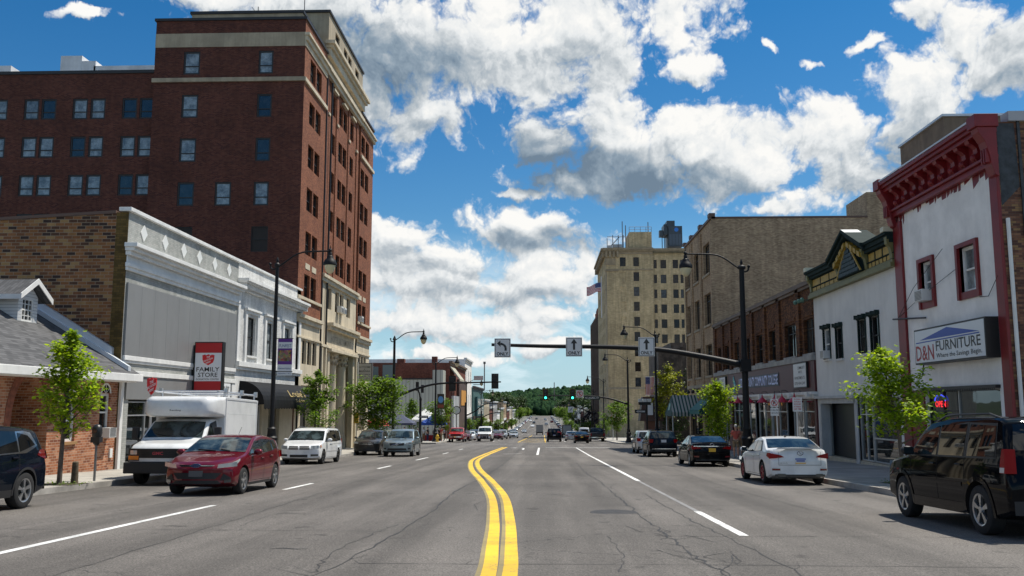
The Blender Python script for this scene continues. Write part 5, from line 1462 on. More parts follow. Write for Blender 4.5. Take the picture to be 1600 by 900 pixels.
# ---------------------------------------------------------------- far right: tall hotel tower
def tower():
 b = bld('tan_hotel_tower', 14, 195, 'tall tan brick tower with ornate cornice and rooftop plant far down the street')
 FS = Face('y', 190, -1); FB = Face('y', 190.6, -1); F = Face('x', 13.4, -1); z0 = -6.0
 tops = [33.05 - 3.2 * i for i in range(10)]
 w = MB()
 ops = [(19.35, 20.55, t - 1.95, t, .3) for t in tops[:9] if t > 7] + [(16.5, 17.72, 31.1, 33.05, .3)]
 bl = [(16.5, 17.72, t - 2.1, t, .12) for t in tops[1:8]]
 wall(w, FS, 13.4, 23.5, z0, 34.3, ops + bl)
 for o in bl: FS.quad(w, o[0], o[1], .12, o[2], o[3])
 opr = [(a, c, t - 1.85 - .5, t - .5, .3) for t in tops[:9] if t > 7 for a, c in ((23.75, 24.4), (25.2, 26.4), (27.8, 28.95), (29.4, 30.05), (31.6, 32.8), (35, 36.2))]
 wall(w, FB, 23.5, 42, z0, 34.3, opr)
 fo = [(y, y + 1.4, t - 1.95, t, .3) for t in tops for y in (193.5, 198, 202.5, 207, 211.5)]
 wall(w, F, 190, 217.5, z0, 34.3, fo)
 solid_rest(w, 13.4, 42, 190, 217.5, z0, 34.2, 'SW')
 w.build('wall', TOWERB, b)
 flat_roof(b, 13.4, 42, 190, 217.5, 34.0)
 t = MB()
 FS.box(t, 13.0, 23.6, -.35, .2, 34.3, 34.6); FS.box(t, 12.8, 23.6, -.6, .2, 34.6, 35.05); FS.box(t, 13.3, 23.5, -.12, 0, 33.7, 34.29); FB.box(t, 23.6, 42, -.35, .2, 34.3, 34.6); FB.box(t, 23.6, 42, -.5, .2, 34.6, 35.0)
 FS.box(t, 13.4, 23.5, -.1, 0, 30.2, 30.5)
 F.box(t, 189.9, 217.6, -.9, .2, 34.62, 35.05); F.box(t, 189.9, 217.6, -.6, .2, 34.3, 34.6); F.box(t, 190, 217.5, -.35, .1, 33.4, 34.29)
 for i in range(22): F.box(t, 190.2 + i * 1.25, 190.7 + i * 1.25, -.7, 0, 33.2, 34.29)
 for i in range(4): FS.box(t, 13.4 + i * .8, 13.8 + i * .8, -.5, 0, 33.0, 34.29)
 FS.box(t, 13.2, 16.2, -.2, 0, 30.0, 30.25); FS.box(t, 13.3, 15.6, -.14, 0, 31.4, 32.8)
 t.build('cornice', mat('tower_cornice', (.30, .235, .15), .8, var=.2), b)
 for o in ops: window(b, FS, o[0], o[1], o[2], o[3], DARKF, TWG, d=.12)
 for o in opr: window(b, FB, o[0], o[1], o[2], o[3], DARKF, TWG, d=.12)
 dwn = MB()
 for o in fo: F.quad(dwn, o[0], o[1], .2, o[2], o[3])
 dwn.build('street_windows', WGD, b)
 lb = MB(); FS.box(lb, 13.4, 23.5, -.08, 0, 5.0, 5.4); FS.box(lb, 13.38, 13.7, -.04, 0, z0, 30); lb.build('stone_band', LIME2, b)
 p = MB(); p.box(18.65, 191, 34.0, 23.5, 198, 38.75); p.box(14.2, 191.5, 34, 18.6, 196, 35.2); p.build('penthouse', TOWERB, b)
 rl = MB()
 for x in (18.7, 19.9, 21.1, 22.3, 23.45): rl.tube([(x, 191, 38.75), (x, 191, 39.85)], .05, 5)
 rl.tube([(18.7, 191, 39.85), (23.45, 191, 39.85)], .05, 5); rl.tube([(18.7, 191, 39.3), (23.45, 191, 39.3)], .04, 5)
 for x, h in ((14.0, 37.6), (15.2, 38.3), (16.4, 38.3), (17.5, 38.3)): rl.tube([(x, 192, 34.5), (x, 192, h)], .08, 5)
 rl.tube([(14.0, 192, 37.9), (18.5, 192, 37.9)], .07, 5); rl.tube([(14.2, 192, 35.3), (16.6, 192, 37.8)], .09, 5)
 for x, h, y in ((17.4, 41.5, 193), (18.1, 40.6, 193), (23.0, 41.3, 193)): rl.tube([(x, y, 35), (x, y, h)], .1, 5)
 rl.build('roof_railing', mat('grey_steel', (.16, .16, .17), .5, .5), b)
 bx = MB(); bx.box(15.2, 192.2, 35.6, 17.2, 193, 36.3); bx.box(14.1, 191.2, 35.2, 15, 192, 35.9); bx.build('roof_box', mat('pale_box', (.4, .42, .43), .6), b)
 ct = MB(); ct.box(27.2, 191.5, 35.6, 30.15, 197, 40.1); ct.box(26.3, 192, 38.3, 27.15, 196, 40.6); ct.box(26.9, 191.6, 40.102, 28.6, 196, 41.3); ct.box(25.4, 192.6, 38.0, 26.2, 194, 39.4)
 for (x, y) in ((26.4, 192.2), (26.4, 196), (27.1, 192.2)): ct.tube([(x, y, 34.2), (x, y, 38.5)], .09, 5)
 ct.build('cooling_tower', mat('slate_cladding', (.045, .06, .075), .4, .2, var=.2), b)
 pn = MB()
 for i in range(4): FB.box(pn, 27.35 + i * .68, 27.9 + i * .68, .88, .9, 36.0, 38.3)
 pn.build('cladding_panel', mat('blue_slate', (.06, .085, .12), .3), b)
 lg = MB(); lg.hexa([(28.9 + .45 * math.cos(2 * PI * k / 16), 191.47, 39.3 + .45 * math.sin(2 * PI * k / 16)) for k in range(16)], [(28.9 + .45 * math.cos(2 * PI * k / 16), 191.5, 39.3 + .45 * math.sin(2 * PI * k / 16)) for k in range(16)]); lg.build('round_emblem', mat('emblem_bright_blue', (.02, .18, .6), .4), b)
tower()
b = bld('gothic_brown_block', 14, 240, 'dark brown pinnacled building just beyond the tan tower')
q = MB(); q.box(14.2, 218, -7, 40, 262, 24.2);
for y in range(218, 263, 4): q.box(13.9, y, -7, 14.2, y + 1.0, 24.9)
q.build('wall', mat('brown_masonry', (.13, .085, .06), .8, var=.2, streak=.2), b)
q = MB()
for y in (219, 224, 229, 234): q.lathe([(.5, 0), (.6, 1.0), (.3, 1.3), (.35, 1.6), (.05, 2.6)], (14.2, y, 24.2), 6)
q.build('pinnacle', mat('red_terracotta', (.22, .09, .06), .8), b)
# stone building beyond the side street, half hidden by trees
b = bld('old_stone_house', 15, 112, 'rough dark stone wall building between the tan block and the tower')
q = MB(); q.box(14.3, 112, -4, 40, 122, 8.6); q.box(16, 113, 8.6, 40, 121, 9.4)
for (x0, x1) in ((14.28, 14.8), (17.0, 17.6)): q.box(x0, 111.9, -4, x1, 112, 8.8)
q.build('wall', mat('rough_stone', (.12, .095, .075), .9, var=.5, scale=.9, streak=.3), b)
flat_roof(b, 14.4, 40, 112.1, 122, 8.62)
window(b, Face('y', 112, -1), 15.0, 15.9, .2, 2.2, DARKF, WGD, d=-.06); window(b, Face('y', 112, -1), 18.4, 19.3, .2, 2.2, DARKF, WGD, d=-.06)
# kiosk and pay station beyond the side street
b = thing('brown_kiosk', (12.6, 106.5, gz(106.5) + .15), 'small dark brown kiosk with sloping front panel near the side street', 'kiosk')
zg = gz(106.5) + .15
q = MB(); q.box(11.9, 106, zg, 13.4, 107.5, zg + 2.9); q.build('cabin', mat('rust_brown', (.10, .045, .03), .6, var=.2), b)
q = MB(); q.hexa([(11.2, 105.4, zg + 2.5), (13.9, 105.4, zg + 2.5), (13.9, 105.9, zg + 5.3), (11.6, 105.9, zg + 5.3)], [(11.2, 107.9, zg + 2.5), (13.9, 107.9, zg + 2.5), (13.9, 107.6, zg + 5.3), (11.6, 107.6, zg + 5.3)]); q.build('hood', mat('dark_brown_hood', (.045, .02, .016), .5), b)
q = MB(); q.poly([(11.9, 105.42, zg + 3.2), (12.7, 105.42, zg + 3.2), (12.75, 105.72, zg + 4.6), (12.0, 105.72, zg + 4.6)]); q.build('panel', mat('pale_screen', (.55, .62, .7), .4), b)
# ---------------------------------------------------------------- left, beyond the crossing
def simple_block(name, X, side, y0, y1, ztop, wm, label, floors=2, cols=None, depth=26, trimm=None, shop=True, group=None, glassm=None):
 """a street building far down the hill: wall with real openings, cornice, roof and every window a part"""
 b = bld(name, X, (y0 + y1) / 2, label, group=group)
 F = Face('x', X, side); z0 = gz(y1) - 1
 H = ztop - gz((y0 + y1) / 2); fh = H / (floors + .25)
 n_ = cols or max(2, int((y1 - y0) / 3.2))
 ops = []
 for f_ in range(1, floors):
  zb = gz((y0 + y1) / 2) + fh * f_ + fh * .28
  for i in range(n_):
   a = lerp(y0, y1, (i + .5) / n_); ops.append((a - .55, a + .55, zb, zb + fh * .55, .25))
 zs = gz((y0 + y1) / 2)
 sh = [(y0 + .6, y1 - .6, zs + .6, zs + fh * .8, .3)] if shop else []
 w = MB(); wall(w, F, y0, y1, z0, ztop, ops + sh)
 x2 = X - side * depth
 solid_rest(w, min(X, x2), max(X, x2), y0, y1, z0, ztop, 'E' if side > 0 else 'W')
 w.build('wall', wm, b)
 flat_roof(b, min(X, x2), max(X, x2), y0, y1, ztop - .3)
 t = MB(); F.box(t, y0, y1, -.4, .2, ztop, ztop + .3); F.box(t, y0, y1, -.2, .0, ztop - .35, ztop - .002); F.box(t, y0, y1, -.15, 0, zs + fh * .86, zs + fh * 1.0)
 t.build('cornice', trimm or WHT, b)
 for o in ops: window(b, F, o[0], o[1], o[2], o[3], trimm or WHT, glassm or WGD, d=.1)
 for o in sh: window(b, F, o[0], o[1], o[2], o[3], DARKF, SHOPG, d=.1, style='store', name='shop_window')
 return b
def metal_hall():
 b = bld('metal_clad_hall', -22, 146, 'pale grey corrugated metal hall behind the market tents')
 m, n, bb = _new('corrugated_siding')
 s = n('ShaderNodeSeparateXYZ', {0: pos(n)})
 f = n.m('FRACT', n.m('DIVIDE', n.m('ADD', s.outputs[0], s.outputs[1]), .62))
 c = n.mix(n.m('LESS_THAN', f, .22), (.42, .43, .38, 1), (.26, .27, .24, 1))
 m.node_tree.links.new(c, bb.inputs['Base Color']); bb.inputs['Roughness'].default_value = .5
 q = MB(); q.box(-40, 145, -5, -17.9, 149, 5.75); q.box(-17.9, 145, -5, -16.2, 149, 7.3); q.build('wall', m, b)
 q = MB(); q.box(-40, 144.9, 5.752, -17.9, 145.3, 5.98); q.build('coping', BLKC, b)
 q = MB(); q.box(-26.3, 146.5, 5.75, -24.6, 148, 8.2); q.box(-30, 146.5, 5.75, -28, 148, 8.0); q.build('roof_unit', mat('grey_unit', (.15, .19, .19), .5, .3), b)
 q = MB(); q.box(-29.9, 146.44, 6.0, -27, 146.49, 7.9); q.build('billboard', mat('dark_panel', (.10, .13, .13), .5), b)
metal_hall()
b = simple_block('red_brick_block', -15.6, 1, 150, 180, 8.7, FARB, 'dark red brick block with chimneys behind the metal hall', 2, 6, 24, mat('brown_stone', (.14, .1, .07)))
q = MB(); q.box(-24.6, 150.5, 8.7, -23.4, 152, 9.4); q.box(-18.8, 151, 8.7, -17.9, 152, 9.8); q.build('chimney', FARB, b)
q = MB(); q.box(-15.5, 162, -4, -15.1, 178, 6.3); q.build('brown_shutter', mat('brown_rib_panel', (.10, .065, .055), .6, var=.2, streak=.3), b)
q = MB(); q.box(-15.09, 165, 1.6, -15.0, 175, 4.4); q.build('orange_sign', mat('orange_board', (.55, .26, .05), .6), b)
q = MB()
for y in (151.5, 154, 156.5, 159): q.tube([(-15.2, y, -4.2), (-15.2, y, 3.2)], .35, 8)
q.build('column', WHT, b)
q = MB(); q.hexa([(-15.6, 150.2, 8.2), (-13.9, 150.2, 6.0), (-13.9, 150.2, 5.7), (-15.6, 150.2, 7.9)], [(-15.6, 158, 8.2), (-13.9, 158, 6.0), (-13.9, 158, 5.7), (-15.6, 158, 7.9)]); q.build('canopy', mat('cream_canopy', (.42, .40, .31), .6), b)
b = simple_block('tall_white_block', -15.8, 1, 181, 198, 10.9, STUCCO, 'tall narrow white rendered block with blank flank', 3, 3)
b = simple_block('teal_drug_store', -15.5, 1, 199, 232, 5.6, mat('teal_front', (.05, .12, .12), .6, var=.2), 'teal fronted drug store with dark roof fascia', 2, 6, 24, mat('brown_fascia', (.05, .025, .02)))
e = MB(); F_ = Face('y', 198.8, -1)
q = MB(); q.box(-15.4, 204, -.8, -14.9, 226, 3.6); q.build('sign_board', mat('teal_board', (.03, .10, .11), .5), b)
Fs = Face('x', -14.89, 1); put_text(e, 'HAZLE', Fs.tf(-.02), 206, 224, 1.6, 3.2, .02); put_text(e, 'DRUGS', Fs.tf(-.02), 206, 224, -.4, 1.2, .02); e.build('lettering', WHT, b)
cream = mat('cream_front', (.50, .44, .33), .8, var=.12, streak=.15); olive_f = mat('olive_front', (.22, .23, .10), .8, var=.15); grey_f = mat('grey_front', (.34, .34, .33), .8, var=.12, streak=.12)
fk = random.Random(8)
pal = [cream, FARB, grey_f, STUCCO, olive_f, TANB, FARB, cream, grey_f]
words_ = ['cream two storey shop', 'red brick shop', 'grey fronted shop', 'white rendered shop', 'olive fronted shop', 'tan brick shop', 'dark brick shop', 'pale cream shop', 'plain grey shop']
y = 234.0
for i, (L, h) in enumerate(((26, 9.6), (20, 8.2), (24, 10.4), (18, 7.6), (30, 9.0), (26, 11.5), (34, 8.2), (40, 9.5), (46, 8))):
 simple_block('street_shop', -15.6, 1, y, y + L, gz(y + L / 2) + h, pal[i], words_[i] + ' on the left beyond the drug store, ' + ['nearest', 'second', 'third', 'fourth', 'fifth', 'sixth', 'seventh', 'eighth', 'farthest'][i] + ' of its row', 2, None, 22, group='shops down the left side')
 y += L + (0 if i % 3 else 1)
pal2 = [STUCCO, grey_f, cream, FARB, STUCCO, grey_f, TANB]
w2 = ['white gabled shop', 'grey shop', 'cream shop', 'red brick shop', 'white shop', 'pale grey shop', 'tan shop']
y = 285.0
for i, (L, h) in enumerate(((40, 10.5), (24, 7), (30, 9), (28, 8), (36, 10), (40, 7.5), (50, 9))):
 simple_block('street_shop', 17.5, -1, y, y + L, gz(y + L / 2) + h, pal2[i], w2[i] + ' on the right beyond the brown pinnacled building, ' + ['nearest', 'second', 'third', 'fourth', 'fifth', 'sixth', 'farthest'][i] + ' of its row', 2, None, 22, group='shops down the right side')
 y += L + 6
# houses at the foot of the hill
for i, (x, y_, wd_, h, m_) in enumerate(((-34, 840, 20, 9, STUCCO), (-8, 1130, 14, 7, STUCCO), (20, 900, 18, 10, cream), (30, 780, 16, 8, STUCCO), (24, 1040, 18, 8, grey_f), (-22, 960, 14, 8, FARB))):
 b = bld('hillside_house', x, y_, ['white house left of the street at the foot of the hill', 'white house standing across the end of the street', 'cream house right of the street near the foot of the hill', 'small white house on the right before the hill', 'grey hall right of the end of the street', 'red brick house left of the end of the street'][i], 'house')
 z = gz(y_)
 q = MB(); q.box(x - wd_ / 2, y_, z - 1, x + wd_ / 2, y_ + 12, z + h); q.build('wall', m_, b)
 q = MB(); q.hexa([(x - wd_ / 2 - .5, y_ - .5, z + h), (x + wd_ / 2 + .5, y_ - .5, z + h), (x, y_ - .5, z + h + 3.5)], [(x - wd_ / 2 - .5, y_ + 12.5, z + h), (x + wd_ / 2 + .5, y_ + 12.5, z + h), (x, y_ + 12.5, z + h + 3.5)]); q.build('roof', ROOFG, b)
 for k in range(4):
  q = MB(); xx = x - wd_ / 2 + wd_ * (k + .5) / 4; q.box(xx - .6, y_ - .05, z + h * .5, xx + .6, y_ + .02, z + h * .8); q.build('window', WGD, b)
# ================================================================== TREES AND PLANTS
BARK = mat('tree_bark', (.11, .085, .065), .9, var=.3, scale=9, obj=True)
LEAF_A = leafy('leaf_bright', ((.075, .14, .010), (.21, .32, .015), (.40, .48, .03)), 1.6, .5, True)
LEAF_B = leafy('leaf_mid', ((.035, .075, .009), (.095, .175, .013), (.20, .30, .022)), 1.4, .4, True)
LEAF_Y = leafy('leaf_yellow_green', ((.06, .09, .010), (.17, .20, .012), (.34, .33, .02)), 1.4, .35, True)
LEAF_D = leafy('leaf_dark', ((.012, .028, .008), (.028, .062, .012), (.06, .11, .018)), 1.0, .2, True)
LEAF_P = leafy('leaf_purple', ((.018, .008, .014), (.035, .014, .024), (.06, .03, .04)), 1.0, .2, True)
def leaf(mb, c, s, rnd):
 a = rnd.uniform(0, 2 * PI); t = rnd.uniform(-.9, .5)
 d = Vector((math.cos(a) * math.cos(t), math.sin(a) * math.cos(t), math.sin(t)))
 u = d.cross(Vector((rnd.uniform(-.5, .5), rnd.uniform(-.5, .5), 1))).normalized()
 n = d.cross(u)
 L = s * rnd.uniform(.7, 1.35)
 c = Vector(c)
 p = [c, c + d * L * .45 + u * L * .36 + n * L * .06, c + d * L, c + d * L * .45 - u * L * .36 + n * L * .06]
 mb.add(p, [(0, 1, 2, 3)])
def make_tree(name, label, h, cb, w, prof, nleaf, ls, m, seed, group=None, lean=(0, 0), tr=.045, upright=.75, clump=.17, cat='tree'):
 rnd = random.Random(seed)
 t = thing(name, (0, 0, 0), label, cat, group, world=False)
 tk = MB(); cr = MB()
 n = 7; tp = []
 for i in range(n + 1):
  f = i / n
  tp.append(Vector((lean[0] * f ** 1.3 + rnd.uniform(-.03, .03) * (f > 0), lean[1] * f ** 1.3 + rnd.uniform(-.03, .03) * (f > 0), h * .93 * f)))
 tk.tube(tp, [tr * (1.25 - 1.1 * (i / n)) + .006 for i in range(n + 1)], 8)
 def at(z):
  f = min(.999, z / (h * .93)) * n; i = int(f); return tp[i].lerp(tp[i + 1], f - i)
 nl = max(9, int(nleaf / 170)); per = nleaf / nl
 for i in range(nl):
  f = (i + rnd.random() * .8) / nl
  z = lerp(cb * .85, h * .86, f)
  base = at(z); tt = (z - cb) / (h - cb)
  r = w / 2 * prof(max(0, min(1, tt + .12))) * rnd.choice((.62, .8, 1.0, 1.12))
  az = i * 2.399 + rnd.uniform(-.5, .5)
  up = r * upright * rnd.uniform(.6, 1.3)
  if base.z + up > h: up = max(.05, h - base.z)
  tip = base + Vector((math.cos(az) * r, math.sin(az) * r, up))
  mid = base.lerp(tip, .5) + Vector((0, 0, -up * .12))
  tk.tube([base, mid, tip], [tr * .42 * (1 - .6 * f) + .004, tr * .25 * (1 - .6 * f) + .003, .003], 5, cap=False)
  nc = 6
  for k in range(nc):
   q = .28 + .8 * (k + rnd.random()) / nc
   c = (base.lerp(mid, q * 2) if q < .5 else mid.lerp(tip, q * 2 - 1)) + Vector((rnd.gauss(0, .09), rnd.gauss(0, .09), rnd.gauss(0, .06))) * (w / 2)
   if rnd.random() < .5: tk.tube([base.lerp(tip, max(0, q - .18)), c], [.006, .003], 4, cap=False)
   cl = clump * rnd.uniform(.7, 1.3)
   for _ in range(int(per / nc)):
    leaf(cr, (c.x + rnd.gauss(0, cl), c.y + rnd.gauss(0, cl), c.z + rnd.gauss(0, cl * .75)), ls, rnd)
 for _ in range(int(nleaf * .06)):
  p = at(h * .9); leaf(cr, (p.x + rnd.gauss(0, clump * .6), p.y + rnd.gauss(0, clump * .6), h * .93 + rnd.gauss(0, clump * .8)), ls, rnd)
 tk.build('trunk', BARK, t, smooth=60)
 cr.build('crown', m, t)
 return t
def stand(t, x, y, dz=.15, rz=0, s=1.0):
 t.location = (x, y, gz(y) + dz); t.rotation_euler = (0, 0, rz); t.scale = (s, s, s); return t
cone = lambda t: .95 * (1 - t) ** .8 + .12 if t > .22 else .55 + t * 1.9
oval = lambda t: max(.15, math.sin(PI * min(1, t * .92 + .1)) ** .7)
tier = lambda t: (.95 * (1 - t) ** .6 + .15) * (.65 + .45 * abs(math.sin(t * 9 + .8)))
STG = 'young street trees in the pavement'
stand(make_tree('street_tree', 'young bright green tree by the left kerb beside the brick house', 4.25, 1.3, 2.15, cone, 3500, .125, LEAF_A, 3, STG, (.12, 0), .05, 1.25, .105), -12.95, 24.0)
stand(make_tree('street_tree', 'bright green tree with leaning trunk in front of the furniture store', 3.85, 1.25, 2.5, tier, 4300, .125, LEAF_A, 8, STG, (-.45, .1), .05, .62, .115), 10.05, 25.7)
stand(make_tree('street_tree', 'thin tree with open branches before the hotel columns', 5.2, 1.7, 2.9, tier, 3300, .16, LEAF_B, 12, STG, (.1, 0), .055, .6, .13), -13.6, 53.5)
stand(make_tree('street_tree', 'full round dark green tree at the hotel corner', 5.7, 1.5, 4.6, oval, 7000, .22, LEAF_B, 15, STG, (0, 0), .07, .7, .26), -13.5, 73.0)
stand(make_tree('street_tree', 'slim bright green tree in front of the college windows', 4.4, 1.2, 1.9, oval, 4200, .15, LEAF_A, 22, STG, (.05, 0), .05, 1.0, .18), 10.1, 53.0)
stand(make_tree('street_tree', 'yellow green airy tree beside the striped awning', 6.6, 2.1, 3.6, tier, 2500, .20, LEAF_Y, 27, STG, (.1, 0), .06, .55, .22), 14.3, 104.9, s=1.4)
tm = make_tree('street_tree', 'rounded green tree behind the market tents by the red pickup', 5.6, 1.8, 3.7, oval, 2600, .26, LEAF_B, 31, STG, (0, 0), .07, .7, .28)
stand(tm, -13.4, 118.5)
tc = make_tree('street_tree', 'cone shaped green tree behind the dark tent', 5.8, 1.3, 3.0, cone, 2400, .25, LEAF_B, 33, STG, (0, 0), .07, .9, .25)
stand(tc, -18.6, 127)
stand(dup(tm, label='green tree at the foot of the tan tower behind the signal pole', group=STG), 10.4, 129, rz=1)
rt = random.Random(4)
kd = ('crown', 'trunk')
i = 0
for (sx, ys) in ((-13.6, (170, 206, 238, 275, 320, 375, 410, 450, 480, 505, 530, 560, 590, 620, 655, 690, 730, 770, 815, 860, 910, 965, 1020)), (10.6, (160, 205, 250, 290, 335, 380, 420, 450, 480, 505, 535, 565, 600, 635, 670, 710, 750, 800, 850, 900, 955, 1010))):
 for y in ys:
  src = tm if rt.random() < .6 else tc
  o = dup(src, label='small green street tree further down the ' + ('left' if sx < 0 else 'right') + ' pavement', group='street trees far down the ' + ('left' if sx < 0 else 'right') + ' pavement')
  stand(o, sx + rt.uniform(-.5, .5) + (rt.uniform(-1, 7) * (1 if sx > 0 else -1) if y > 460 else 0), y, rz=rt.uniform(0, 6), s=rt.uniform(.8, 1.15) * (1.5 if y > 460 else .75))
# larger trees beyond the shops
big = make_tree('shade_tree', 'large dark green shade tree right of the street beyond the brown building', 13, 3, 11, oval, 4200, .75, LEAF_D, 41, None, (0, 0), .25, .6, .8)
stand(big, 18, 272)
for (x, y, s, lb) in ((22, 420, 1.0, 'large dark tree behind the far right shops'), (-22, 520, 1.2, 'tall dark tree rising over the far left shops'), (-28, 560, 1.4, 'broad dark tree behind the farthest left shops'), (-24, 640, 1.3, 'dark tree at the far end of the left shops'),
      (-36, 700, 1.5, 'dark tree at the foot of the hill left of the street'), (28, 560, 1.3, 'dark tree behind the farthest right shops'), (24, 690, 1.4, 'dark tree at the foot of the hill right of the street'), (-20, 780, 1.4, 'dark tree near the white hillside house'), (36, 830, 1.5, 'dark tree beside the cream hillside house'), (17, 740, 1.2, 'dark tree before the small white hillside house')):
 stand(dup(big, label=lb), x, y, 0, rt.uniform(0, 6), s)
pu = make_tree('purple_plum_tree', 'dark purple leaved tree on the right pavement beyond the lights', 6.5, 1.4, 5.5, oval, 2000, .32, LEAF_P, 44, None, (0, 0), .1, .7, .35)
stand(pu, 11.6, 232)
# conifer branches and creeper by the old stone wall
cf = make_tree('dark_conifer', 'dark conifer leaning over the old stone wall beside the tan block', 12.0, 5.0, 5.0, tier, 2600, .30, LEAF_D, 51, None, (.4, -.3), .14, .1, .35)
stand(cf, 18.3, 107.5, 0)
pl = make_tree('dark_shrub', 'bushy dark shrub growing at the old stone wall', 5.0, .4, 4.2, oval, 1800, .28, LEAF_D, 55, None, (0, 0), .06, .6, .3, 'shrub')
stand(pl, 15.4, 109.0, .1)
# weeds along the brick house and tree pits
gr = MB(); rg = random.Random(9)
for _ in range(900):
 x = -16.6 + abs(rg.gauss(0, .16)); y = rg.uniform(27.5, 33.3)
 leaf(gr, (x, y, gz(y) + .15 + abs(rg.gauss(0, .10))), .10, rg)
for (cx, cy) in ((-12.95, 24.0), (10.0, 25.6), (10.1, 53)):
 for _ in range(160): leaf(gr, (cx + rg.gauss(0, .3), cy + rg.gauss(0, .4), gz(cy) + .15 + abs(rg.gauss(0, .03))), .07, rg)
o = gr.build('weeds', LEAF_B); o['kind'] = 'stuff'; tag(o, 'low weeds along the brick house wall and round the young trees', 'weeds')
pit = MB()
for (cx, cy) in ((-12.95, 24.0), (10.0, 25.6), (-13.6, 53.5), (10.1, 53), (14.3, 104.9)): sheet(pit, cx - .55, cx + .55, cy - .6, cy + .6, .156)
o = pit.build('soil', mat('pit_soil', (.06, .045, .03), .95, var=.4, scale=6)); o['kind'] = 'structure'
# ================================================================== STREET FURNITURE
POLE = mat('black_lamp_post', (.008, .008, .009), .55, spec=.3)
LGLASS = mat('lamp_glass', (.62, .55, .34), .25)
def lamp_parts(t, X, Y, sx, H=9.6, arm=2.65, base=True, r0=.115):
 z = gz(Y) + .15
 p = MB()
 if base: p.lathe([(.40, 0), (.40, .16), (.34, .20), (.32, .30), (.27, .38), (.25, .95), (.29, 1.02), (.29, 1.10), (.22, 1.18), (.19, 1.5), (.21, 1.54), (r0 + .02, 1.62), (r0, 1.8), (r0 * .72, H - .1), (r0 * 1.2, H - .05), (r0 * 1.2, H + .05), (.05, H + .14), (.075, H + .24), (.05, H + .32), (.02, H + .42)], (X, Y, z), 16)
 else: p.lathe([(.24, 0), (.24, .3), (r0, .5), (r0 * .72, H - .1), (r0 * 1.2, H), (.03, H + .35)], (X, Y, z), 14)
 p.build('pole', POLE, t, smooth=35)
 a = MB(); zt = z + H
 P = [(X - sx * .34, Y, zt - .02), (X - sx * .30, Y, zt - .16), (X - sx * .12, Y, zt - .20), (X, Y, zt - .12), (X + sx * .35, Y, zt + .12), (X + sx * .85, Y, zt + .48), (X + sx * 1.35, Y, zt + .66), (X + sx * (arm - .4), Y, zt + .70), (X + sx * arm, Y, zt + .70)]
 a.tube(smooth_path(P, 4), .042, 8); a.ball((X - sx * .36, Y, zt + .06), .08, 8, 6); a.ball((X + sx * arm, Y, zt + .74), .09, 8, 6)
 a.tube([(X + sx * arm, Y, zt + .7), (X + sx * arm, Y, zt + .98)], [.045, .012], 6)
 a.build('arm', POLE, t, smooth=50)
 l = MB(); c = (X + sx * arm, Y, zt + .06)
 l.lathe([(.04, .62), (.09, .56), (.09, .42), (.16, .36), (.17, .28), (.28, .16), (.33, .02), (.33, -.05), (.29, -.08)], c, 16)
 lo = l.build('lamp_head', POLE, t, smooth=40)
 g = MB(); g.lathe([(.27, -.06), (.26, -.20), (.19, -.38), (.10, -.48), (.03, -.50)], c, 14); g.build('lamp_glass', LGLASS, lo, smooth=60)
def lamp(X, Y, sx, label, **k):
 t = thing('street_lamp', (X, Y, gz(Y) + .15), label, 'street lamp', 'black street lamps with curved arms')
 lamp_parts(t, X, Y, sx, **k); return t
SGN_W = mat('sign_sheet_white', (.66, .67, .66), .45); SGN_K = mat('sign_black', (.012, .012, .012), .5)
SGN_B = mat('sign_back', (.34, .34, .34), .5, .4); SGN_R = mat('sign_red_ink', (.50, .015, .02), .45)
SIG = mat('signal_black', (.010, .010, .010), .5); SIGY = mat('signal_backplate', (.20, .13, .012), .55)
GREENL = mat('signal_green_light', (.05, 1.0, .72), .3, emit=2.4); DLENS = mat('dark_lens', (.02, .012, .01), .2)
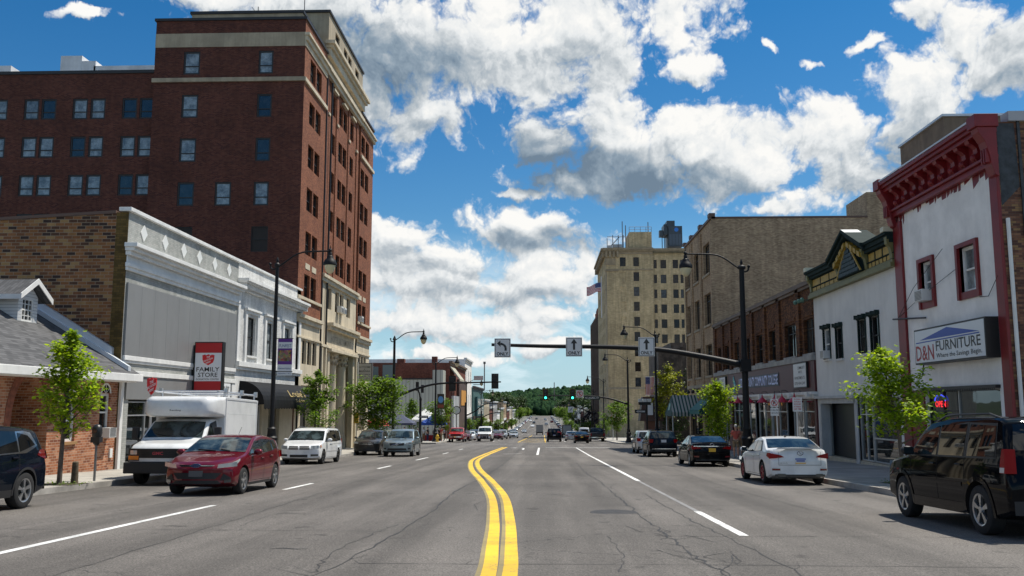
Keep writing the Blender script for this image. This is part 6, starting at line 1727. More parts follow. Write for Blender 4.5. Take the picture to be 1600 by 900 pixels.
def overhead_sign(X, Y, zc, kind, label, w=.80, h=.94):
 t = thing('lane_sign', (X, Y, zc), label, 'traffic sign', 'lane use signs on the near mast arm')
 F = Face('y', Y, -1)
 q = MB(); F.box(q, X - w / 2, X + w / 2, 0, .03, zc - h / 2, zc + h / 2); q.build('panel', SGN_B, t, bevel=.01)
 f = MB(); F.box(f, X - w / 2 + .012, X + w / 2 - .012, -.008, 0, zc - h / 2 + .012, zc + h / 2 - .012); f.build('face_sheet', SGN_W, t)
 T = F.tf(-.012); k = MB(); b = .022; e = .035
 for (a0, a1, z0, z1) in ((-w / 2 + e, w / 2 - e, h / 2 - e - b, h / 2 - e), (-w / 2 + e, w / 2 - e, -h / 2 + e, -h / 2 + e + b), (-w / 2 + e, -w / 2 + e + b, -h / 2 + e + b, h / 2 - e - b), (w / 2 - e - b, w / 2 - e, -h / 2 + e + b, h / 2 - e - b)): F.box(k, X + a0, X + a1, -.012, -.009, zc + z0, zc + z1)
 k.build('border', SGN_K, t)
 k = MB()
 if kind == 'up':
  F.box(k, X - .055, X + .055, -.012, -.009, zc - .14, zc + .18)
  k.poly([T(X - .16, zc + .17), T(X + .16, zc + .17), T(X, zc + .40)])
 else:
  P = smooth_path([(.15, -.14), (.15, .02), (.06, .15), (-.10, .20)], 5)
  for (a, z), (a2, z2) in zip(P, P[1:]):
   d = Vector((a2 - a, z2 - z)).normalized(); n = Vector((-d.y, d.x)) * .055
   k.poly([T(X + a - n.x, zc + z - n.y), T(X + a2 - n.x, zc + z2 - n.y), T(X + a2 + n.x, zc + z2 + n.y), T(X + a + n.x, zc + z + n.y)])
  k.poly([T(X - .10, zc + .05), T(X - .10, zc + .37), T(X - .28, zc + .22)])
 k.build('arrow', SGN_K, t)
 k = MB(); put_text(k, 'ONLY', T, X - .29, X + .29, zc - .38, zc - .21, .03); k.build('lettering', SGN_K, t)
 c = MB(); c.box(X - .06, Y + .03, zc - .1, X + .06, Y + .12, zc + .1); c.build('clamp', POLE, t)
 return t
def signal(X, Y, zc, face, label, lit=False, s=1.0, plate=True):
 """three-lamp traffic signal; face -1 turns its lenses to the camera, +1 away"""
 t = thing('traffic_signal', (X, Y, zc), label, 'traffic light', 'traffic signals at the crossing')
 hh = .55 * s; hw = .19 * s
 q = MB(); q.box(X - hw, Y - .12, zc - hh, X + hw, Y + .12, zc + hh); q.build('housing', SIG, t, bevel=.02)
 if plate:
  q = MB(); yb = Y - face * .02; q.box(X - hw - .13, yb - .01, zc - hh - .13, X + hw + .13, yb + .01, zc + hh + .13); q.build('backplate', SIG if face > 0 else SIGY, t)
  if face < 0:
   q = MB(); q.box(X - hw - .07, Y - .04, zc - hh - .07, X + hw + .07, Y - .032, zc + hh + .07); q.build('backplate_face', SIG, t)
 for i, dz in enumerate((.36, 0, -.36)):
  c = zc + dz * s; yf = Y + face * .12
  v = MB(); n = 14; r = .15 * s
  for k in range(n):
   a, b = PI * (1.05 - 1.1 * k / n) + 0, PI * (1.05 - 1.1 * (k + 1) / n)
   v.poly([(X + r * math.cos(a), yf, c + r * math.sin(a)), (X + r * math.cos(b), yf, c + r * math.sin(b)), (X + r * math.cos(b), yf + face * .22, c + r * math.sin(b)), (X + r * math.cos(a), yf + face * .22, c + r * math.sin(a))])
  v.build('visor', SIG, t)
  l = MB(); l.hexa([(X + r * .92 * math.cos(2 * PI * k / 16), yf + face * .012, c + r * .92 * math.sin(2 * PI * k / 16)) for k in range(16)], [(X + r * .92 * math.cos(2 * PI * k / 16), yf, c + r * .92 * math.sin(2 * PI * k / 16)) for k in range(16)])
  l.build('lens', GREENL if (lit and i == 2) else DLENS, t)
 return t
def mast(t, pts, r=(.10, .045)):
 q = MB(); n = len(pts); q.tube(smooth_path(pts, 4), [lerp(r[0], r[1], i / ((n - 1) * 4)) for i in range((n - 1) * 4 + 1)], 8); q.build('mast_arm', POLE, t, smooth=50)
# --- near right: thick pole with lamp and mast arm
t = thing('signal_mast_pole', (9.85, 44.3, gz(44.3) + .15), 'thick black pole with curved lamp and long mast arm at the right kerb', 'signal pole')
lamp_parts(t, 9.85, 44.3, -1, H=9.45, arm=2.75, r0=.17)
mast(t, [(9.85, 44.3, 3.50), (8.0, 44.3, 3.90), (5.7, 44.3, 4.28), (3.2, 44.3, 4.42), (0.0, 44.3, 4.47), (-2.55, 44.3, 4.55)], (.16, .075))
q = MB(); q.lathe([(.24, 3.2), (.26, 3.25), (.26, 3.75), (.24, 3.8)], (9.85, 44.3, 0), 12); q.box(9.6, 44.0, 3.2, 10.1, 44.12, 3.8); q.build('arm_collar', POLE, t)
overhead_sign(-2.0, 44.15, 4.38, 'left', 'leftmost lane sign, curved left arrow over ONLY, hung on the mast arm')
overhead_sign(1.52, 44.15, 4.42, 'up', 'middle of the three lane signs, straight arrow over ONLY, against the sky')
overhead_sign(5.07, 44.15, 4.42, 'up', 'lane sign nearest the pole, straight arrow over ONLY, before the tan tower')
# --- lamps
lamp(-13.25, 43.8, 1, 'street lamp with purple banner in front of the white brick shop')
lamp(9.65, 77.6, -1, 'street lamp beside the tan brick block behind the lane sign')
lamp(10.1, 152, -1, 'street lamp at the foot of the tan tower past the signal pole', r0=.10)
lamp(10.7, 192, -1, 'slim street lamp before the brown pinnacled building')
lamp(-13.3, 111, 1, 'street lamp with round blue banner beside the market tents')
lamp(-13.6, 159.5, 1, 'street lamp in front of the brown shuttered front on the left')
lamp(-14.0, 203, 1, 'street lamp before the teal drug store')
for i, y in enumerate((245, 290, 340, 395, 455)):
 for sx, X in ((1, -13.8), (-1, 10.8)):
  lamp(X, y, sx, 'small street lamp far down the ' + ('left' if sx > 0 else 'right') + ' pavement')['group'] = 'distant lamps on the ' + ('left' if sx > 0 else 'right') + ' pavement'
# --- left mast over the side street
t = thing('signal_mast_pole', (-13.5, 81, gz(81) + .15), 'black lamp and signal pole with mast arm at the hotel corner', 'signal pole')
lamp_parts(t, -13.5, 81, 1, r0=.15, base=False)
mast(t, [(-13.4, 81, 2.24), (-12.2, 81, 2.8), (-10.7, 81, 3.28), (-9.2, 81, 3.55), (-6.5, 81, 3.62), (-3.8, 81, 3.68)], (.13, .06))
q = MB(); q.tube([(-5.3, 81, 2.9), (-5.3, 81, 5.4)], .05, 6); q.box(-5.4, 80.9, 5.3, -5.2, 81.3, 5.5); q.build('camera_riser', mat('grey_pipe', (.20, .20, .20), .5, .4), t)
signal(-4.35, 81.1, 3.75, 1, 'black back of the traffic signal at the tip of the left mast arm')
signal(-8.2, 81.1, 3.55, 1, 'black back of the traffic signal before the red brick block')
t = thing('street_name_sign', (-5.65, 81, 3.7), 'small pale street sign on the left mast arm', 'street sign')
q = MB(); q.box(-6.25, 80.9, 3.82, -5.05 - .35, 80.94, 4.22); q.build('panel', mat('pale_pink_sheet', (.60, .52, .52), .5), t)
q = MB(); q.box(-6.3, 80.88, 3.4, -5.4, 80.93, 3.46); q.build('bracket', POLE, t)
# --- post with two heads at the far corner
t = thing('signal_post', (-14.4, 105.5, gz(105.5) + .15), 'short black signal post with one way plate by the market', 'signal pole')
z = gz(105.5) + .15
q = MB(); q.lathe([(.3, 0), (.3, .5), (.16, .7), (.14, 4.8), (.18, 5.0), (.05, 5.3)], (-14.4, 105.5, z), 12); q.tube([(-14.4, 105.5, z + 4.6), (-14.5, 105.4, z + 5.6), (-14.9, 105.3, z + 6.6)], .09, 6); q.build('pole', POLE, t, smooth=40)
signal(-14.75, 105.2, z + 6.5, 1, 'dark signal head leaning on the short post by the market', s=.95, plate=False)
signal(-14.15, 105.2, z + 6.2, 1, 'second dark signal head on the short post by the market', s=.85, plate=False)
def oneway(X, Y, zc, label, dirn=-1, w=.95, h=.3):
 t = thing('one_way_sign', (X, Y, zc), label, 'traffic sign'); F = Face('y', Y, -1)
 q = MB(); F.box(q, X - w / 2, X + w / 2, 0, .02, zc - h / 2, zc + h / 2); q.build('panel', SGN_K, t)
 k = MB(); T = F.tf(-.006); s = dirn
 k.poly([T(X + a * s, zc + b) for a, b in ((-.40, -.07), (.22, -.07), (.22, -.12), (.42, 0), (.22, .12), (.22, .07), (-.40, .07))]); ko = k.build('arrow', SGN_W, t)
 e = MB(); put_text(e, 'ONE WAY', F.tf(-.009), X - .30, X + .18, zc - .04, zc + .04); e.build('lettering', SGN_K, ko)
oneway(-13.9, 105.2, z + 2.95, 'black one way plate on the short signal post', 1)
# --- right mast beyond the crossing with the green lights
t = thing('signal_mast_pole', (10.0, 107, gz(107) + .15), 'black lamp and signal pole carrying the green lights beyond the crossing', 'signal pole')
lamp_parts(t, 10.0, 107, -1, r0=.14)
mast(t, [(9.9, 107, 1.75), (8.0, 107, 2.35), (6.1, 107, 2.62), (3.4, 107, 2.72), (-.6, 107, 2.75)], (.12, .06))
q = MB(); q.tube([(1.3, 107, 2.2), (1.3, 107, 4.3)], .05, 6); q.build('camera_riser', MATS['grey_pipe'], t)
signal(.27, 106.8, 2.85, -1, 'left one of the two green traffic lights', True)
signal(3.45, 106.8, 2.85, -1, 'right one of the two green traffic lights', True)
def ring_sign(t, X, Y, zc, r, glyph):
 F = Face('y', Y, -1); q = MB(); F.box(q, X - r * 1.2, X + r * 1.2, 0, .02, zc - r * 1.2, zc + r * 1.2); q.build('panel', SGN_W, t)
 T = F.tf(-.006); k = MB(); n = 20
 for i in range(n):
  a, b = 2 * PI * i / n, 2 * PI * (i + 1) / n
  k.poly([T(X + r * math.cos(a), zc + r * math.sin(a)), T(X + r * math.cos(b), zc + r * math.sin(b)), T(X + r * .8 * math.cos(b), zc + r * .8 * math.sin(b)), T(X + r * .8 * math.cos(a), zc + r * .8 * math.sin(a))])
 c, s = math.cos(-PI / 4) * r * .85, math.sin(-PI / 4) * r * .85; w_ = r * .08
 T2 = F.tf(-.010)
 k.poly([T2(X - c - w_, zc - s - w_), T2(X - c + w_, zc - s + w_), T2(X + c + w_, zc + s + w_), T2(X + c - w_, zc + s - w_)])
 k.build('prohibition_ring', SGN_R, t)
 g = MB(); put_text(g, glyph, F.tf(-.008), X - r * .38, X + r * .38, zc - r * .5, zc + r * .5, .04); g.build('symbol', SGN_K, t)
t = thing('no_turn_sign', (4.25, 106.8, 2.75), 'square no turn sign beside the right green light', 'traffic sign'); ring_sign(t, 4.3, 106.8, 2.95, .36, 'T')
t = thing('street_name_sign', (5.5, 106.8, 2.6), 'long dark street name plate on the far mast arm', 'street sign')
q = MB(); q.box(4.8, 106.84, 2.28, 6.7, 106.88, 2.66); q.build('panel', mat('sign_dark_green', (.01, .03, .025), .5), t)
q = MB(); put_text(q, 'N LAUREL ST', Face('y', 106.83, -1).tf(0), 4.95, 6.55, 2.37, 2.57); q.build('lettering', SGN_W, t)
# next set of signals down the hill
for (px, y, sx, za, zb, x2) in ((-13.7, 158.5, 1, -1.0, 2.0, -8.0), (10.6, 199, -1, -.9, 1.4, 5.0), (-14.0, 204.5, 1, -2.0, .2, -8.8)):
 t = thing('signal_mast_pole', (px, y, gz(y) + .15), 'signal pole with mast arm further down the ' + ('left' if sx > 0 else 'right') + ' side' + (', nearer one' if y < 170 else (' before the teal store' if sx > 0 else '')), 'signal pole')
 q = MB(); q.lathe([(.24, 0), (.16, .5), (.12, zb - gz(y))], (px, y, gz(y) + .15), 8); q.build('pole', POLE, t)
 mast(t, [(px, y, za + .8), (lerp(px, x2, .3), y, za + 1.6), (lerp(px, x2, .6), y, zb - .2), (x2, y, zb)], (.12, .07))
t = thing('lane_sign', (5.9, 198.8, .7), 'white arrow sign hung before the brown pinnacled building', 'traffic sign', None)
q = MB(); q.box(5.4, 198.7, .1, 6.5, 198.74, 1.35); q.build('panel', SGN_W, t)
q = MB(); q.tube([(5.75, 198.68, .45), (6.1, 198.68, .75), (6.1, 198.68, 1.05)], .06, 5); q.build('arrow', SGN_K, t)
# --- banners and flags
def banner(X0, X1, Y, z0, z1, label):
 t = thing('street_banner', (X0, Y, z0), label, 'banner'); F = Face('y', Y, -1); H = z1 - z0; T = F.tf(-.008)
 q = MB(); F.box(q, X0, X1, 0, .02, z0 + H * .30, z1); q.build('cloth', mat('banner_purple', (.10, .025, .22), .6), t)
 q = MB(); F.box(q, X0 + .02, X1, -.006, .02, z1 - H * .26, z1 - H * .09); F.box(q, X0, X1, 0, .02, z0 + H * .12, z0 + H * .298); F.box(q, X0, X1, .001, .02, z0, z0 + H * .10); wo = q.build('pale_band', mat('banner_white', (.60, .64, .68), .6), t)
 e = MB(); put_text(e, 'FUNFEST', T, X0 + .07, X1 - .06, z1 - H * .235, z1 - H * .15); put_text(e, 'September 7 & 8', T, X0 + .06, X1 - .06, z0 + H * .03, z0 + H * .075, .004); put_text(e, 'Downtown Hazleton', T, X0 + .05, X1 - .05, z0 + H * .17, z0 + H * .22, .004); e.build('lettering', mat('banner_ink', (.05, .09, .20), .6), wo)
 m, n, b = _new('crowd_photo')
 vv = n('ShaderNodeTexVoronoi', {'Vector': pos(n), 'Scale': 9.0}); c = n('ShaderNodeHueSaturation', {'Hue': .5, 'Saturation': .8, 'Value': .30, 'Color': vv.outputs['Color']}).outputs[0]
 m.node_tree.links.new(n.v('MULTIPLY', c, (1.3, .8, .45)), b.inputs['Base Color'])
 q = MB(); F.box(q, X0 + .04, X1 - .04, -.006, 0, z0 + H * .39, z0 + H * .69); q.build('picture', m, t)
 k = MB()
 for z in (z1 + .02, z0 + H * .11): k.tube([(X0 - .12, Y + .03, z), (X1 + .03, Y + .03, z)], .02, 6)
 k.build('bracket', POLE, t)
banner(-13.05, -12.33, 43.7, 3.02, 4.82, 'purple banner with crowd picture on the near left lamp')
t = thing('round_banner', (-13.1, 110.8, 1.0), 'small dark banner with blue round picture on the lamp by the tents', 'banner')
q = MB(); q.box(-13.05, 110.8, 1.2, -12.2, 110.84, 3.0); q.build('cloth', mat('banner_dark', (.04, .035, .02), .6), t)
q = MB(); q.hexa([(-12.62 + .33 * math.cos(2 * PI * k / 18), 110.78, 2.3 + .42 * math.sin(2 * PI * k / 18)) for k in range(18)], [(-12.62 + .33 * math.cos(2 * PI * k / 18), 110.8, 2.3 + .42 * math.sin(2 * PI * k / 18)) for k in range(18)]); q.build('round_picture', mat('sky_blue_print', (.12, .32, .60), .6), t)
q = MB(); q.box(-13.0, 110.78, 1.3, -12.25, 110.799, 1.7); q.build('lower_band', mat('banner_rust', (.25, .07, .03), .6), t)
FRED = mat('flag_red', (.42, .02, .03), .7); FWH = mat('flag_white', (.62, .62, .62), .7); FBL = mat('flag_blue', (.02, .04, .16), .7)
def us_flag(fn, par, stars=True):
 """thirteen stripes and a canton; fn(u, v) with u along the fly, v up the hoist"""
 for col, m_, nm in ((0, FRED, 'red_stripes'), (1, FWH, 'white_stripes')):
  q = MB()
  for i in range(13):
   if i % 2 == col:
    v1 = 1 - i / 13; v0 = 1 - (i + 1) / 13
    for k in range(10):
     u0, u1 = k / 10, (k + 1) / 10
     if i < 7 and u1 <= .401: continue
     q.poly([fn(u0, v0), fn(u1, v0), fn(u1, v1), fn(u0, v1)])
  q.build(nm, m_, par)
 q = MB()
 for k in range(4): q.poly([fn(k / 10, 6 / 13), fn((k + 1) / 10, 6 / 13), fn((k + 1) / 10, 1), fn(k / 10, 1)])
 c = q.build('canton', FBL, par)
 q = MB()
 for r_ in range(5):
  for k in range(5):
   u, v = .04 + k * .08, 6 / 13 + .06 + r_ * .1; d = .012
   a = fn(u - d, v - d); q.poly([Vector(p) + Vector((0, -.03, 0)) for p in (fn(u - d, v - d), fn(u + d, v - d), fn(u + d, v + d), fn(u - d, v + d))])
 q.build('stars', FWH, c)
t = thing('flag', (13.0, 196, 27), 'striped flag flying from a pole beside the tan tower', 'flag')
q = MB(); q.tube([(12.4, 189, 20), (12.4, 189, 28.8)], .09, 6); q.build('flag_pole', mat('white_pole', (.5, .52, .55), .4), t)
us_flag(lambda u, v: (12.3 - u * 3.0, 189 + .35 * math.sin(u * 7), 25.6 + v * 1.9 - u * .9 + .2 * math.sin(u * 6)), t)
t = thing('flag', (12.4, 105, 2.8), 'striped flag hung upright on a frame above the brown kiosk', 'flag')
us_flag(lambda u, v: (11.85 + (1 - v) * 1.0, 105, 4.85 - u * 2.05), t)
q = MB(); q.tube([(11.8, 105.05, 4.88), (12.95, 105.05, 4.88)], .035, 6); q.tube([(11.8, 105.05, 2.76), (12.95, 105.05, 2.76)], .035, 6); q.tube([(12.95, 105.05, gz(105)), (12.95, 105.05, 4.95)], .05, 6); q.build('banner_frame', ALUM, t)
# --- small signs near the right kerb
t = thing('no_parking_sign', (8.95, 35.0, gz(35) + .15), 'no parking sign with small plate below on a thin post behind the white sedan', 'traffic sign')
q = MB(); q.tube([(8.97, 35.06, gz(35)), (8.95, 35.06, 1.95)], .03, 8); q.build('post', ALUM, t)
ring_sign(t, 8.86, 35.0, 1.66, .125, 'P')
F = Face('y', 35.0, -1)
q = MB(); F.box(q, 8.71, 9.01, 0, .02, 1.17, 1.47); q.build('lower_panel', SGN_W, t)
q = MB(); put_text(q, '8 AM-6 PM', F.tf(-.005), 8.74, 8.98, 1.36, 1.41); put_text(q, 'MON-FRI', F.tf(-.005), 8.74, 8.98, 1.25, 1.30); q.build('lettering', SGN_K, t)
t = thing('parking_notice', (9.6, 34.2, gz(34.2) + .15), 'tall white parking notice with red lettering nearer the college doors', 'traffic sign')
F = Face('y', 34.2, -1)
q = MB(); q.tube([(9.5, 34.26, gz(34)), (9.5, 34.26, 1.85)], .028, 8); q.build('post', ALUM, t)
q = MB(); F.box(q, 9.34, 9.68, 0, .02, 1.34, 1.86); q.build('panel', SGN_W, t)
q = MB()
for s_, zz in (('TOW', 1.76), ('AWAY', 1.67), ('ZONE', 1.58), ('NO PARKING', 1.49), ('ANY TIME', 1.40)): put_text(q, s_, F.tf(-.005), 9.38, 9.64, zz, zz + .055)
q.build('lettering', SGN_R, t)
oneway(9.15, 85.5, 1.02 + .0, 'black one way sign on a post at the right corner', -1, 1.1, .34)
t = thing('sign_post', (9.75, 85.6, gz(85.6) + .15), 'dark post with three white topped boxes at the right corner', 'signal pole')
q = MB(); q.tube([(9.75, 85.6, gz(85.6)), (9.75, 85.6, 2.1)], .08, 8); q.build('pole', POLE, t)
q = MB()
for k in range(3): q.box(8.95 + k * .42, 85.3, 1.9, 9.3 + k * .42, 85.7, 2.2)
q.build('white_box', SGN_W, t)
q = MB(); q.box(8.95, 85.3, 1.62, 10.1, 85.5, 1.898); q.build('box_base', SIG, t)
t = thing('no_turn_sign', (10.0, 131, gz(131)), 'round symbol sign on a thin post at the foot of the tan tower', 'traffic sign')
q = MB(); q.tube([(10.0, 131.06, gz(131)), (10.0, 131.06, .2)], .05, 6); q.build('post', ALUM, t); ring_sign(t, 10.0, 131, -.2, .38, 'S')
t = thing('yellow_box', (-13.9, 75.2, gz(75) + .15), 'small yellow box on a thin post by the hotel columns', 'call box')
q = MB(); q.tube([(-15.6, 75.2, gz(75)), (-15.6, 75.2, 5.2)], .06, 6); q.build('post', mat('pale_post', (.5, .48, .42), .6), t)
q = MB(); q.box(-15.8, 75.0, .1, -15.4, 75.15, .95); q.build('box', mat('safety_yellow', (.62, .38, .02), .5), t, bevel=.03)
# --- parking meter, stump, hydrant
t = thing('parking_meter', (-12.8, 25.6, gz(25.6) + .15), 'dark parking meter on a grey post by the left kerb', 'parking meter')
z = gz(25.6) + .15
q = MB(); q.tube([(-12.8, 25.6, z), (-12.8, 25.6, z + 1.02)], .035, 8); q.build('post', mat('grey_pipe', (.2, .2, .2)), t, smooth=40)
q = MB(); q.lathe([(.05, 1.0), (.09, 1.05), (.10, 1.10), (.10, 1.22), (.13, 1.26), (.14, 1.42), (.13, 1.50), (.09, 1.57), (.03, 1.60)], (-12.8, 25.6, z), 14); q.box(-12.93, 25.5, z + 1.08, -12.67, 25.7, z + 1.24); mo = q.build('meter_head', mat('meter_black', (.02, .02, .022), .4), t, smooth=40)
q = MB(); q.hexa([(-12.8 + .075 * math.cos(2 * PI * k / 14), 25.455, z + 1.42 + .06 * math.sin(2 * PI * k / 14)) for k in range(14)], [(-12.8 + .075 * math.cos(2 * PI * k / 14), 25.49, z + 1.42 + .06 * math.sin(2 * PI * k / 14)) for k in range(14)]); q.build('dial_window', WGD, mo)
z = gz(24.2) + .15
q = MB(); q.lathe([(.10, 0), (.095, .05), (.085, .42), (.08, .56), (.06, .58)], (-12.72, 24.35, z), 10)
o = q.build('bollard', mat('old_wood_post', (.10, .075, .045), .9, var=.4, scale=9), smooth=40); tag(o, 'short weathered brown post beside the young left tree', 'bollard')
t = thing('fire_hydrant', (-12.9, 110, gz(110) + .15), 'yellow fire hydrant at the corner in front of the market tents', 'hydrant')
z = gz(110) + .15
q = MB(); q.lathe([(.22, 0), (.22, .06), (.16, .08), (.15, .62), (.19, .64), (.19, .70), (.15, .80), (.06, .88), (.05, .94)], (-12.9, 110, z), 12); q.build('body', mat('safety_yellow', (.62, .38, .02)), t, smooth=40)
q = MB(); q.cyl((-13.16, 110, z + .48), (-12.64, 110, z + .48), .07, 8); q.cyl((-12.9, 109.74, z + .42), (-12.9, 110, z + .42), .09, 8); q.build('outlet', mat('safety_yellow', (.62, .38, .02)), t, smooth=40)
# round clock/sign by the pickup
t = thing('round_sign', (-12.6, 131, gz(131)), 'round pale sign on a post beside the rounded tree', 'sign')
q = MB(); q.tube([(-12.6, 131.1, gz(131)), (-12.6, 131.1, 1.4)], .07, 6); q.build('post', POLE, t)
q = MB(); q.hexa([(-12.6 + .62 * math.cos(2 * PI * k / 20), 131, .9 + .62 * math.sin(2 * PI * k / 20)) for k in range(20)], [(-12.6 + .62 * math.cos(2 * PI * k / 20), 131.08, .9 + .62 * math.sin(2 * PI * k / 20)) for k in range(20)]); q.build('rim', SIG, t)
q = MB(); q.hexa([(-12.6 + .5 * math.cos(2 * PI * k / 20), 130.98, .9 + .5 * math.sin(2 * PI * k / 20)) for k in range(20)], [(-12.6 + .5 * math.cos(2 * PI * k / 20), 130.999, .9 + .5 * math.sin(2 * PI * k / 20)) for k in range(20)]); q.build('face', mat('clock_face', (.5, .52, .48), .5), t)
# --- market tents
def tent(x, y, w, m_, label, h=2.35, rise=1.1):
 z = gz(y) + .15; t = thing('market_tent', (x, y, z), label, 'tent')
 q = MB(); a = w / 2
 for (p0, p1) in (((-a, -a), (a, -a)), ((a, -a), (a, a)), ((a, a), (-a, a)), ((-a, a), (-a, -a))):
  q.poly([(x + p0[0], y + p0[1], z + h), (x + p1[0], y + p1[1], z + h), (x + (p0[0] + p1[0]) * .25, y + (p0[1] + p1[1]) * .25, z + h + rise * .45), ] if False else [(x + p0[0], y + p0[1], z + h), (x + p1[0], y + p1[1], z + h), (x, y, z + h + rise)])
  q.poly([(x + p0[0], y + p0[1], z + h - .28), (x + p1[0], y + p1[1], z + h - .28), (x + p1[0], y + p1[1], z + h - .001), (x + p0[0], y + p0[1], z + h - .001)])
 q.build('canopy', m_, t)
 for sx in (-1, 1):
  for sy in (-1, 1):
   q = MB(); q.tube([(x + sx * (a - .05), y + sy * (a - .05), z), (x + sx * (a - .05), y + sy * (a - .05), z + h)], .03, 6); q.build('leg', ALUM, t)
tent(-19.0, 120.5, 3.6, mat('dark_blue_canvas', (.055, .065, .11), .8), 'dark blue grey market tent nearest the hall')
tent(-16.6, 127.5, 3.8, mat('white_canvas', (.66, .66, .64), .8), 'white market tent behind the blue one', 2.9, 1.5)
tent(-14.6, 120.0, 3.3, mat('blue_canvas', (.012, .07, .36), .7), 'bright blue market tent by the kerb')
t = thing('market_table', (-14.6, 119.4, gz(119.4) + .15), 'cloth covered table under the bright blue tent', 'table')
q = MB(); q.box(-15.8, 119.0, gz(119) + .15, -13.4, 119.8, gz(119) + .9); q.build('cloth', mat('red_cloth', (.42, .02, .02), .8), t)
q = MB(); q.box(-15.8, 119.0, gz(119) + .902, -13.4, 119.8, gz(119) + .93); q.build('table_top', SGN_W, t)
t = thing('red_umbrella', (-20.2, 96, gz(103)), 'red parasol behind the round tree at the hotel corner', 'umbrella')
z = gz(106) + .15
q = MB(); q.lathe([(1.7, 1.9), (1.3, 2.35), (.7, 2.7), (.05, 2.85)], (-19.6, 106, z), 10); q.build('canopy', FRED, t)
q = MB(); q.tube([(-19.6, 106, z), (-19.6, 106, z + 2.8)], .04, 6); q.build('pole', ALUM, t)
# motorcycle parked on the pavement behind the white sedan
def motorcycle():
 x0, y0 = 11.2, 43.0; z = gz(y0) + .2
 t = thing('motorcycle', (x0, y0, z), 'black motorcycle standing on the pavement by the college window', 'motorcycle', rz=R(25), world=False)
 for yy in (-.72, .72):
  q = MB(); q.tube([(0, yy + .28 * math.cos(2 * PI * k / 20), .32 + .28 * math.sin(2 * PI * k / 20)) for k in range(21)], .055, 8); wo = q.build('wheel', mat('tyre_rubber_moto', (.015, .015, .015), .8), t, smooth=50)
  q = MB(); q.cyl((-.05, yy, .32), (.05, yy, .32), .09, 10)
  for k in range(6): q.tube([(0, yy, .32), (0, yy + .25 * math.cos(PI * k / 3), .32 + .25 * math.sin(PI * k / 3))], .012, 4)
  q.build('rim', mat('moto_chrome', (.5, .5, .5), .25, .9), wo)
 q = MB(); q.ball((0, -.15, .80), .2, 10, 8, (.75, 1.5, .75)); q.build('fuel_tank', BLK, t, smooth=60)
 q = MB(); q.ball((0, .35, .74), .2, 10, 8, (.8, 1.6, .45)); q.build('saddle', mat('saddle_leather', (.02, .018, .016), .6), t, smooth=60)
 q = MB(); q.box(-.14, -.28, .30, .14, .25, .62); q.cyl((-.2, 0, .45), (.2, 0, .45), .13, 10); q.build('engine', MATS['moto_chrome'], t, bevel=.03)
 q = MB()
 for sx in (-.09, .09): q.tube([(sx, -.72, .32), (sx, -.50, .98)], .025, 6)
 q.build('fork', MATS['moto_chrome'], t)
 q = MB(); q.tube([(-.38, -.30, 1.08), (-.2, -.46, 1.02), (.2, -.46, 1.02), (.38, -.30, 1.08)], .018, 6); q.build('handlebar', MATS['moto_chrome'], t)
 q = MB(); q.ball((0, -.62, .92), .10, 10, 8); q.build('headlight', MATS['moto_chrome'], t, smooth=60)
 q = MB(); q.tube([(.12, 0, .30), (.16, .5, .28), (.17, 1.0, .32)], .045, 8); q.build('exhaust', MATS['moto_chrome'], t, smooth=50)
motorcycle()
# ================================================================== VEHICLES
# local axes: +x forward, y to the car's left, z up; wheels stand on z = 0
def paint_mat(name, col, metal=0.0, rough=.28, ior=1.42):
 m, n, b = _new(name)
 P = n('ShaderNodeTexCoord').outputs['Object']
 d = n.maprange(n.noise(P, 2.0, 5, .65), .35, .75, 1.0, .82)
 s = n('ShaderNodeSeparateXYZ', {0: P})
 dust = n.maprange(s.outputs[2], .10, .50, .06, 0)          # road dust along the sills
 sc = n.v('SCALE', (*col,)); m.node_tree.links.new(d, sc.node.inputs[3])
 m.node_tree.links.new(n.mix(n.m('MULTIPLY', dust, n.noise(P, 6, 4)), sc, (.16, .145, .13, 1)), b.inputs['Base Color'])
 b.inputs['Metallic'].default_value = metal
 b.inputs['Roughness'].default_value = rough
 b.inputs['Specular IOR Level'].default_value = 0 if ior < 1.4 else .12
 b.inputs['Coat Weight'].default_value = .75 if ior < 1.4 else 1.0
 b.inputs['Coat IOR'].default_value = ior
 b.inputs['Coat Roughness'].default_value = .03
 return m
P_BLACK = paint_mat('black_car_paint', (.005, .0055, .007), ior=1.30)
P_NAVY = paint_mat('blue_black_car_paint', (.005, .008, .014), ior=1.32)
P_RED = paint_mat('dark_red_car_paint', (.135, .004, .013), .3)
P_WHITE = paint_mat('white_car_paint', (.74, .75, .75))
P_SILVER = paint_mat('silver_car_paint', (.50, .52, .53), .65, .32)
P_BLUEGREY = paint_mat('blue_grey_car_paint', (.27, .34, .37), .6, .3)
P_DGREY = paint_mat('dark_bronze_car_paint', (.045, .042, .040), .5, .3)
P_BRIGHTRED = paint_mat('bright_red_car_paint', (.45, .012, .012))
P_MAROON = paint_mat('maroon_car_paint', (.12, .008, .012), .2)
P_BLUE = paint_mat('blue_car_paint', (.03, .07, .15), .3)
def cglass(name, a, bcol, rough=.015):
 m, n, b = _new(name)
 P = n('ShaderNodeTexCoord').outputs['Object']
 f = n.maprange(n.noise(P, 1.7, 4, .6, .6), .42, .62, 0, 1)
 m.node_tree.links.new(n.mix(f, (*a, 1), (*bcol, 1)), b.inputs['Base Color'])
 b.inputs['Roughness'].default_value = rough
 b.inputs['IOR'].default_value = 1.48
 b.inputs['Specular IOR Level'].default_value = .6
 return m
CGL = cglass('car_window_glass', (.006, .008, .009), (.03, .045, .048))
CGT = cglass('privacy_glass', (.004, .005, .006), (.012, .013, .014))
WSG = cglass('windscreen_glass', (.010, .016, .017), (.06, .085, .09))
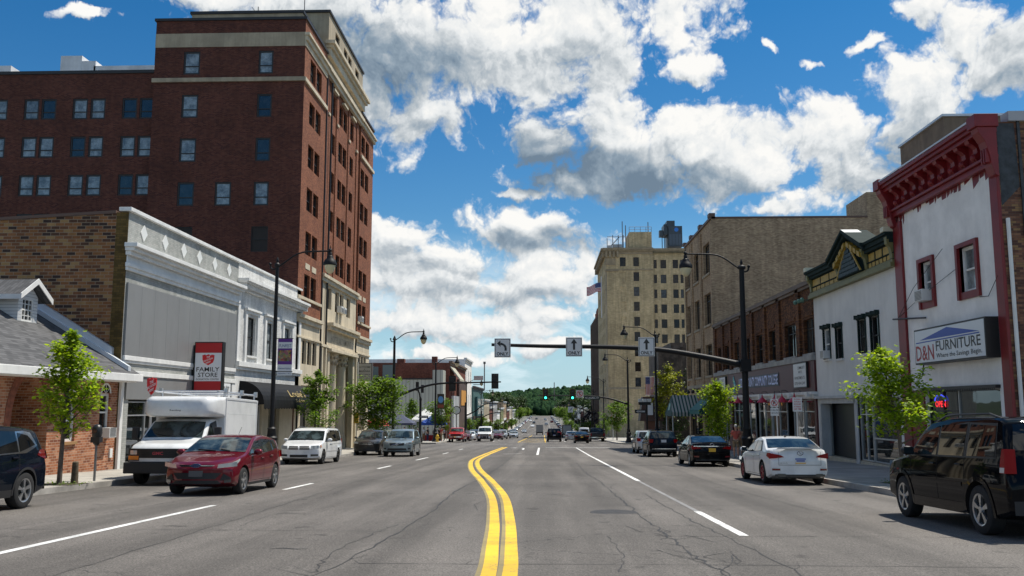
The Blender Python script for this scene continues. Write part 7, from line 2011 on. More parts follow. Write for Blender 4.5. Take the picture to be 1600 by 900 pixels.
TYRE = mat('tyre_rubber', (.014, .014, .0145), .85, var=.3, scale=9, obj=True)
RIMM = mat('alloy_rim', (.50, .51, .52), .3, .85)
RIMR = mat('red_rim', (.26, .012, .03), .35, .3)
RIMD = mat('dark_rim', (.05, .05, .052), .4, .6)
CHROME = mat('chrome', (.72, .73, .74), .12, 1.0)
PLAST = mat('black_bumper_plastic', (.018, .018, .019), .6)
ARCHM = mat('wheel_well', (.006, .006, .006), .9)
HEADL = mat('headlamp_lens', (.62, .66, .68), .08, .55, coat=1)
HEADD = mat('headlamp_dark', (.05, .055, .06), .08, .2, coat=1)
TAILL = mat('tail_lamp_red', (.25, .003, .005), .25, spec=.2)
TAILD = mat('tail_lamp_dark_red', (.16, .004, .006), .12, coat=1)
AMBER = mat('amber_lens', (.75, .22, .02), .15, coat=1)
PLW = mat('white_number_plate', (.62, .64, .68), .4)
PLY = mat('yellow_number_plate', (.72, .42, .03), .4)
PLB = mat('plate_band', (.06, .10, .34), .4)
GRILL = mat('black_grille', (.010, .010, .011), .45)
SEAM = mat('panel_gap', (.004, .004, .004), .9)
def interp(P, x):
 if x >= P[0][0]: return P[0][1]
 for (a, za), (b, zb) in zip(P, P[1:]):
  if x >= b: return za + (zb - za) * (x - a) / (b - a) if a != b else zb
 return P[-1][1]
class Body:
 def __init__(s, L, W, H, top, belt, gc=.2, k=.24, bulge=(.22, .12), plan=.05, r=.085, wr=.33, axles=(1.3, -1.35)):
  s.L, s.W, s.H, s.gc, s.k, s.bulge, s.plan, s.r, s.wr, s.axles = L, W, H, gc, k, bulge, plan, r, wr, axles
  s.tp, s.bp = top, belt
 def top(s, x):
  return sum(interp(s.tp, x + d) for d in (-.07, -.035, 0, .035, .07)) / 5
 def belt(s, x): return interp(s.bp, x)
 def hw(s, x):
  t = abs(x) / (s.L / 2)
  return s.W / 2 * (1 - s.plan * t ** 5)
 def y(s, x, z):
  w = s.hw(x); zb = s.belt(x)
  if z < zb:
   t = (zb - z) / (zb - s.gc)
   return w - .03 + .03 * math.sin(min(1, t * 2.2) * PI / 2) - .05 * max(0, t - .62) ** 1.5 * 3
  return w - .03 - s.k * (z - zb) - .05 * (z - zb) ** 2
 def bx(s, x, y):
  """plan rounding of nose and tail"""
  h = s.L / 2
  f = max(0, (x - (h - .95)) / .95); g = max(0, (-x - (h - .8)) / .8)
  q = (abs(y) / (s.W / 2)) ** 2.7
  return x - s.bulge[0] * q * f * f * (3 - 2 * f) + s.bulge[1] * q * g * g * (3 - 2 * g)
 def ring(s, x, sh=0.0):
  zt = s.top(x) - sh; zb = s.belt(x); z0 = s.gc + .10 * max(0, (abs(x) / (s.L / 2) - .78) / .22) + sh * .5
  zs = min(zb, zt - .085); ze = max(zs + .001, zt - s.r)
  pts = [(0, z0), (s.hw(x) * .7 - sh, z0), (s.y(x, z0 + .03) - .05 - sh, z0 + .01), (s.y(x, z0 + .06) - sh, z0 + .06)]
  for i in range(1, 7): z = lerp(z0 + .06, zs, i / 6); pts.append((s.y(x, z) - sh, z))
  for i in range(1, 5): z = lerp(zs, ze, i / 4); pts.append((s.y(x, z) - sh, z))
  ye = pts[-1][1] and pts[-1][0]; r = zt - ze
  rr = min(r, .12) * 1.15
  cr = .035
  for a in (.35, .7, 1.0):
   pts.append((ye - rr * (1 - math.cos(a * PI / 2)), ze + (r - cr * .6) * math.sin(a * PI / 2)))
  y1 = pts[-1][0]
  for f in (.75, .5, .25, 0): pts.append((y1 * f, zt - cr * .6 * (y1 * f / max(y1, .01)) ** 2))
  return pts
 def mesh(s):
  h = s.L / 2
  xs = sorted({round(p[0], 3) for p in s.tp} | {round(-h + .0 + s.L * i / 44, 3) for i in range(45)}, reverse=True)
  xs = [x for x in xs if abs(x) < h - .05]
  st = [(h, .045), (h - .012, .02), (h - .045, 0)] + [(x, 0) for x in xs] + [(-h + .045, 0), (-h + .012, .02), (-h, .045)]
  mb = MB(); rings = []
  for x, sh in st:
   rg = s.ring(x, sh)
   full = [(s.bx(x, y), y, z) for y, z in rg] + [(s.bx(x, y), -y, z) for y, z in rg[-2:0:-1]]
   rings.append(full)
  n = len(rings[0])
  vs = [p for r in rings for p in r]
  fs = []
  for i in range(len(rings) - 1):
   for k in range(n):
    a = i * n + k; b = i * n + (k + 1) % n
    fs.append((a, b, b + n, a + n))
  m = len(s.ring(0)) - 1
  C = 6
  for e, i in ((0, 0), (1, len(rings) - 1)):
   base = i * n; x, sh = st[i]; prev = None
   for j in range(0, m + 1):
    y0, z = s.ring(x, sh)[j]
    row = [base + j]
    for c in range(1, C):
     yy = y0 * (1 - 2 * c / C); vs.append((s.bx(x, yy), yy, z)); row.append(len(vs) - 1)
    row.append(base + (n - j) % n)
    if prev:
     for c in range(C):
      q = [prev[c], prev[c + 1], row[c + 1], row[c]]
      fs.append(q if e else q[::-1])
    prev = row
  mb.add(vs, fs)
  return mb
 # surfaces for trim, lamps and glass -------------------------------------
 def side(s, sg, off=.006):
  return lambda x, z: (s.bx(x, s.y(x, z)), sg * (s.y(x, z) + off), z)
 def front(s, off=.006):
  return lambda y, z: (s.bx(s.L / 2, y) + off, y, z)
 def rear(s, off=.006):
  return lambda y, z: (s.bx(-s.L / 2, y) - off, y, z)
 def roof(s, off=.006):
  def f(x, y):
   e = .02
   nz = Vector((-(s.top(x + e) - s.top(x - e)) / (2 * e), 0, 1)).normalized()
   ye = s.y(x, s.top(x) - s.r)
   return (s.bx(x, y) + nz.x * off, y, s.top(x) - .021 * (y / max(ye, .1)) ** 2 + nz.z * off)
  return f
def patch(mb, fn, lo, hi, rows=3, cols=4, thick=.0):
 """quad patch between two polylines in a surface's own coordinates"""
 def dens(P):
  out = []
  for a, b in zip(P, P[1:]):
   for c in range(cols): out.append((lerp(a[0], b[0], c / cols), lerp(a[1], b[1], c / cols)))
  out.append(P[-1]); return out
 A, B = dens(lo), dens(hi)
 vs = []; n = len(A)
 for r in range(rows + 1):
  t = r / rows
  vs += [fn(lerp(a[0], b[0], t), lerp(a[1], b[1], t)) for a, b in zip(A, B)]
 fs = [(r * n + c, r * n + c + 1, (r + 1) * n + c + 1, (r + 1) * n + c) for r in range(rows) for c in range(n - 1)]
 mb.add(vs, fs)
def wheel(par, x, y, r, w, rimm, sg, spokes=5, style='star'):
 """tyre with its rim as a sub-part; sg = side of the car the face looks to"""
 t = MB(); seg = 30
 prof = [(r * .62, -w / 2), (r * .86, -w / 2 - .004), (r * .965, -w / 2 + .012), (r, -w / 2 + .04), (r, w / 2 - .04), (r * .965, w / 2 - .012), (r * .86, w / 2 + .004), (r * .66, w / 2), (r * .64, w / 2 - .05), (.02, w / 2 - .07)]
 vs = []
 for rr, d in prof:
  for k in range(seg):
   a = 2 * PI * k / seg; vs.append((x + rr * math.cos(a), y + sg * d, r + rr * math.sin(a)))
 fs = [(i * seg + k, i * seg + (k + 1) % seg, (i + 1) * seg + (k + 1) % seg, (i + 1) * seg + k) for i in range(len(prof) - 1) for k in range(seg)]
 t.add(vs, fs)
 o = t.build('wheel', TYRE, par, smooth=40)
 m = MB(); yo = y + sg * (w / 2 - .018)
 def P(rr, a, d): return (x + rr * math.cos(a), yo + sg * d, r + rr * math.sin(a))
 ri = r * .66
 for k in range(seg):
  a, b = 2 * PI * k / seg, 2 * PI * (k + 1) / seg
  m.poly([P(ri, a, .014), P(ri, b, .014), P(ri * .9, b, .004), P(ri * .9, a, .004)])
  m.poly([P(ri * .9, a, .004), P(ri * .9, b, .004), P(ri * .88, b, -.04), P(ri * .88, a, -.04)])
 for k in range(spokes):
  a = 2 * PI * k / spokes + .3
  for (da, wd_) in (((-.16, .085), (.16, .085)) if style == 'split' else ((0, .16 if style == 'star' else .1),)):
   e = a + da
   m.hexa([P(ri * .12, e - wd_ * 2.2, .006), P(ri * .12, e + wd_ * 2.2, .006), P(ri * .93, e + wd_ * (1.25 if style == 'star' else 1), .004), P(ri * .93, e - wd_ * (1.25 if style == 'star' else 1), .004)],
     [P(ri * .12, e - wd_ * 2.2, -.035), P(ri * .12, e + wd_ * 2.2, -.035), P(ri * .93, e + wd_, -.035), P(ri * .93, e - wd_, -.035)])
 m.hexa([P(ri * .2, 2 * PI * k / 12, .012) for k in range(12)], [P(ri * .24, 2 * PI * k / 12, -.03) for k in range(12)])
 m.build('rim', rimm, o, smooth=35)
 return o
def make_car(name, label, S, paint, cat='car', group=None, detail=True):
 """S: spec dict. Returns the car standing at the origin facing +x"""
 t = thing(name, (0, 0, 0), label, cat, group, world=False)
 B = Body(**S['body'])
 raw = B.mesh().build('body', [paint, ARCHM], t, smooth=30)
 # wheel arches cut out of the shell
 cut = MB()
 for ax in B.axles:
  for sg in (-1, 1):
   seg = 28; r = B.wr + S.get('arch', .055)
   ya = sg * (B.W / 2 + .12); yb = sg * (B.W / 2 - .36)
   cut.hexa([(ax + r * math.cos(2 * PI * k / seg), ya, B.wr + .012 + r * math.sin(2 * PI * k / seg)) for k in range(seg)],
      [(ax + r * math.cos(2 * PI * k / seg), yb, B.wr + .012 + r * math.sin(2 * PI * k / seg)) for k in range(seg)])
 co = cut.build('arch_cutter', ARCHM, smooth=30)
 md = raw.modifiers.new('arches', 'BOOLEAN'); md.operation = 'DIFFERENCE'; md.object = co; md.solver = 'EXACT'
 try: md.material_mode = 'TRANSFER'
 except Exception: pass
 dg = bpy.context.evaluated_depsgraph_get()
 me = bpy.data.meshes.new_from_object(raw.evaluated_get(dg))
 raw.modifiers.clear(); old = raw.data; raw.data = me; bpy.data.meshes.remove(old)
 me.name = 'body'; me.polygons.foreach_set('use_smooth', [True] * len(me.polygons)); me.set_sharp_from_angle(angle=R(30))
 bpy.data.objects.remove(co)
 # wheels
 w = S.get('tyre_w', .215)
 for ax in B.axles:
  for sg in (-1, 1): wheel(t, ax, sg * (B.W / 2 - w / 2 - .012), B.wr, w, S.get('rim', RIMM), sg, S.get('spokes', 5), S.get('rim_style', 'star'))
 body = raw
 def part(nm, m, fns, par=t):
  q = MB()
  for f in fns: f(q)
  return q.build(nm, m, par, smooth=40)
 # glazing
 if 'screen' in S:
  x0, x1, m0, m1 = S['screen']
  def yy(x, mg): return B.y(x, B.top(x) - B.r * .6) - mg
  def f(q, off):
   def g(x, u): return B.roof(off)(x, u * yy(x, lerp(m0, m1, (x - x0) / (x1 - x0))))
   patch(q, g, [(x0, -1), (x0, -.5), (x0, 0), (x0, .5), (x0, 1)], [(x1, -1), (x1, -.5), (x1, 0), (x1, .5), (x1, 1)], 8, 3)
  ws = part('windscreen', WSG, [lambda q: f(q, .008)])
  if detail:
   wp = MB(); g = B.roof(.022); ww = yy(x0, m0)
   for ys in ((ww * .9, ww * .15), (ww * .05, -ww * .6)): wp.tube([g(x0 - .0, ys[0] * .55), g(x0 - .10, ys[1])], .012, 5)
   wp.build('wiper', PLAST, ws)
 if 'back' in S:
  x0, x1, m0, m1 = S['back']
  def yb_(x, mg): return B.y(x, B.top(x) - B.r * .6) - mg
  def f2(q):
   def g(x, u): return B.roof(.008)(x, u * yb_(x, lerp(m0, m1, (x - x0) / (x1 - x0))))
   patch(q, g, [(x0, -1), (x0, -.5), (x0, 0), (x0, .5), (x0, 1)], [(x1, -1), (x1, -.5), (x1, 0), (x1, .5), (x1, 1)], 8, 3)
  part('rear_window', S.get('back_glass', CGL), [f2])
 for sg in (-1, 1):
  F = B.side(sg, .007)
  for i, (lo, hi, gm) in enumerate(S['windows']):
   part('side_window', gm, [lambda q: patch(q, F, lo, hi, 3, 3)])
  if S.get('win_trim'):
   part('window_trim', S.get('trim_mat', BLK), [lambda q, a=a, b=b: patch(q, B.side(sg, .0035), a, b, 3, 3) for a, b in S['win_trim']])
  if detail:
   def sm(q):
    for (x, za, zb) in S.get('seams', []):
     patch(q, B.side(sg, .003), [(x - .006, za), (x - .006, zb)], [(x + .006, za), (x + .006, zb)], 1, 6)
    for (x0, x1, z) in S.get('hseams', []):
     patch(q, B.side(sg, .003), [(x0, z), (x1, z)], [(x0, z + .01), (x1, z + .01)], 1, 6)
   part('door_gap', SEAM, [sm])
  for (x, z) in S.get('handles', []):
   q = MB(); yv = B.y(x, z); q.box(x - .10, sg * (yv - .01), z - .014, x + .10, sg * (yv + .035), z + .018); q.build('door_handle', S.get('handle_mat', paint), t, bevel=.008)
  if 'mirror' in S:
   x, z = S['mirror']; yv = B.y(x, z)
   q = MB(); q.ball((x, sg * (yv + .16), z + .02), .115, 10, 8, (.75, 1.05, .72)); q.box(x - .03, sg * (yv - .02), z - .05, x + .05, sg * (yv + .10), z - .01)
   mo = q.build('mirror', S.get('mirror_mat', paint), t, smooth=50)
   q = MB(); q.box(x - .088, sg * (yv + .075), z - .045, x - .078, sg * (yv + .245), z + .085); q.build('mirror_glass', CGL, mo)
  for lo, hi in S.get('sill', []):
   part('sill_trim', S.get('sill_mat', PLAST), [lambda q: patch(q, B.side(sg, .010), lo, hi, 2, 6)])
 # flares: dark arch lips
 if S.get('flare'):
  for ax in B.axles:
   for sg in (-1, 1):
    q = MB(); r0 = B.wr + S.get('arch', .055) - .002; r1 = r0 + S['flare']
    ks = [PI * (-.06 + 1.12 * k / 16) for k in range(17)]
    fn = B.side(sg, .012)
    for a, b in zip(ks, ks[1:]):
     pts = [(ax + r0 * math.cos(a), B.wr + r0 * math.sin(a)), (ax + r0 * math.cos(b), B.wr + r0 * math.sin(b)), (ax + r1 * math.cos(b), B.wr + r1 * math.sin(b)), (ax + r1 * math.cos(a), B.wr + r1 * math.sin(a))]
     q.poly([fn(*p) for p in pts])
    q.build('arch_trim', S.get('flare_mat', PLAST), t)
 for (nm, m, surf, polys) in S.get('patches', []):
  pair = nm in ('headlight', 'taillight', 'fog_lamp', 'reflector', 'exhaust_pipe', 'indicator')
  groups = [[p] for p in polys] if pair else [polys]
  for gset in groups:
   q = MB()
   for pl in gset:
    for (su, lo, hi) in (pl if isinstance(pl, list) else [pl]):
     fn = {'F': B.front(.010), 'R': B.rear(.010), 'F2': B.front(.018), 'R2': B.rear(.018), 'SL': B.side(1, .009), 'SR': B.side(-1, .009), 'T': B.roof(.010)}[su]
     patch(q, fn, lo, hi, 3, 4)
   q.build(nm, m, t, smooth=50)
 if S.get('rack'):
  for sg in (-1, 1):
   x0, x1 = S['rack']; q = MB()
   yv = lambda x: B.y(x, B.top(x) - B.r) - .08
   P = [(x0, sg * yv(x0), B.top(x0) - .03)] + [(lerp(x0, x1, k / 6), sg * yv(lerp(x0, x1, k / 6)), B.top(lerp(x0, x1, k / 6)) + .035) for k in range(1, 6)] + [(x1, sg * yv(x1), B.top(x1) - .03)]
   q.tube(P, .018, 6); q.build('roof_rail', S.get('rack_mat', BLK), t, smooth=50)
 if S.get('extra'): S['extra'](t, B, paint)
 return t
def mirr(P):
 """the same patch on the other side (front or rear faces)"""
 return (P[0], [(-a, b) for a, b in P[1]], [(-a, b) for a, b in P[2]])
def both(*P):
 """left and right copies of lamp pieces: sides 'SL' pair with 'SR'"""
 L = list(P); Rr = []
 for p in P:
  if p[0] == 'SL': Rr.append(('SR', p[1], p[2]))
  else: Rr.append(mirr(p))
 return [L, Rr]
def emblem(par, pts, mtl=CHROME, nm='emblem', r=.012):
 q = MB(); q.tube(pts, r, 6); return q.build(nm, mtl, par, smooth=60)
def ellipse(c, a, b, ax='x', n=18):
 return [((c[0], c[1] + a * math.cos(2 * PI * k / n), c[2] + b * math.sin(2 * PI * k / n))) for k in range(n + 1)]
# ---- body kinds -------------------------------------------------------------
def spec_hatch():
 S = dict(body=dict(L=4.36, W=1.82, H=1.47, gc=.19, k=.34, bulge=(.34, .22), wr=.325, axles=(1.28, -1.37), plan=.07,
  top=[(2.18, .66), (2.12, .74), (1.95, .82), (1.55, .93), (1.1, 1.00), (.98, 1.03), (.12, 1.40), (-.15, 1.455), (-.5, 1.475), (-1.0, 1.44), (-1.55, 1.36), (-1.72, 1.32), (-2.0, .99), (-2.08, .93), (-2.18, .62)],
  belt=[(2.18, .64), (1.9, .74), (1.0, .90), (0, .95), (-1.0, 1.01), (-1.6, 1.08), (-2.18, .98)]),
  screen=(.96, .14, .06, .07), back=(-1.74, -1.98, .12, .12),
  windows=[([(.86, .97), (-.24, .985)], [(.30, 1.22), (-.24, 1.345)], CGL), ([(-.30, .988), (-1.02, 1.03)], [(-.30, 1.35), (-1.02, 1.33)], CGL), ([(-1.07, 1.04), (-1.52, 1.10)], [(-1.07, 1.325), (-1.32, 1.26)], CGL)],
  win_trim=[([(.96, .94), (-1.6, 1.06)], [(.20, 1.30), (-1.40, 1.33)])],
  seams=[(.78, .3, .93), (-.27, .3, .96), (-1.02, .62, 1.0)], hseams=[(.78, -1.0, .30)], handles=[(-.1, .86), (-.9, .90)], mirror=(.62, 1.0),
  sill=[([(.9, .20), (-.95, .20)], [(.9, .27), (-.95, .27)])],
  patches=[('grille', GRILL, 0, [('F', [(-.46, .40), (.46, .40)], [(-.60, .55), (.60, .55)]), ('F', [(-.38, .69), (.38, .69)], [(-.42, .745), (.42, .745)]), ('F', [(-.60, .285), (.60, .285)], [(-.52, .37), (.52, .37)])]),
     ('side_intake', GRILL, 0, [('F', [(.56, .36), (.80, .40)], [(.64, .53), (.78, .44)]), ('F', [(-.56, .36), (-.80, .40)], [(-.64, .53), (-.78, .44)])]),
     ('chrome_bar', CHROME, 0, [('F2', [(-.44, .715), (.44, .715)], [(-.44, .73), (.44, .73)])]),
     ('headlight', HEADL, 0, both(('F', [(.50, .66), (.90, .70)], [(.52, .75), (.90, .81)]), ('SL', [(2.13, .70), (1.62, .84)], [(2.10, .80), (1.60, .88)]))),
     ('fog_lamp', HEADD, 0, both(('F2', [(.66, .31), (.80, .32)], [(.66, .38), (.80, .39)]))),
     ('taillight', TAILL, 0, both(('R', [(.60, .82), (.88, .84)], [(.62, 1.0), (.86, 1.02)]), ('SL', [(-1.8, .86), (-2.12, .80)], [(-1.78, 1.06), (-2.0, 1.0)])))],
  spokes=5, rim_style='star')
 return S
def spec_sedan(L=4.58, rim=RIMM, style='split'):
 h = L / 2; d = L - 4.58
 return dict(body=dict(L=L, W=1.80, H=1.42, gc=.17, k=.40, bulge=(.30, .20), wr=.33, axles=(h - .86, -h + 1.0), plan=.08,
  top=[(h, .60), (h - .1, .70), (h - .5, .82), (h - 1.0, .92), (h - 1.28, .965), (.20 + d / 3, 1.34), (-.10, 1.415), (-.5, 1.42), (-.95, 1.355), (-h + .62, 1.075), (-h + .50, 1.045), (-h + .15, 1.06), (-h + .07, 1.02), (-h, .62)],
  belt=[(h, .62), (h - .5, .74), (h - 1.2, .87), (0, .90), (-1.2, .96), (-h + .3, .98), (-h, .90)]),
  screen=(h - 1.32, .24 + d / 3, .05, .07), back=(-.98, -h + .64, .07, .06),
  windows=[([(h - 1.45, .935), (-.22, .945)], [(.42 + d / 3, 1.16), (-.22, 1.30)], CGL), ([(-.28, .95), (-1.12, .985)], [(-.28, 1.30), (-.86, 1.24)], CGL)],
  win_trim=[([(h - 1.32, .915), (-1.3, .97)], [(.34 + d / 3, 1.24), (-.92, 1.29)])],
  seams=[(h - 1.40, .3, .90), (-.25, .3, .93), (-1.05, .6, .96)], hseams=[(h - 1.4, -1.0, .27)], handles=[(-.08, .82), (-.92, .85)], mirror=(h - 1.62, .98),
  patches=[('trunk_gap', SEAM, 0, [('R', [(-.62, .58), (-.62, .96)], [(-.612, .58), (-.612, .96)]), ('R', [(.62, .58), (.62, .96)], [(.612, .58), (.612, .96)]), ('R', [(-.62, .575), (.62, .575)], [(-.62, .585), (.62, .585)])]),
     ('taillight', TAILL, 0, both(('R', [(.46, .81), (.87, .76)], [(.56, .87), (.87, .93)]), ('SL', [(-h + .42, .84), (-h + .08, .76)], [(-h + .36, .93), (-h + .08, .93)]))),
     ('reflector', TAILD, 0, both(('R', [(.58, .42), (.80, .42)], [(.58, .48), (.80, .48)]))),
     ('bumper_lip', PLAST, 0, [('R', [(-.74, .27), (.74, .27)], [(-.72, .31), (.72, .31)])]),
     ('exhaust_pipe', mat('exhaust_metal', (.12, .11, .10), .35, .9), 0, both(('R2', [(.44, .245), (.66, .245)], [(.44, .33), (.66, .33)]))),
     ('headlight', HEADL, 0, both(('F', [(.45, .60), (.86, .62)], [(.48, .69), (.86, .74)]), ('SL', [(h - .08, .62), (h - .55, .74)], [(h - .08, .72), (h - .55, .80)]))),
     ('grille', GRILL, 0, [('F', [(-.3, .38), (.3, .38)], [(-.4, .66), (.4, .66)])])],
  rim=rim, spokes=6, rim_style=style)
def spec_suv(L=4.60, W=1.85, H=1.66, boxy=0.0, axf=.9, wr=.355):
 h = L / 2; z = H - 1.66
 top = [(h, .78), (h - .08, .88), (h - .3, .96), (h - .95, 1.05), (h - 1.18, 1.085 + z * .3), (h - 1.98, 1.55 + z), (h - 2.25, 1.63 + z), (-.2, 1.665 + z), (-h + 1.0, 1.63 + z), (-h + .48 - boxy * .2, 1.57 + z), (-h + .16, 1.12 + z * .3), (-h + .07, 1.02), (-h, .70)]
 return dict(body=dict(L=L, W=W, H=H, gc=.24, k=.27, bulge=(.26, .18), wr=wr, axles=(h - axf, -h + .98), plan=.06, top=top,
  belt=[(h, .80), (h - .3, .88), (h - 1.0, 1.0), (0, 1.05 + z * .2), (-h + 1.0, 1.12 + z * .2), (-h, 1.08)]),
  screen=(h - 1.22, h - 1.96, .06, .08), back=(-h + .46 - boxy * .2, -h + .19, .10, .09),
  windows=[([(h - 1.38, 1.075 + z * .2), (-.12, 1.085 + z * .2)], [(h - 1.92, 1.36 + z), (-.12, 1.53 + z)], CGL), ([(-.18, 1.09 + z * .2), (-h + 1.28, 1.13 + z * .2)], [(-.18, 1.535 + z), (-h + 1.28, 1.52 + z)], CGT), ([(-h + 1.22, 1.135 + z * .2), (-h + .66, 1.19 + z * .2)], [(-h + 1.22, 1.515 + z), (-h + .82, 1.44 + z)], CGT)],
  win_trim=[([(h - 1.24, 1.045 + z * .2), (-h + .52, 1.12 + z * .2)], [(h - 2.0, 1.44 + z), (-h + .72, 1.53 + z)])],
  seams=[(h - 1.42, .36, 1.03), (-.15, .36, 1.05), (-h + 1.25, .7, 1.08)], handles=[(.05, .98), (-h + 1.42, 1.02)], mirror=(h - 1.6, 1.12),
  sill=[([(h - 1.35, .25), (-h + 1.45, .25)], [(h - 1.35, .40), (-h + 1.45, .40)])], flare=.05,
  patches=[('taillight', TAILL, 0, both(('R', [(.66, .88), (.88, .88)], [(.62, 1.08), (.86, 1.1)]), ('SL', [(-h + .42, .96), (-h + .06, .88)], [(-h + .30, 1.10), (-h + .08, 1.10)]))),
     ('rear_bumper', PLAST, 0, [('R', [(-.84, .34), (.84, .34)], [(-.84, .50), (.84, .50)])]),
     ('headlight', HEADL, 0, both(('F', [(.52, .76), (.88, .78)], [(.54, .86), (.88, .90)]), ('SL', [(h - .06, .80), (h - .55, .92)], [(h - .06, .88), (h - .55, .97)]))),
     ('grille', GRILL, 0, [('F', [(-.42, .68), (.42, .68)], [(-.48, .84), (.48, .84)]), ('F', [(-.62, .38), (.62, .38)], [(-.56, .52), (.56, .52)])]),
     ('front_bumper', PLAST, 0, [('F', [(-.84, .28), (.84, .28)], [(-.84, .36), (.84, .36)])]),
     ('fog_lamp', HEADD, 0, both(('F2', [(.68, .44), (.82, .46)], [(.68, .54), (.82, .54)])))],
  rim_style='star', spokes=5)
def plate(par, x, y, z, m, sx=1, w=.30, h=.15, band=None):
 q = MB(); q.box(x, y - w / 2, z - h / 2, x + sx * .012, y + w / 2, z + h / 2); o = q.build('number_plate', m, par)
 if band:
  q = MB(); q.box(x + sx * .012, y - w / 2, z + h * .26, x + sx * .015, y + w / 2, z + h / 2); q.box(x + sx * .012, y - w * .4, z - h * .12, x + sx * .015, y + w * .4, z + h * .16); q.build('plate_band', band, o)
 return o
def put(t, x, y, face):
 """stand a vehicle on the sloping street; face -1 looks to the camera, +1 away"""
 s = (gz(y + 2) - gz(y - 2)) / 4
 t.location = (x, y, gz(y) + .004)
 t.rotation_euler = (0, -math.atan(s) * face, PI / 2 * face)
 return t
# ---- the red hatchback ------------------------------------------------------
S = spec_hatch()
def ex(t, B, paint):
 x = B.L / 2 + .022
 q = MB(); q.hexa([(x, .115 * math.cos(2 * PI * k / 20), .722 + .045 * math.sin(2 * PI * k / 20)) for k in range(20)], [(x - .03, .125 * math.cos(2 * PI * k / 20), .722 + .052 * math.sin(2 * PI * k / 20)) for k in range(20)]); o = q.build('oval_emblem', mat('emblem_navy', (.01, .03, .14), .25, coat=1), t)
 e = MB(); e.tube([(x, .118 * math.cos(2 * PI * k / 20), .722 + .047 * math.sin(2 * PI * k / 20)) for k in range(21)], .006, 5)
 put_text(e, 'Ford', lambda a, z: (x + .004, a, z), -.075, .075, .698, .742, .004); e.build('lettering', CHROME, o)
 q = MB(); q.box(B.L / 2 - .03, -.17, .46, B.L / 2 + .012, .17, .60); q.build('plate_blank', mat('worn_plate', (.10, .10, .10), .6), t)
 q = MB(); q.tube([(-.5, .1, 1.47), (-.72, .1, 1.66)], .006, 5); q.build('aerial', BLK, t)
S['extra'] = ex
red_hatch = put(make_car('hatchback_car', 'dark red five door hatchback driving towards the camera beside the white truck', S, P_RED), -8.42, 23.98, -1)
# ---- white sports sedan with red wheels ------------------------------------
S = spec_sedan(4.58, RIMR, 'split')
def ex(t, B, paint):
 x = -B.L / 2 - .016
 plate(t, x, 0, .70, PLW, -1, .31, .155, PLB)
 q = MB(); q.box(x - .012, -.15, .625, x - .016, .15, .655); q.build('plate_strip', PLY, t)
 q = MB(); q.tube([(x - .002, .085 * math.cos(2 * PI * k / 18), .925 + .06 * math.sin(2 * PI * k / 18)) for k in range(19)], .009, 5); q.tube([(x - .002, .04, .965), (x - .002, -.01, .905), (x - .002, -.07, .905)], .008, 5); q.build('oval_emblem', mat('dark_chrome', (.25, .25, .26), .2, 1), t)
 q = MB(); q.hexa([(-B.L / 2 + .16, -.66, 1.045), (-B.L / 2 + .16, .66, 1.045), (-B.L / 2 + .02, .62, 1.09), (-B.L / 2 + .02, -.62, 1.09)], [(-B.L / 2 + .16, -.66, 1.03), (-B.L / 2 + .16, .66, 1.03), (-B.L / 2 + .03, .62, 1.05), (-B.L / 2 + .03, -.62, 1.05)]); q.build('spoiler', paint, t, bevel=.01)
 q = MB(); q.ball((-.72, 0, 1.415), .06, 8, 6, (1.4, .5, .5)); q.build('roof_aerial', BLK, t)
 q = MB(); put_text(q, 'LEXUS', lambda a, z: (x + .004, -a, z), -.60, -.38, .62, .655, .004); q.build('badge_lettering', MATS['dark_chrome'], t)
S['extra'] = ex
white_sedan = put(make_car('sports_sedan', 'white sedan with dark red wheels parked by the right kerb near the thick black pole', S, P_WHITE), 7.55, 29.35, 1)
# ---- black executive sedan ---------------------------------------------------
S = spec_sedan(4.90, RIMM, 'split')
S['patches'] = [p for p in S['patches'] if p[0] not in ('exhaust_pipe',)] + [('chrome_bar', CHROME, 0, [('R2', [(-.80, .885), (.80, .885)], [(-.80, .925), (.80, .925)])])]
def ex(t, B, paint):
 x = -B.L / 2 - .016
 plate(t, x, 0, .74, PLY, -1, .31, .155)
 q = MB(); q.tube([(x - .006, .08 * math.cos(2 * PI * k / 18), .98 + .055 * math.sin(2 * PI * k / 18)) for k in range(19)], .008, 5); q.build('oval_emblem', CHROME, t)
S['extra'] = ex
blk_sedan = put(make_car('executive_sedan', 'black sedan with chrome strip and yellow plate parked behind the white sedan', S, P_BLACK), 7.55, 43.45, 1)
# ---- black boxy SUV at the right edge -----------------------------------------
S = spec_suv(4.86, 1.99, 1.83, 1.0, .93, .372)
h = 2.43
S['body']['top'] = [(h, .80), (h - .06, .96), (h - .2, 1.06), (h - .95, 1.14), (h - 1.2, 1.18), (h - 1.82, 1.66), (h - 2.05, 1.745), (-.3, 1.80), (-1.8, 1.79), (-2.12, 1.74), (-2.30, 1.26), (-2.36, 1.12), (-h, .72)]
S['body']['belt'] = [(h, .86), (h - .3, 1.0), (h - 1.0, 1.08), (0, 1.12), (-1.6, 1.14), (-h, 1.12)]
S['body']['k'] = .20; S['body']['gc'] = .26; S['body']['bulge'] = (.22, .12); S['body']['plan'] = .04
S['screen'] = (h - 1.22, h - 1.8, .06, .07); S['back'] = (-2.13, -2.29, .12, .11); S['back_glass'] = CGT
S['windows'] = [([(h - 1.36, 1.16), (.02, 1.165)], [(h - 1.78, 1.50), (.02, 1.66)], CGL), ([(-.06, 1.165), (-.98, 1.17)], [(-.06, 1.665), (-.98, 1.675)], CGT), ([(-1.10, 1.175), (-2.0, 1.18)], [(-1.10, 1.67), (-1.92, 1.64)], CGT)]
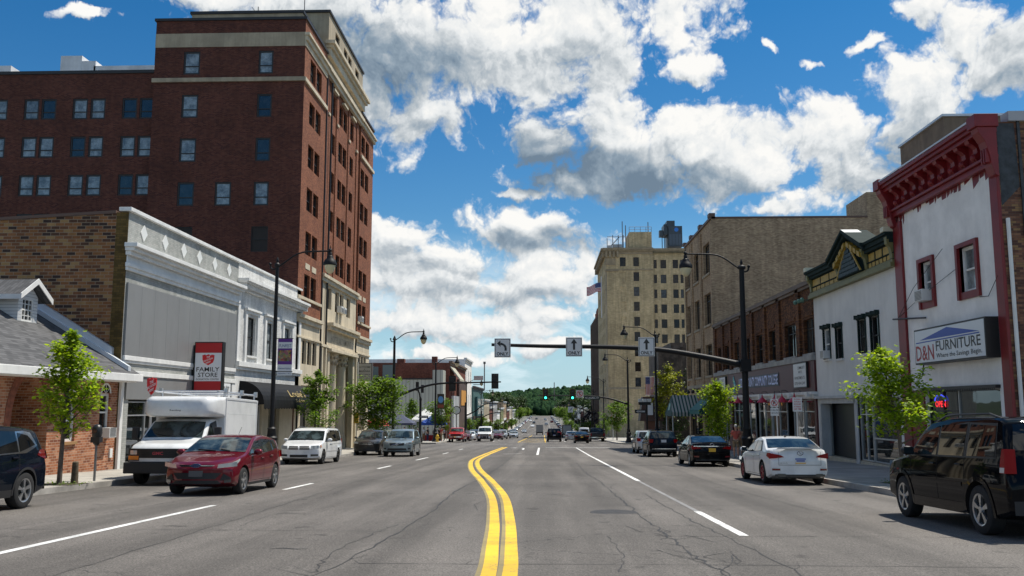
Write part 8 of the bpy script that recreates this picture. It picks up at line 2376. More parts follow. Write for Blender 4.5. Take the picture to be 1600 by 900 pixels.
S['win_trim'] = [([(h - 1.24, 1.13), (-1.04, 1.145)], [(h - 1.82, 1.58), (-1.04, 1.71)]), ([(-1.05, 1.145), (-2.06, 1.15)], [(-1.05, 1.70), (-1.95, 1.68)])]
S['seams'] = [(h - 1.36, .42, 1.12), (-.02, .42, 1.13), (-1.02, .80, 1.13)]
S['handles'] = [(.14, 1.02), (-.85, 1.03)]; S['mirror'] = (h - 1.55, 1.20); S['mirror_mat'] = PLAST
S['sill'] = [([(h - 1.4, .27), (-h + 1.45, .27)], [(h - 1.4, .44), (-h + 1.45, .44)]), ([(h - 1.4, .70), (-h + 1.5, .70)], [(h - 1.4, .76), (-h + 1.5, .76)])]
S['sill_mat'] = P_BLACK; S['flare'] = .075; S['flare_mat'] = P_BLACK; S['arch'] = .06
S['rack'] = (.35, -1.9)
S['patches'] = [('taillight', TAILL, 0, both(('R', [(.84, .95), (.985, .95)], [(.84, 1.30), (.975, 1.30)]), ('SL', [(-h + .22, .95), (-h, .95)], [(-h + .22, 1.30), (-h + .0, 1.30)]))),
    ('lamp_lens', mat('clear_lens', (.55, .52, .50), .1), 0, [('SL', [(-h + .22, .955), (-h + .09, .955)], [(-h + .22, 1.03), (-h + .09, 1.03)])]),
    ('rear_bumper', PLAST, 0, [('R', [(-.9, .36), (.9, .36)], [(-.9, .56), (.9, .56)])]),
    ('headlight', HEADL, 0, both(('F', [(.55, .84), (.92, .84)], [(.55, 1.0), (.9, 1.0)]))),
    ('grille', GRILL, 0, [('F', [(-.48, .7), (.48, .7)], [(-.48, .96), (.48, .96)])])]
S['rim_style'] = 'star'; S['spokes'] = 5; S['tyre_w'] = .24
def ex(t, B, paint):
 def xz(z):
  x = -2.0
  while B.top(x) > z: x -= .003
  return x
 q = MB(); xa, xc = xz(1.27), xz(1.35)
 q.poly([(xa - .02, -.42, 1.27), (xa - .02, -.84, 1.25), (xc - .02, -.82, 1.33), (xc - .02, -.42, 1.35)])
 s = q.build('bumper_sticker', mat('red_sticker', (.60, .05, .06), .5), t)
 plate(t, -B.L / 2 - .014, 0, .9, PLW, -1, .31, .155, PLB)
S['extra'] = ex
blk_suv = put(make_car('boxy_suv', 'black boxy sport utility parked at the right edge near the camera', S, P_BLACK, 'SUV'), 7.66, 15.74, 1)
# ---- blue-black crossover at the left edge -------------------------------------
S = spec_suv(4.59, 1.86, 1.68, 0, .9, .362)
S['trim_mat'] = CHROME; S['tyre_w'] = .235
S['win_trim'] = S['win_trim'] + []
S['windows'][2] = ([(-2.3 + 1.22, 1.135), (-2.3 + .62, 1.27)], [(-2.3 + 1.22, 1.515), (-2.3 + .86, 1.46)], CGT)
h = 2.295
S['win_trim'] = [([(h - 1.24, 1.045), (-h + 1.0, 1.105), (-h + .50, 1.25)], [(h - 2.0, 1.46), (-h + 1.0, 1.555), (-h + .74, 1.52)])]
S['patches'] = [p for p in S['patches'] if p[0] != 'taillight'] + [('taillight', TAILD, 0, both(('R', [(.60, .98), (.86, .98)], [(.66, 1.14), (.80, 1.14)]), ('SL', [(-h + .56, 1.06), (-h + .06, .96)], [(-h + .40, 1.16), (-h + .14, 1.18)])))]
crossover = put(make_car('crossover_car', 'blue black crossover cut off by the left edge, parked by the young tree', S, P_NAVY, 'SUV'), -11.45, 16.9, -1)
# ---- white minivan ------------------------------------------------------------
h = 2.57
S = dict(body=dict(L=5.14, W=1.96, H=1.75, gc=.20, k=.20, bulge=(.30, .12), wr=.335, axles=(h - .95, -h + 1.08), plan=.05,
 top=[(h, .76), (h - .07, .86), (h - .3, .95), (h - .95, 1.07), (h - 1.1, 1.10), (h - 1.9, 1.60), (h - 2.2, 1.70), (0, 1.745), (-1.8, 1.73), (-2.25, 1.68), (-2.46, 1.12), (-2.5, .98), (-h, .62)],
 belt=[(h, .78), (h - .3, .86), (h - 1.1, 1.0), (0, 1.04), (-h, 1.06)]),
 screen=(h - 1.14, h - 1.88, .05, .07), back=(-2.27, -2.44, .1, .1),
 windows=[([(h - 1.42, 1.06), (.18, 1.065)], [(h - 1.92, 1.38), (.18, 1.60)], CGL), ([(.10, 1.065), (-1.02, 1.075)], [(.10, 1.605), (-1.02, 1.615)], CGT), ([(-1.10, 1.075), (-2.2, 1.09)], [(-1.10, 1.61), (-2.05, 1.58)], CGT)],
 win_trim=[([(h - 1.24, 1.04), (-2.28, 1.06)], [(h - 1.9, 1.46), (-2.1, 1.65)])],
 seams=[(h - 1.4, .32, 1.02), (.14, .32, 1.03), (-1.06, .5, 1.04)], hseams=[(.1, -2.1, .93), (h - 1.4, -1.1, .30)], handles=[(.28, .95), (-.0, .95)], mirror=(h - 1.62, 1.12), rack=(.3, -1.9), sill=[([(h - 1.4, .58), (-1.3, .58)], [(h - 1.4, .62), (-1.3, .62)])], sill_mat=mat('grey_strip', (.4, .4, .4), .5),
 patches=[('grille', GRILL, 0, [('F', [(-.50, .70), (-.03, .70)], [(-.50, .77), (-.03, .77)]), ('F', [(.03, .70), (.50, .70)], [(.50, .77), (.03, .77)][::-1]), ('F', [(-.48, .79), (-.03, .79)], [(-.48, .86), (-.03, .86)]), ('F', [(.03, .79), (.48, .79)], [(.03, .86), (.48, .86)]), ('F', [(-.42, .34), (.42, .34)], [(-.42, .46), (.42, .46)])]),
    ('headlight', HEADL, 0, both(('F', [(.56, .70), (.90, .74)], [(.56, .87), (.90, .90)]), ('SL', [(h - .08, .74), (h - .42, .80)], [(h - .08, .88), (h - .42, .93)]))),
    ('indicator', AMBER, 0, both(('SL', [(h - .24, .79), (h - .42, .81)], [(h - .24, .9), (h - .42, .93)]))),
    ('fog_lamp', HEADD, 0, both(('F', [(.56, .38), (.88, .40)], [(.56, .48), (.88, .48)]))),
    ('taillight', TAILL, 0, both(('R', [(.78, .9), (.92, .9)], [(.76, 1.2), (.9, 1.2)])))],
 rim=RIMD, rim_style='star')
minivan = put(make_car('minivan', 'white minivan with black grille parked past the truck on the left', S, P_WHITE, 'minivan'), -11.55, 45.1, -1)
# ---- crossovers further on -----------------------------------------------------
S = spec_suv(4.55, 1.82, 1.66, 0, .9, .345)
S['patches'].append(('chrome_bar', CHROME, 0, [('F2', [(-.46, .70), (.46, .70)], [(-.46, .725), (.46, .725)]), ('F2', [(-.46, .79), (.46, .79)], [(-.46, .81), (.46, .81)])]))
suv_front = put(make_car('crossover_car', 'dark bronze crossover parked behind the white minivan on the left', S, P_DGREY, 'SUV'), -11.62, 61.4, -1)
S = spec_suv(4.63, 1.89, 1.71, 0, .9, .36)
def ex(t, B, paint):
 x = B.L / 2 + .026
 q = MB(); q.tube([(x, -.33, .70), (x, .33, .83)], .016, 5); q.tube([(x, .06 * math.cos(2 * PI * k / 14), .765 + .06 * math.sin(2 * PI * k / 14)) for k in range(15)], .012, 5); q.build('slash_emblem', CHROME, t)
S['extra'] = ex; S['patches'] = [p for p in S['patches'] if p[0] != 'front_bumper'] + [('indicator', AMBER, 0, both(('SL', [(2.3 - .36, .90), (2.3 - .55, .92)], [(2.3 - .36, .95), (2.3 - .55, .97)])))]
S['sill_mat'] = P_BLUEGREY; S['flare'] = 0
bluegrey = put(make_car('crossover_car', 'pale blue grey crossover driving towards the camera past the parked cars', S, P_BLUEGREY, 'SUV'), -9.1, 58.4, -1)
def recolour(o, paint, old=None):
 for c in o.children_recursive:
  if c.type != 'MESH': continue
  for i, s in enumerate(c.material_slots):
   if s.material and s.material.name.endswith('car_paint'):
    s.link = 'OBJECT'; s.material = paint
 return o
RC = 'vehicles along the street'
def clone(src, x, y, face, paint, label, cat=None):
 o = dup(src, label=label)
 put(o, x, y, face)
 recolour(o, paint)
 if cat: o['category'] = cat
 return o
clone(suv_front, -11.5, 69.2, -1, P_SILVER, 'silver crossover parked between the dark bronze one and the blue grey one', 'SUV')
suv_r = clone(suv_front, 7.45, 58.9, 1, P_NAVY, 'black crossover with white plate parked behind the black sedan', 'SUV')
plate(suv_r, -2.30, 0, .98, PLW, -1, .32, .16)
q = MB(); q.box(-2.335, -.72, .48, -2.31, .72, .53); q.build('chrome_bar', CHROME, suv_r)
clone(suv_front, 7.5, 66.6, 1, P_SILVER, 'silver crossover at the head of the right parked row', 'SUV')
# ---- pickup, vans, trucks --------------------------------------------------------
h = 2.85
SP = dict(body=dict(L=5.7, W=2.02, H=1.9, gc=.34, k=.22, bulge=(.16, .06), wr=.40, axles=(h - 1.0, -h + 1.2), plan=.03,
 top=[(h, .95), (h - .05, 1.12), (h - .2, 1.18), (h - 1.2, 1.27), (h - 1.4, 1.3), (h - 2.0, 1.80), (h - 2.3, 1.88), (-.1, 1.88), (-.42, 1.78), (-.62, 1.32), (-.68, 1.24), (-h + .1, 1.22), (-h, .70)],
 belt=[(h, 1.0), (h - 1.3, 1.17), (-h, 1.18)]),
 screen=(h - 1.44, h - 1.98, .06, .07), back=(-.44, -.60, .12, .1),
 windows=[([(h - 1.6, 1.22), (.55, 1.22)], [(h - 2.05, 1.62), (.55, 1.74)], CGL), ([(.48, 1.22), (-.3, 1.22)], [(.48, 1.745), (-.25, 1.72)], CGT)],
 win_trim=[([(h - 1.46, 1.19), (-.46, 1.19)], [(h - 2.0, 1.70), (-.3, 1.78)])], seams=[(h - 1.6, .5, 1.18), (.52, .5, 1.18), (-.45, .5, 1.2)], handles=[(.7, 1.1), (-.2, 1.1)], mirror=(h - 1.75, 1.28), mirror_mat=PLAST,
 patches=[('grille', GRILL, 0, [('F', [(-.62, .84), (.62, .84)], [(-.62, 1.04), (.62, 1.04)]), ('F', [(-.5, .45), (.5, .45)], [(-.5, .55), (.5, .55)])]), ('chrome_bar', CHROME, 0, [('F2', [(-.9, .60), (.9, .60)], [(-.9, .76), (.9, .76)])]),
    ('headlight', HEADL, 0, both(('F', [(.66, .84), (.92, .84)], [(.66, 1.04), (.9, 1.04)]))),
    ('taillight', TAILL, 0, both(('R', [(.80, .80), (.94, .80)], [(.80, 1.12), (.94, 1.12)]))), ('rear_bumper', CHROME, 0, [('R', [(-.9, .50), (.9, .50)], [(-.9, .64), (.9, .64)])]), ('tailgate', PLAST, 0, [('R', [(-.76, .72), (.76, .72)], [(-.76, 1.10), (.76, 1.10)])])], rim_style='star')
pick_red = put(make_car('pickup_truck', 'bright red pickup parked beside the market tents', SP, P_BRIGHTRED, 'pickup'), -11.3, 119.5, -1)
pick_blk = clone(pick_red, 7.35, 126.5, 1, P_BLACK, 'black pickup waiting at the right kerb beyond the lights', 'pickup')
h = 2.85
SV = dict(body=dict(L=5.7, W=2.02, H=2.1, gc=.32, k=.10, bulge=(.24, .05), wr=.37, axles=(h - .85, -h + 1.3), plan=.03,
 top=[(h, .95), (h - .05, 1.08), (h - .2, 1.14), (h - .75, 1.24), (h - .9, 1.28), (h - 1.55, 1.92), (h - 1.8, 2.04), (0, 2.1), (-h + .3, 2.08), (-h + .1, 1.95), (-h, .70)],
 belt=[(h, 1.0), (h - .8, 1.16), (-h, 1.2)]),
 screen=(h - .95, h - 1.52, .07, .09), back=(-h + .06, -h + .02, .1, .1),
 windows=[([(h - 1.15, 1.24), (.8, 1.24)], [(h - 1.6, 1.7), (.8, 1.86)], CGL)], win_trim=[([(h - 1.0, 1.2), (.74, 1.2)], [(h - 1.6, 1.78), (.74, 1.9)])],
 seams=[(h - 1.15, .5, 1.2), (.77, .5, 1.95), (-.5, .5, 1.95)], handles=[(.9, 1.1)], mirror=(h - 1.3, 1.3), mirror_mat=PLAST,
 patches=[('grille', GRILL, 0, [('F', [(-.58, .80), (.58, .80)], [(-.58, 1.02), (.58, 1.02)])]), ('headlight', HEADD, 0, both(('F', [(.62, .84), (.92, .84)], [(.62, 1.02), (.92, 1.02)]))), ('indicator', AMBER, 0, both(('F', [(.62, .76), (.92, .76)], [(.62, .82), (.92, .82)]))),
    ('front_bumper', PLAST, 0, [('F', [(-.96, .38), (.96, .38)], [(-.96, .74), (.96, .74)])]),
    ('taillight', TAILL, 0, both(('R', [(.84, .85), (.95, .85)], [(.84, 1.3), (.95, 1.3)]))), ('rear_window', CGT, 0, [('R', [(-.72, 1.25), (.72, 1.25)], [(-.70, 1.75), (.70, 1.75)])])], rim=RIMD)
van = put(make_car('cargo_van', 'white van with black bumper coming down the middle beyond the lights', SV, P_WHITE, 'van'), -8.1, 126.8, -1)
clone(van, 7.5, 170.0, 1, P_WHITE, 'white van parked beyond the black pickup on the right', 'van')
clone(blk_suv, 1.45, 124.4, 1, P_BLACK, 'black sport utility driving away in the middle lane past the lights', 'SUV')
clone(blk_sedan, 4.65, 112.6, 1, P_BLACK, 'black sedan driving away in the right lane past the lights')
clone(white_sedan, 4.1, 134.5, 1, P_SILVER, 'pale silver sedan ahead of the black sedan, half hidden by it')
clone(red_hatch, -7.6, 150.5, -1, P_MAROON, 'small maroon car half hidden behind the white van')
clone(suv_front, -7.35, 163, -1, P_SILVER, 'silver crossover following the maroon car towards the lights', 'SUV')
clone(blk_sedan, -5.9, 180.5, -1, P_SILVER, 'silver sedan in the inner lane beyond the lights')
clone(red_hatch, -11.4, 131.0, -1, P_MAROON, 'maroon hatchback parked behind the red pickup')
clone(white_sedan, -11.4, 140.5, -1, P_WHITE, 'white sedan parked in the far left row behind the maroon hatchback')
clone(suv_front, -11.4, 148.5, -1, P_BLUE, 'blue crossover parked in the far left row behind the white sedan', 'SUV')
clone(suv_front, -11.3, 210.0, -1, P_BLUE, 'blue crossover parked well down the left kerb', 'SUV')
clone(blk_sedan, -11.2, 196.0, -1, P_DGREY, 'dark sedan parked well down the left kerb in front of the blue crossover')
clone(suv_front, -8.2, 232.0, -1, P_DGREY, 'dark crossover climbing towards the lights far off on the left', 'SUV')
clone(blk_sedan, -7.0, 330.0, -1, P_SILVER, 'distant silver sedan at the bottom of the dip')
rk = random.Random(21)
far = 'cars parked far down the street'
for i in range(46):
 y = 250 + i * 13 + rk.uniform(-3, 3); sd = -11.2 if i % 2 else 7.4
 src = (suv_front, blk_sedan, red_hatch, white_sedan)[i % 4]
 o = dup(src, label='parked car seen only as a speck far down the street', group=far, keep=lambda c: c.name.split('.')[0] in ('body', 'windscreen', 'rear_window'))
 put(o, sd, y, -1 if sd < 0 else 1); recolour(o, (P_WHITE, P_SILVER, P_BLACK, P_MAROON, P_BLUE, P_DGREY, P_WHITE)[rk.randrange(7)])
 o['category'] = 'car'
for i, (x, y) in enumerate(((-5.2, 430), (1.5, 470), (-5.5, 520), (5.0, 545), (-8.5, 600), (1.3, 640), (-5.3, 690))):
 o = dup((blk_sedan, suv_front)[i % 2], label='car driving as a speck far down the street', group='cars driving far down the street', keep=lambda c: c.name.split('.')[0] in ('body', 'windscreen', 'rear_window'))
 put(o, x, y, -1 if x < 0 else 1); recolour(o, (P_WHITE, P_SILVER, P_BLACK, P_MAROON)[i % 4]); o['category'] = 'car'
# ---- white service truck with box body -----------------------------------------
def box_truck():
 h = 2.6
 S = dict(body=dict(L=5.2, W=2.0, H=1.9, gc=.36, k=.12, bulge=(.20, .05), wr=.37, axles=(h - .88, -h + .62), plan=.02,
  top=[(h, 1.0), (h - .05, 1.12), (h - .2, 1.19), (h - .72, 1.29), (h - .86, 1.33), (h - 1.42, 1.86), (h - 1.65, 1.95), (h - 2.0, 1.97), (.2, 1.97), (.0, 1.0), (-.2, .9), (-h + .1, .9), (-h, .7)],
  belt=[(h, 1.02), (h - .8, 1.2), (0, 1.2), (-h, .85)]),
  screen=(h - .9, h - 1.42, .07, .09),
  windows=[([(h - 1.1, 1.28), (.62, 1.26)], [(h - 1.5, 1.70), (.62, 1.84)], CGL)], win_trim=[([(h - .98, 1.24), (.56, 1.22)], [(h - 1.48, 1.78), (.56, 1.88)])], trim_mat=BLK,
  seams=[(h - 1.12, .5, 1.22), (.56, .5, 1.9)], handles=[(.72, 1.1)], handle_mat=PLAST,
  patches=[('grille', GRILL, 0, [('F', [(-.60, .78), (.60, .78)], [(-.60, 1.05), (.60, 1.05)])]),
     ('headlight_surround', GRILL, 0, [('F', [(.60, .70), (.985, .70)], [(.60, 1.05), (.985, 1.05)]), ('F', [(-.60, .70), (-.985, .70)], [(-.60, 1.05), (-.985, 1.05)])]),
     ('headlight', HEADL, 0, both(('F2', [(.68, .88), (.92, .88)], [(.68, 1.0), (.92, 1.0)]))),
     ('indicator', AMBER, 0, both(('F2', [(.62, .73), (.98, .73)], [(.62, .84), (.98, .84)]))),
     ('front_bumper', PLAST, 0, [('F2', [(-.99, .36), (.99, .36)], [(-.99, .68), (.99, .68)])])], rim=RIMD, tyre_w=.23)
 t = make_car('box_truck', 'white service truck with rounded box body and roof rack parked at the left kerb', S, P_WHITE, 'truck')
 bpz = MB(); bpz.box(h - .12, -1.02, .34, h + .06, 1.02, .66); bpz.build('bumper_bar', PLAST, t, bevel=.03)
 # box: rounded nose over the cab, hollow soffit
 W = 1.10; z1 = 2.62; z0 = .62; xb = -2.75
 bx = MB()
 N = 6
 def rr(x, yw, za, zb, r):
  pts = []
  for (cy, cz, a0) in ((yw - r, zb - r, 0), (-yw + r, zb - r, PI / 2), (-yw + r, za + r, PI), (yw - r, za + r, 1.5 * PI)):
   for k in range(N): a = a0 + PI / 2 * k / (N - 1); pts.append((x, cy + r * math.cos(a), cz + r * math.sin(a)))
  return pts
 prof = [(1.62, .80, 2.02, 2.46, .18), (1.55, .94, 1.99, 2.54, .20), (1.40, 1.03, 1.98, 2.60, .20), (1.15, 1.08, 1.98, 2.62, .18), (.55, W, 1.98, z1, .12), (.42, W, 1.98, z1, .06)]
 R_ = [rr(*p) for p in prof]
 n = len(R_[0]); vs = [p for r in R_ for p in r]
 fs = [(i * n + k, i * n + (k + 1) % n, (i + 1) * n + (k + 1) % n, (i + 1) * n + k) for i in range(len(R_) - 1) for k in range(n)] + [tuple(range(n))]
 bx.add(vs, fs)
 bx.build('cab_over_cap', P_WHITE, t, smooth=50)
 b2 = MB(); b2.box(xb, -W, z0, .42, W, z1); bo = b2.build('box_body', P_WHITE, t, bevel=.03)
 rb = MB()
 for sg in (-1, 1):
  for x in (-2.7, .36): rb.box(x - .03, sg * W, z0, x + .03, sg * (W + .012), z1 - .03)
  rb.box(xb, sg * W, z1 - .08, .42, sg * (W + .014), z1 - .02); rb.box(xb, sg * W, 1.30, .42, sg * (W + .012), 1.34); rb.box(xb, sg * W, z0, .42, sg * (W + .014), z0 + .08)
  for k in range(16): rb.ball((xb + .2 + k * .19, sg * (W + .004), 2.1), .014, 5, 4)
 rb.build('side_mouldings', mat('white_moulding', (.55, .56, .57), .4), bo)
 lt = []
 for y in (-.92, -.18, 0, .18, .92):
  q = MB(); q.ball((1.50 if abs(y) < .5 else 1.36, y, 2.46 if abs(y) < .5 else 2.44), .055, 8, 6, (1.3, 1.2, .7)); q.build('marker_lamp', mat('marker_amber', (.30, .07, .02), .2, coat=1), t)
 e = MB(); put_text(e, 'Reading', lambda a, z: (1.655 - .11 * (a / .8) ** 2, a, z), -.17, .17, 2.14, 2.2, .004); e.build('cap_lettering', BLK, t)
 e = MB(); put_text(e, 'GMC', lambda a, z: (h + .022, a, z), -.20, .12, .87, .96, .03); e.build('grille_lettering', mat('badge_red', (.50, .05, .07), .3), t)
 q = MB()
 for i in range(5): q.box(h + .004, -.58, .80 + i * .05, h + .016, .58, .815 + i * .05)
 q.build('grille_bars', PLAST, t)
 rk = MB()
 for sg in (-1, 1):
  rk.tube([(xb + .05, sg * 1.0, z1 + .16), (.9, sg * 1.0, z1 + .16)], .03, 6)
  for x in (xb + .1, -1.2, .3): rk.tube([(x, sg * 1.0, z1 - .02), (x, sg * 1.0, z1 + .24)], .03, 6)
 for x in (xb + .1, -1.2, .3): rk.tube([(x, -1.05, z1 + .19), (x, 1.05, z1 + .19)], .028, 6); rk.box(x - .05, -1.1, z1 + .1, x + .05, -1.0, z1 + .28); rk.box(x - .05, 1.0, z1 + .1, x + .05, 1.1, z1 + .28)
 rk.build('roof_rack', ALUM, t)
 for sg in (-1, 1):
  m_ = MB(); m_.box(h - 1.24, sg * 1.16, 1.30, h - 1.10, sg * 1.36, 1.68); mo = m_.build('mirror', PLAST, t, bevel=.03)
  a = MB(); a.tube([(h - 1.2, sg * .96, 1.28), (h - 1.17, sg * 1.2, 1.30)], .022, 6); a.tube([(h - 1.25, sg * .96, 1.22), (h - 1.17, sg * 1.2, 1.26)], .022, 6); a.build('mirror_arm', PLAST, mo)
 return t
truck = put(box_truck(), -11.12, 28.55, -1)
# a grey box truck far ahead and a dark lorry
def lorry(label, m, x, y, face, s=1.0):
 t = thing('delivery_truck', (0, 0, 0), label, 'truck', world=False)
 q = MB(); q.box(-3.4, -1.15 * s, .9, 1.9, 1.15 * s, 3.3 * s); q.build('box_body', m, t, bevel=.04)
 q = MB(); q.hexa([(2.0, -1.05, .5), (3.7, -1.05, .5), (3.7, -1.05, 1.4), (3.1, -1.0, 2.4), (2.0, -1.0, 2.5)], [(2.0, 1.05, .5), (3.7, 1.05, .5), (3.7, 1.05, 1.4), (3.1, 1.0, 2.4), (2.0, 1.0, 2.5)]); q.build('cab', P_WHITE, t, bevel=.04)
 q = MB(); q.box(-3.4, -1.1, .55, 2.0, 1.1, .88); q.build('chassis', PLAST, t)
 q = MB(); q.box(-3.43, -1.0 * s, 1.0, -3.405, 1.0 * s, 3.1 * s); q.build('rear_door', mat('grey_shutter', (.34, .34, .32), .5), t)
 for ax in (2.8, -2.2):
  for sg in (-1, 1): wheel(t, ax, sg * .95, .45, .28, RIMD, sg)
 return put(t, x, y, face)
lorry('grey box truck driving away at the bottom of the dip', mat('dull_grey_box', (.42, .42, .39), .5), -1.2, 290, 1)
lorry('dark box truck driving away ahead of the black sport utility', mat('dark_box', (.02, .022, .022), .5), 5.1, 200, 1, .85)
# ================================================================== PEOPLE
SKIN = mat('skin', (.46, .25, .17), .6); HAIRG = mat('grey_hair', (.45, .43, .40), .8); HAIRD = mat('dark_hair', (.03, .022, .016), .8); SHOE = mat('white_shoe', (.55, .55, .53), .6)
def skin_mesh(name, joints, edges, m, par, sub=2):
 """one continuous surface grown round a skeleton of (x, y, z, rx[, ry])"""
 me = bpy.data.meshes.new(name)
 me.from_pydata([j[:3] for j in joints], edges, [])
 o = bpy.data.objects.new(name, me); COL.objects.link(o)
 sk = o.modifiers.new('skin', 'SKIN'); sk.use_smooth_shade = True
 for i, j in enumerate(joints):
  me.skin_vertices[0].data[i].radius = (j[3], j[4] if len(j) > 4 else j[3])
 me.skin_vertices[0].data[0].use_root = True
 ss = o.modifiers.new('smooth', 'SUBSURF'); ss.levels = sub; ss.render_levels = sub
 dg = bpy.context.evaluated_depsgraph_get()
 m2 = bpy.data.meshes.new_from_object(o.evaluated_get(dg))
 o.modifiers.clear(); o.data = m2; bpy.data.meshes.remove(me); m2.name = name
 m2.materials.clear(); m2.materials.append(m)
 o.parent = par
 return o
def person(label, x, y, face, shirt, legs, hair, shorts=False, pose=0, s=1.0, group=None, fine=True, lean=0.0):
 """face = heading (radians about z, 0 looks to +X)"""
 t = thing('person', (x, y, gz(y) + .15), label, 'person', group, rz=face, world=False)
 t.scale = (s, s, s)
 st = (.10, -.08) if pose == 0 else (.02, -.02)
 L = lean
 J = [(0, 0, .95, .135, .11), (.0 + L * .3, 0, 1.12, .125, .10), (L * .7, 0, 1.32, .155, .11), (L, 0, 1.46, .075, .07), (L + .01, 0, 1.52, .055), (L + .03, 0, 1.60, .085, .08), (L + .04, 0, 1.70, .09, .082),
   (0, .10, .90, .095), (st[0] * .6, .11, .50, .062), (st[0] * .2, .115, .28, .055), (st[0] * -.2, .115, .09, .04), (st[0] * -.2 + .15, .13, .035, .038),
   (0, -.10, .90, .095), (st[1] * .6, -.11, .50, .062), (st[1] * .2, -.115, .28, .055), (st[1] * -.2, -.115, .09, .04), (st[1] * -.2 + .15, -.13, .035, .038)]
 E_ = [(0, 1), (1, 2), (2, 3), (3, 4), (4, 5), (5, 6), (0, 7), (7, 8), (8, 9), (9, 10), (10, 11), (0, 12), (12, 13), (13, 14), (14, 15), (15, 16)]
 bend = {0: (.12, .05), 1: (.30, .28), 2: (-.05, .02)}[pose]
 for sg in (1, -1):
  b = len(J); el = (L + bend[0] * (.5 if sg > 0 else .2), sg * .27, 1.14); wr = (L + bend[0] + (.16 if pose == 1 and sg > 0 else 0), sg * (.25 if pose != 1 else .18), .92 + bend[1] * (1 if sg > 0 else .3))
  J += [(L * .9, sg * .18, 1.40, .065), (*el, .045), (*wr, .03)]
  E_ += [(2, b), (b, b + 1), (b + 1, b + 2)]
  if fine:
   d = Vector((wr[0] - el[0], wr[1] - el[1], wr[2] - el[2])).normalized()
   h0 = len(J); p = Vector(wr) + d * .055
   J.append((p.x, p.y, p.z, .026, .018)); E_.append((b + 2, h0))
   for k, (off, ln) in enumerate(((-.024, .060), (-.008, .072), (.008, .068), (.024, .052))):
    q = p + Vector((off, 0, 0)) + d * .03; e = q + d * ln + Vector((.012, -sg * .012, 0))
    J += [(q.x, q.y, q.z, .0085), (e.x, e.y, e.z, .007)]; E_ += [(h0, len(J) - 2), (len(J) - 2, len(J) - 1)]
   q = Vector(wr) + d * .03 + Vector((.03, 0, 0)); e = q + d * .035 + Vector((.022, 0, 0))
   J += [(q.x, q.y, q.z, .010), (e.x, e.y, e.z, .008)]; E_ += [(b + 2, len(J) - 2), (len(J) - 2, len(J) - 1)]
 skin_mesh('body', J, E_, SKIN, t, 2 if fine else 1)
 up = [0, 1, 2, 3]
 TJ = [(0, 0, .93, .155, .125), (L * .3, 0, 1.12, .145, .118), (L * .7, 0, 1.32, .172, .128), (L, 0, 1.445, .085, .08)]
 TE = [(0, 1), (1, 2), (2, 3)]
 for sg in (1, -1):
  el = (L + bend[0] * (.25 if sg > 0 else .1), sg * .235, 1.24)
  b = len(TJ); TJ += [(L * .9, sg * .18, 1.395, .082), (*el, .068)]; TE += [(2, b), (b, b + 1)]
 skin_mesh('shirt', TJ, TE, shirt, t, 2 if fine else 1)
 zk = .52 if shorts else .10
 LJ = [(0, 0, .95, .15, .12)]; LE = []
 for sg, sx in ((1, st[0]), (-1, st[1])):
  b = len(LJ); LJ += [(0, sg * .095, .88, .112), (sx * .55, sg * .11, max(zk, .52), .085)]; LE += [(0, b), (b, b + 1)]
  if not shorts: LJ += [(sx * -.1, sg * .115, .10, .062)]; LE += [(b + 1, b + 2)]
 skin_mesh('shorts' if shorts else 'trousers', LJ, LE, legs, t, 2 if fine else 1)
 h = MB(); h.ball((L + .015, 0, 1.715), .103, 12, 9, (1.02, .92, .92));
 for i, (vx, vy, vz) in enumerate(h.v):
  if vx > L + .06 and vz < 1.735: h.v[i] = (L + .055, vy * .8, max(vz, 1.70))
 h.build('hair', hair, t, smooth=60)
 if fine:
  f = MB(); f.ball((L + .125, 0, 1.645), .018, 6, 5, (1, .7, 1.3));
  for sg in (-1, 1): f.ball((L + .03, sg * .088, 1.65), .024, 6, 5, (.7, .4, 1.2))
  f.build('nose_and_ears', SKIN, t, smooth=60)
  e = MB()
  for sg in (-1, 1): e.ball((L + .112, sg * .034, 1.67), .011, 6, 5)
  e.box(L + .110, -.022, 1.598, L + .121, .022, 1.604); e.build('eyes_and_mouth', mat('dark_features', (.03, .015, .012), .5), t)
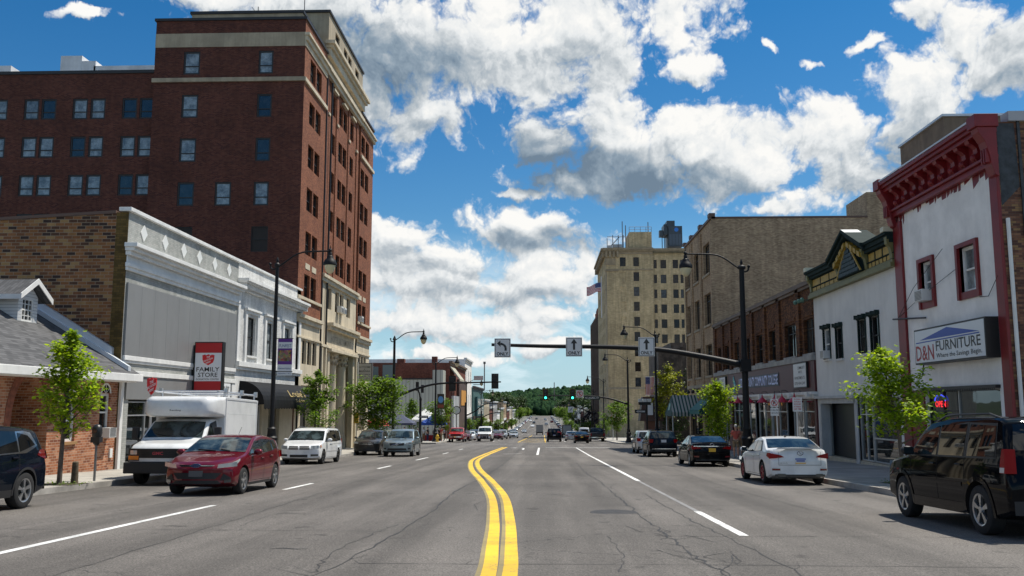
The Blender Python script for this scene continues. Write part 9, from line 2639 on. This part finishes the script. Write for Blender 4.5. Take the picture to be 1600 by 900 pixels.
 for sg, sx in ((1, st[0]), (-1, st[1])):
  q = MB(); q.ball((sx * -.2 + .055, sg * .122, .045), .062, 8, 6, (2.0, .8, .72)); q.build('shoe', SHOE, t, smooth=60)
 return t
RSH = mat('faded_red_shirt', (.40, .075, .05), .8, var=.1, scale=5, obj=True); KHAKI = mat('khaki_cloth', (.23, .16, .09), .85); BLKCL = mat('black_cloth', (.015, .015, .017), .85); WHTCL = mat('white_cloth', (.6, .6, .6), .85); ORCL = mat('orange_cloth', (.60, .16, .06), .85); NAVYCL = mat('navy_cloth', (.02, .03, .07), .85); REDCL = mat('red_cloth2', (.42, .03, .03), .85)
person('grey haired person in faded red shirt and khaki shorts standing by the thick pole', 10.55, 50.2, R(75), RSH, KHAKI, HAIRG, True, 1, 1.0, lean=.05)
person('fair haired person in sandy top half hidden behind the one in red', 10.9, 50.9, R(100), mat('sandy_top', (.42, .22, .12), .85), KHAKI, mat('fair_hair', (.50, .36, .16), .8), True, 0, .97)
person('dark clothed person sitting back in the shade by the tan block doorway', 11.9, 66.5, R(200), BLKCL, BLKCL, HAIRD, False, 0, 1.0, fine=False)
mk_ = [(-16.2, 116.5, ORCL, BLKCL, 'in orange top at the left end of the market crowd'), (-15.5, 117.0, WHTCL, KHAKI, 'in white top and sand trousers under the tents'), (-14.9, 116.4, BLKCL, NAVYCL, 'all in dark clothes beside the hydrant'), (-14.1, 116.8, NAVYCL, WHTCL, 'in navy top and white trousers at the market'), (-13.5, 117.2, BLKCL, BLKCL, 'all in black in front of the blue tent'), (-13.1, 116.2, REDCL, KHAKI, 'in red top nearest the red pickup'), (-17.0, 117.4, KHAKI, NAVYCL, 'in tan top under the dark tent'), (-12.9, 117.6, WHTCL, BLKCL, 'in white top and black trousers beside the red pickup'), (-18.0, 117.0, BLKCL, KHAKI, 'in black top and sand trousers near the hall')]
for i, (x, y, a, b, l) in enumerate(mk_):
 person('small figure ' + l, x, y, R((i * 77) % 360), a, b, HAIRD if i % 3 else HAIRG, False, i % 3, .95 + .03 * (i % 3), 'people at the market', False)
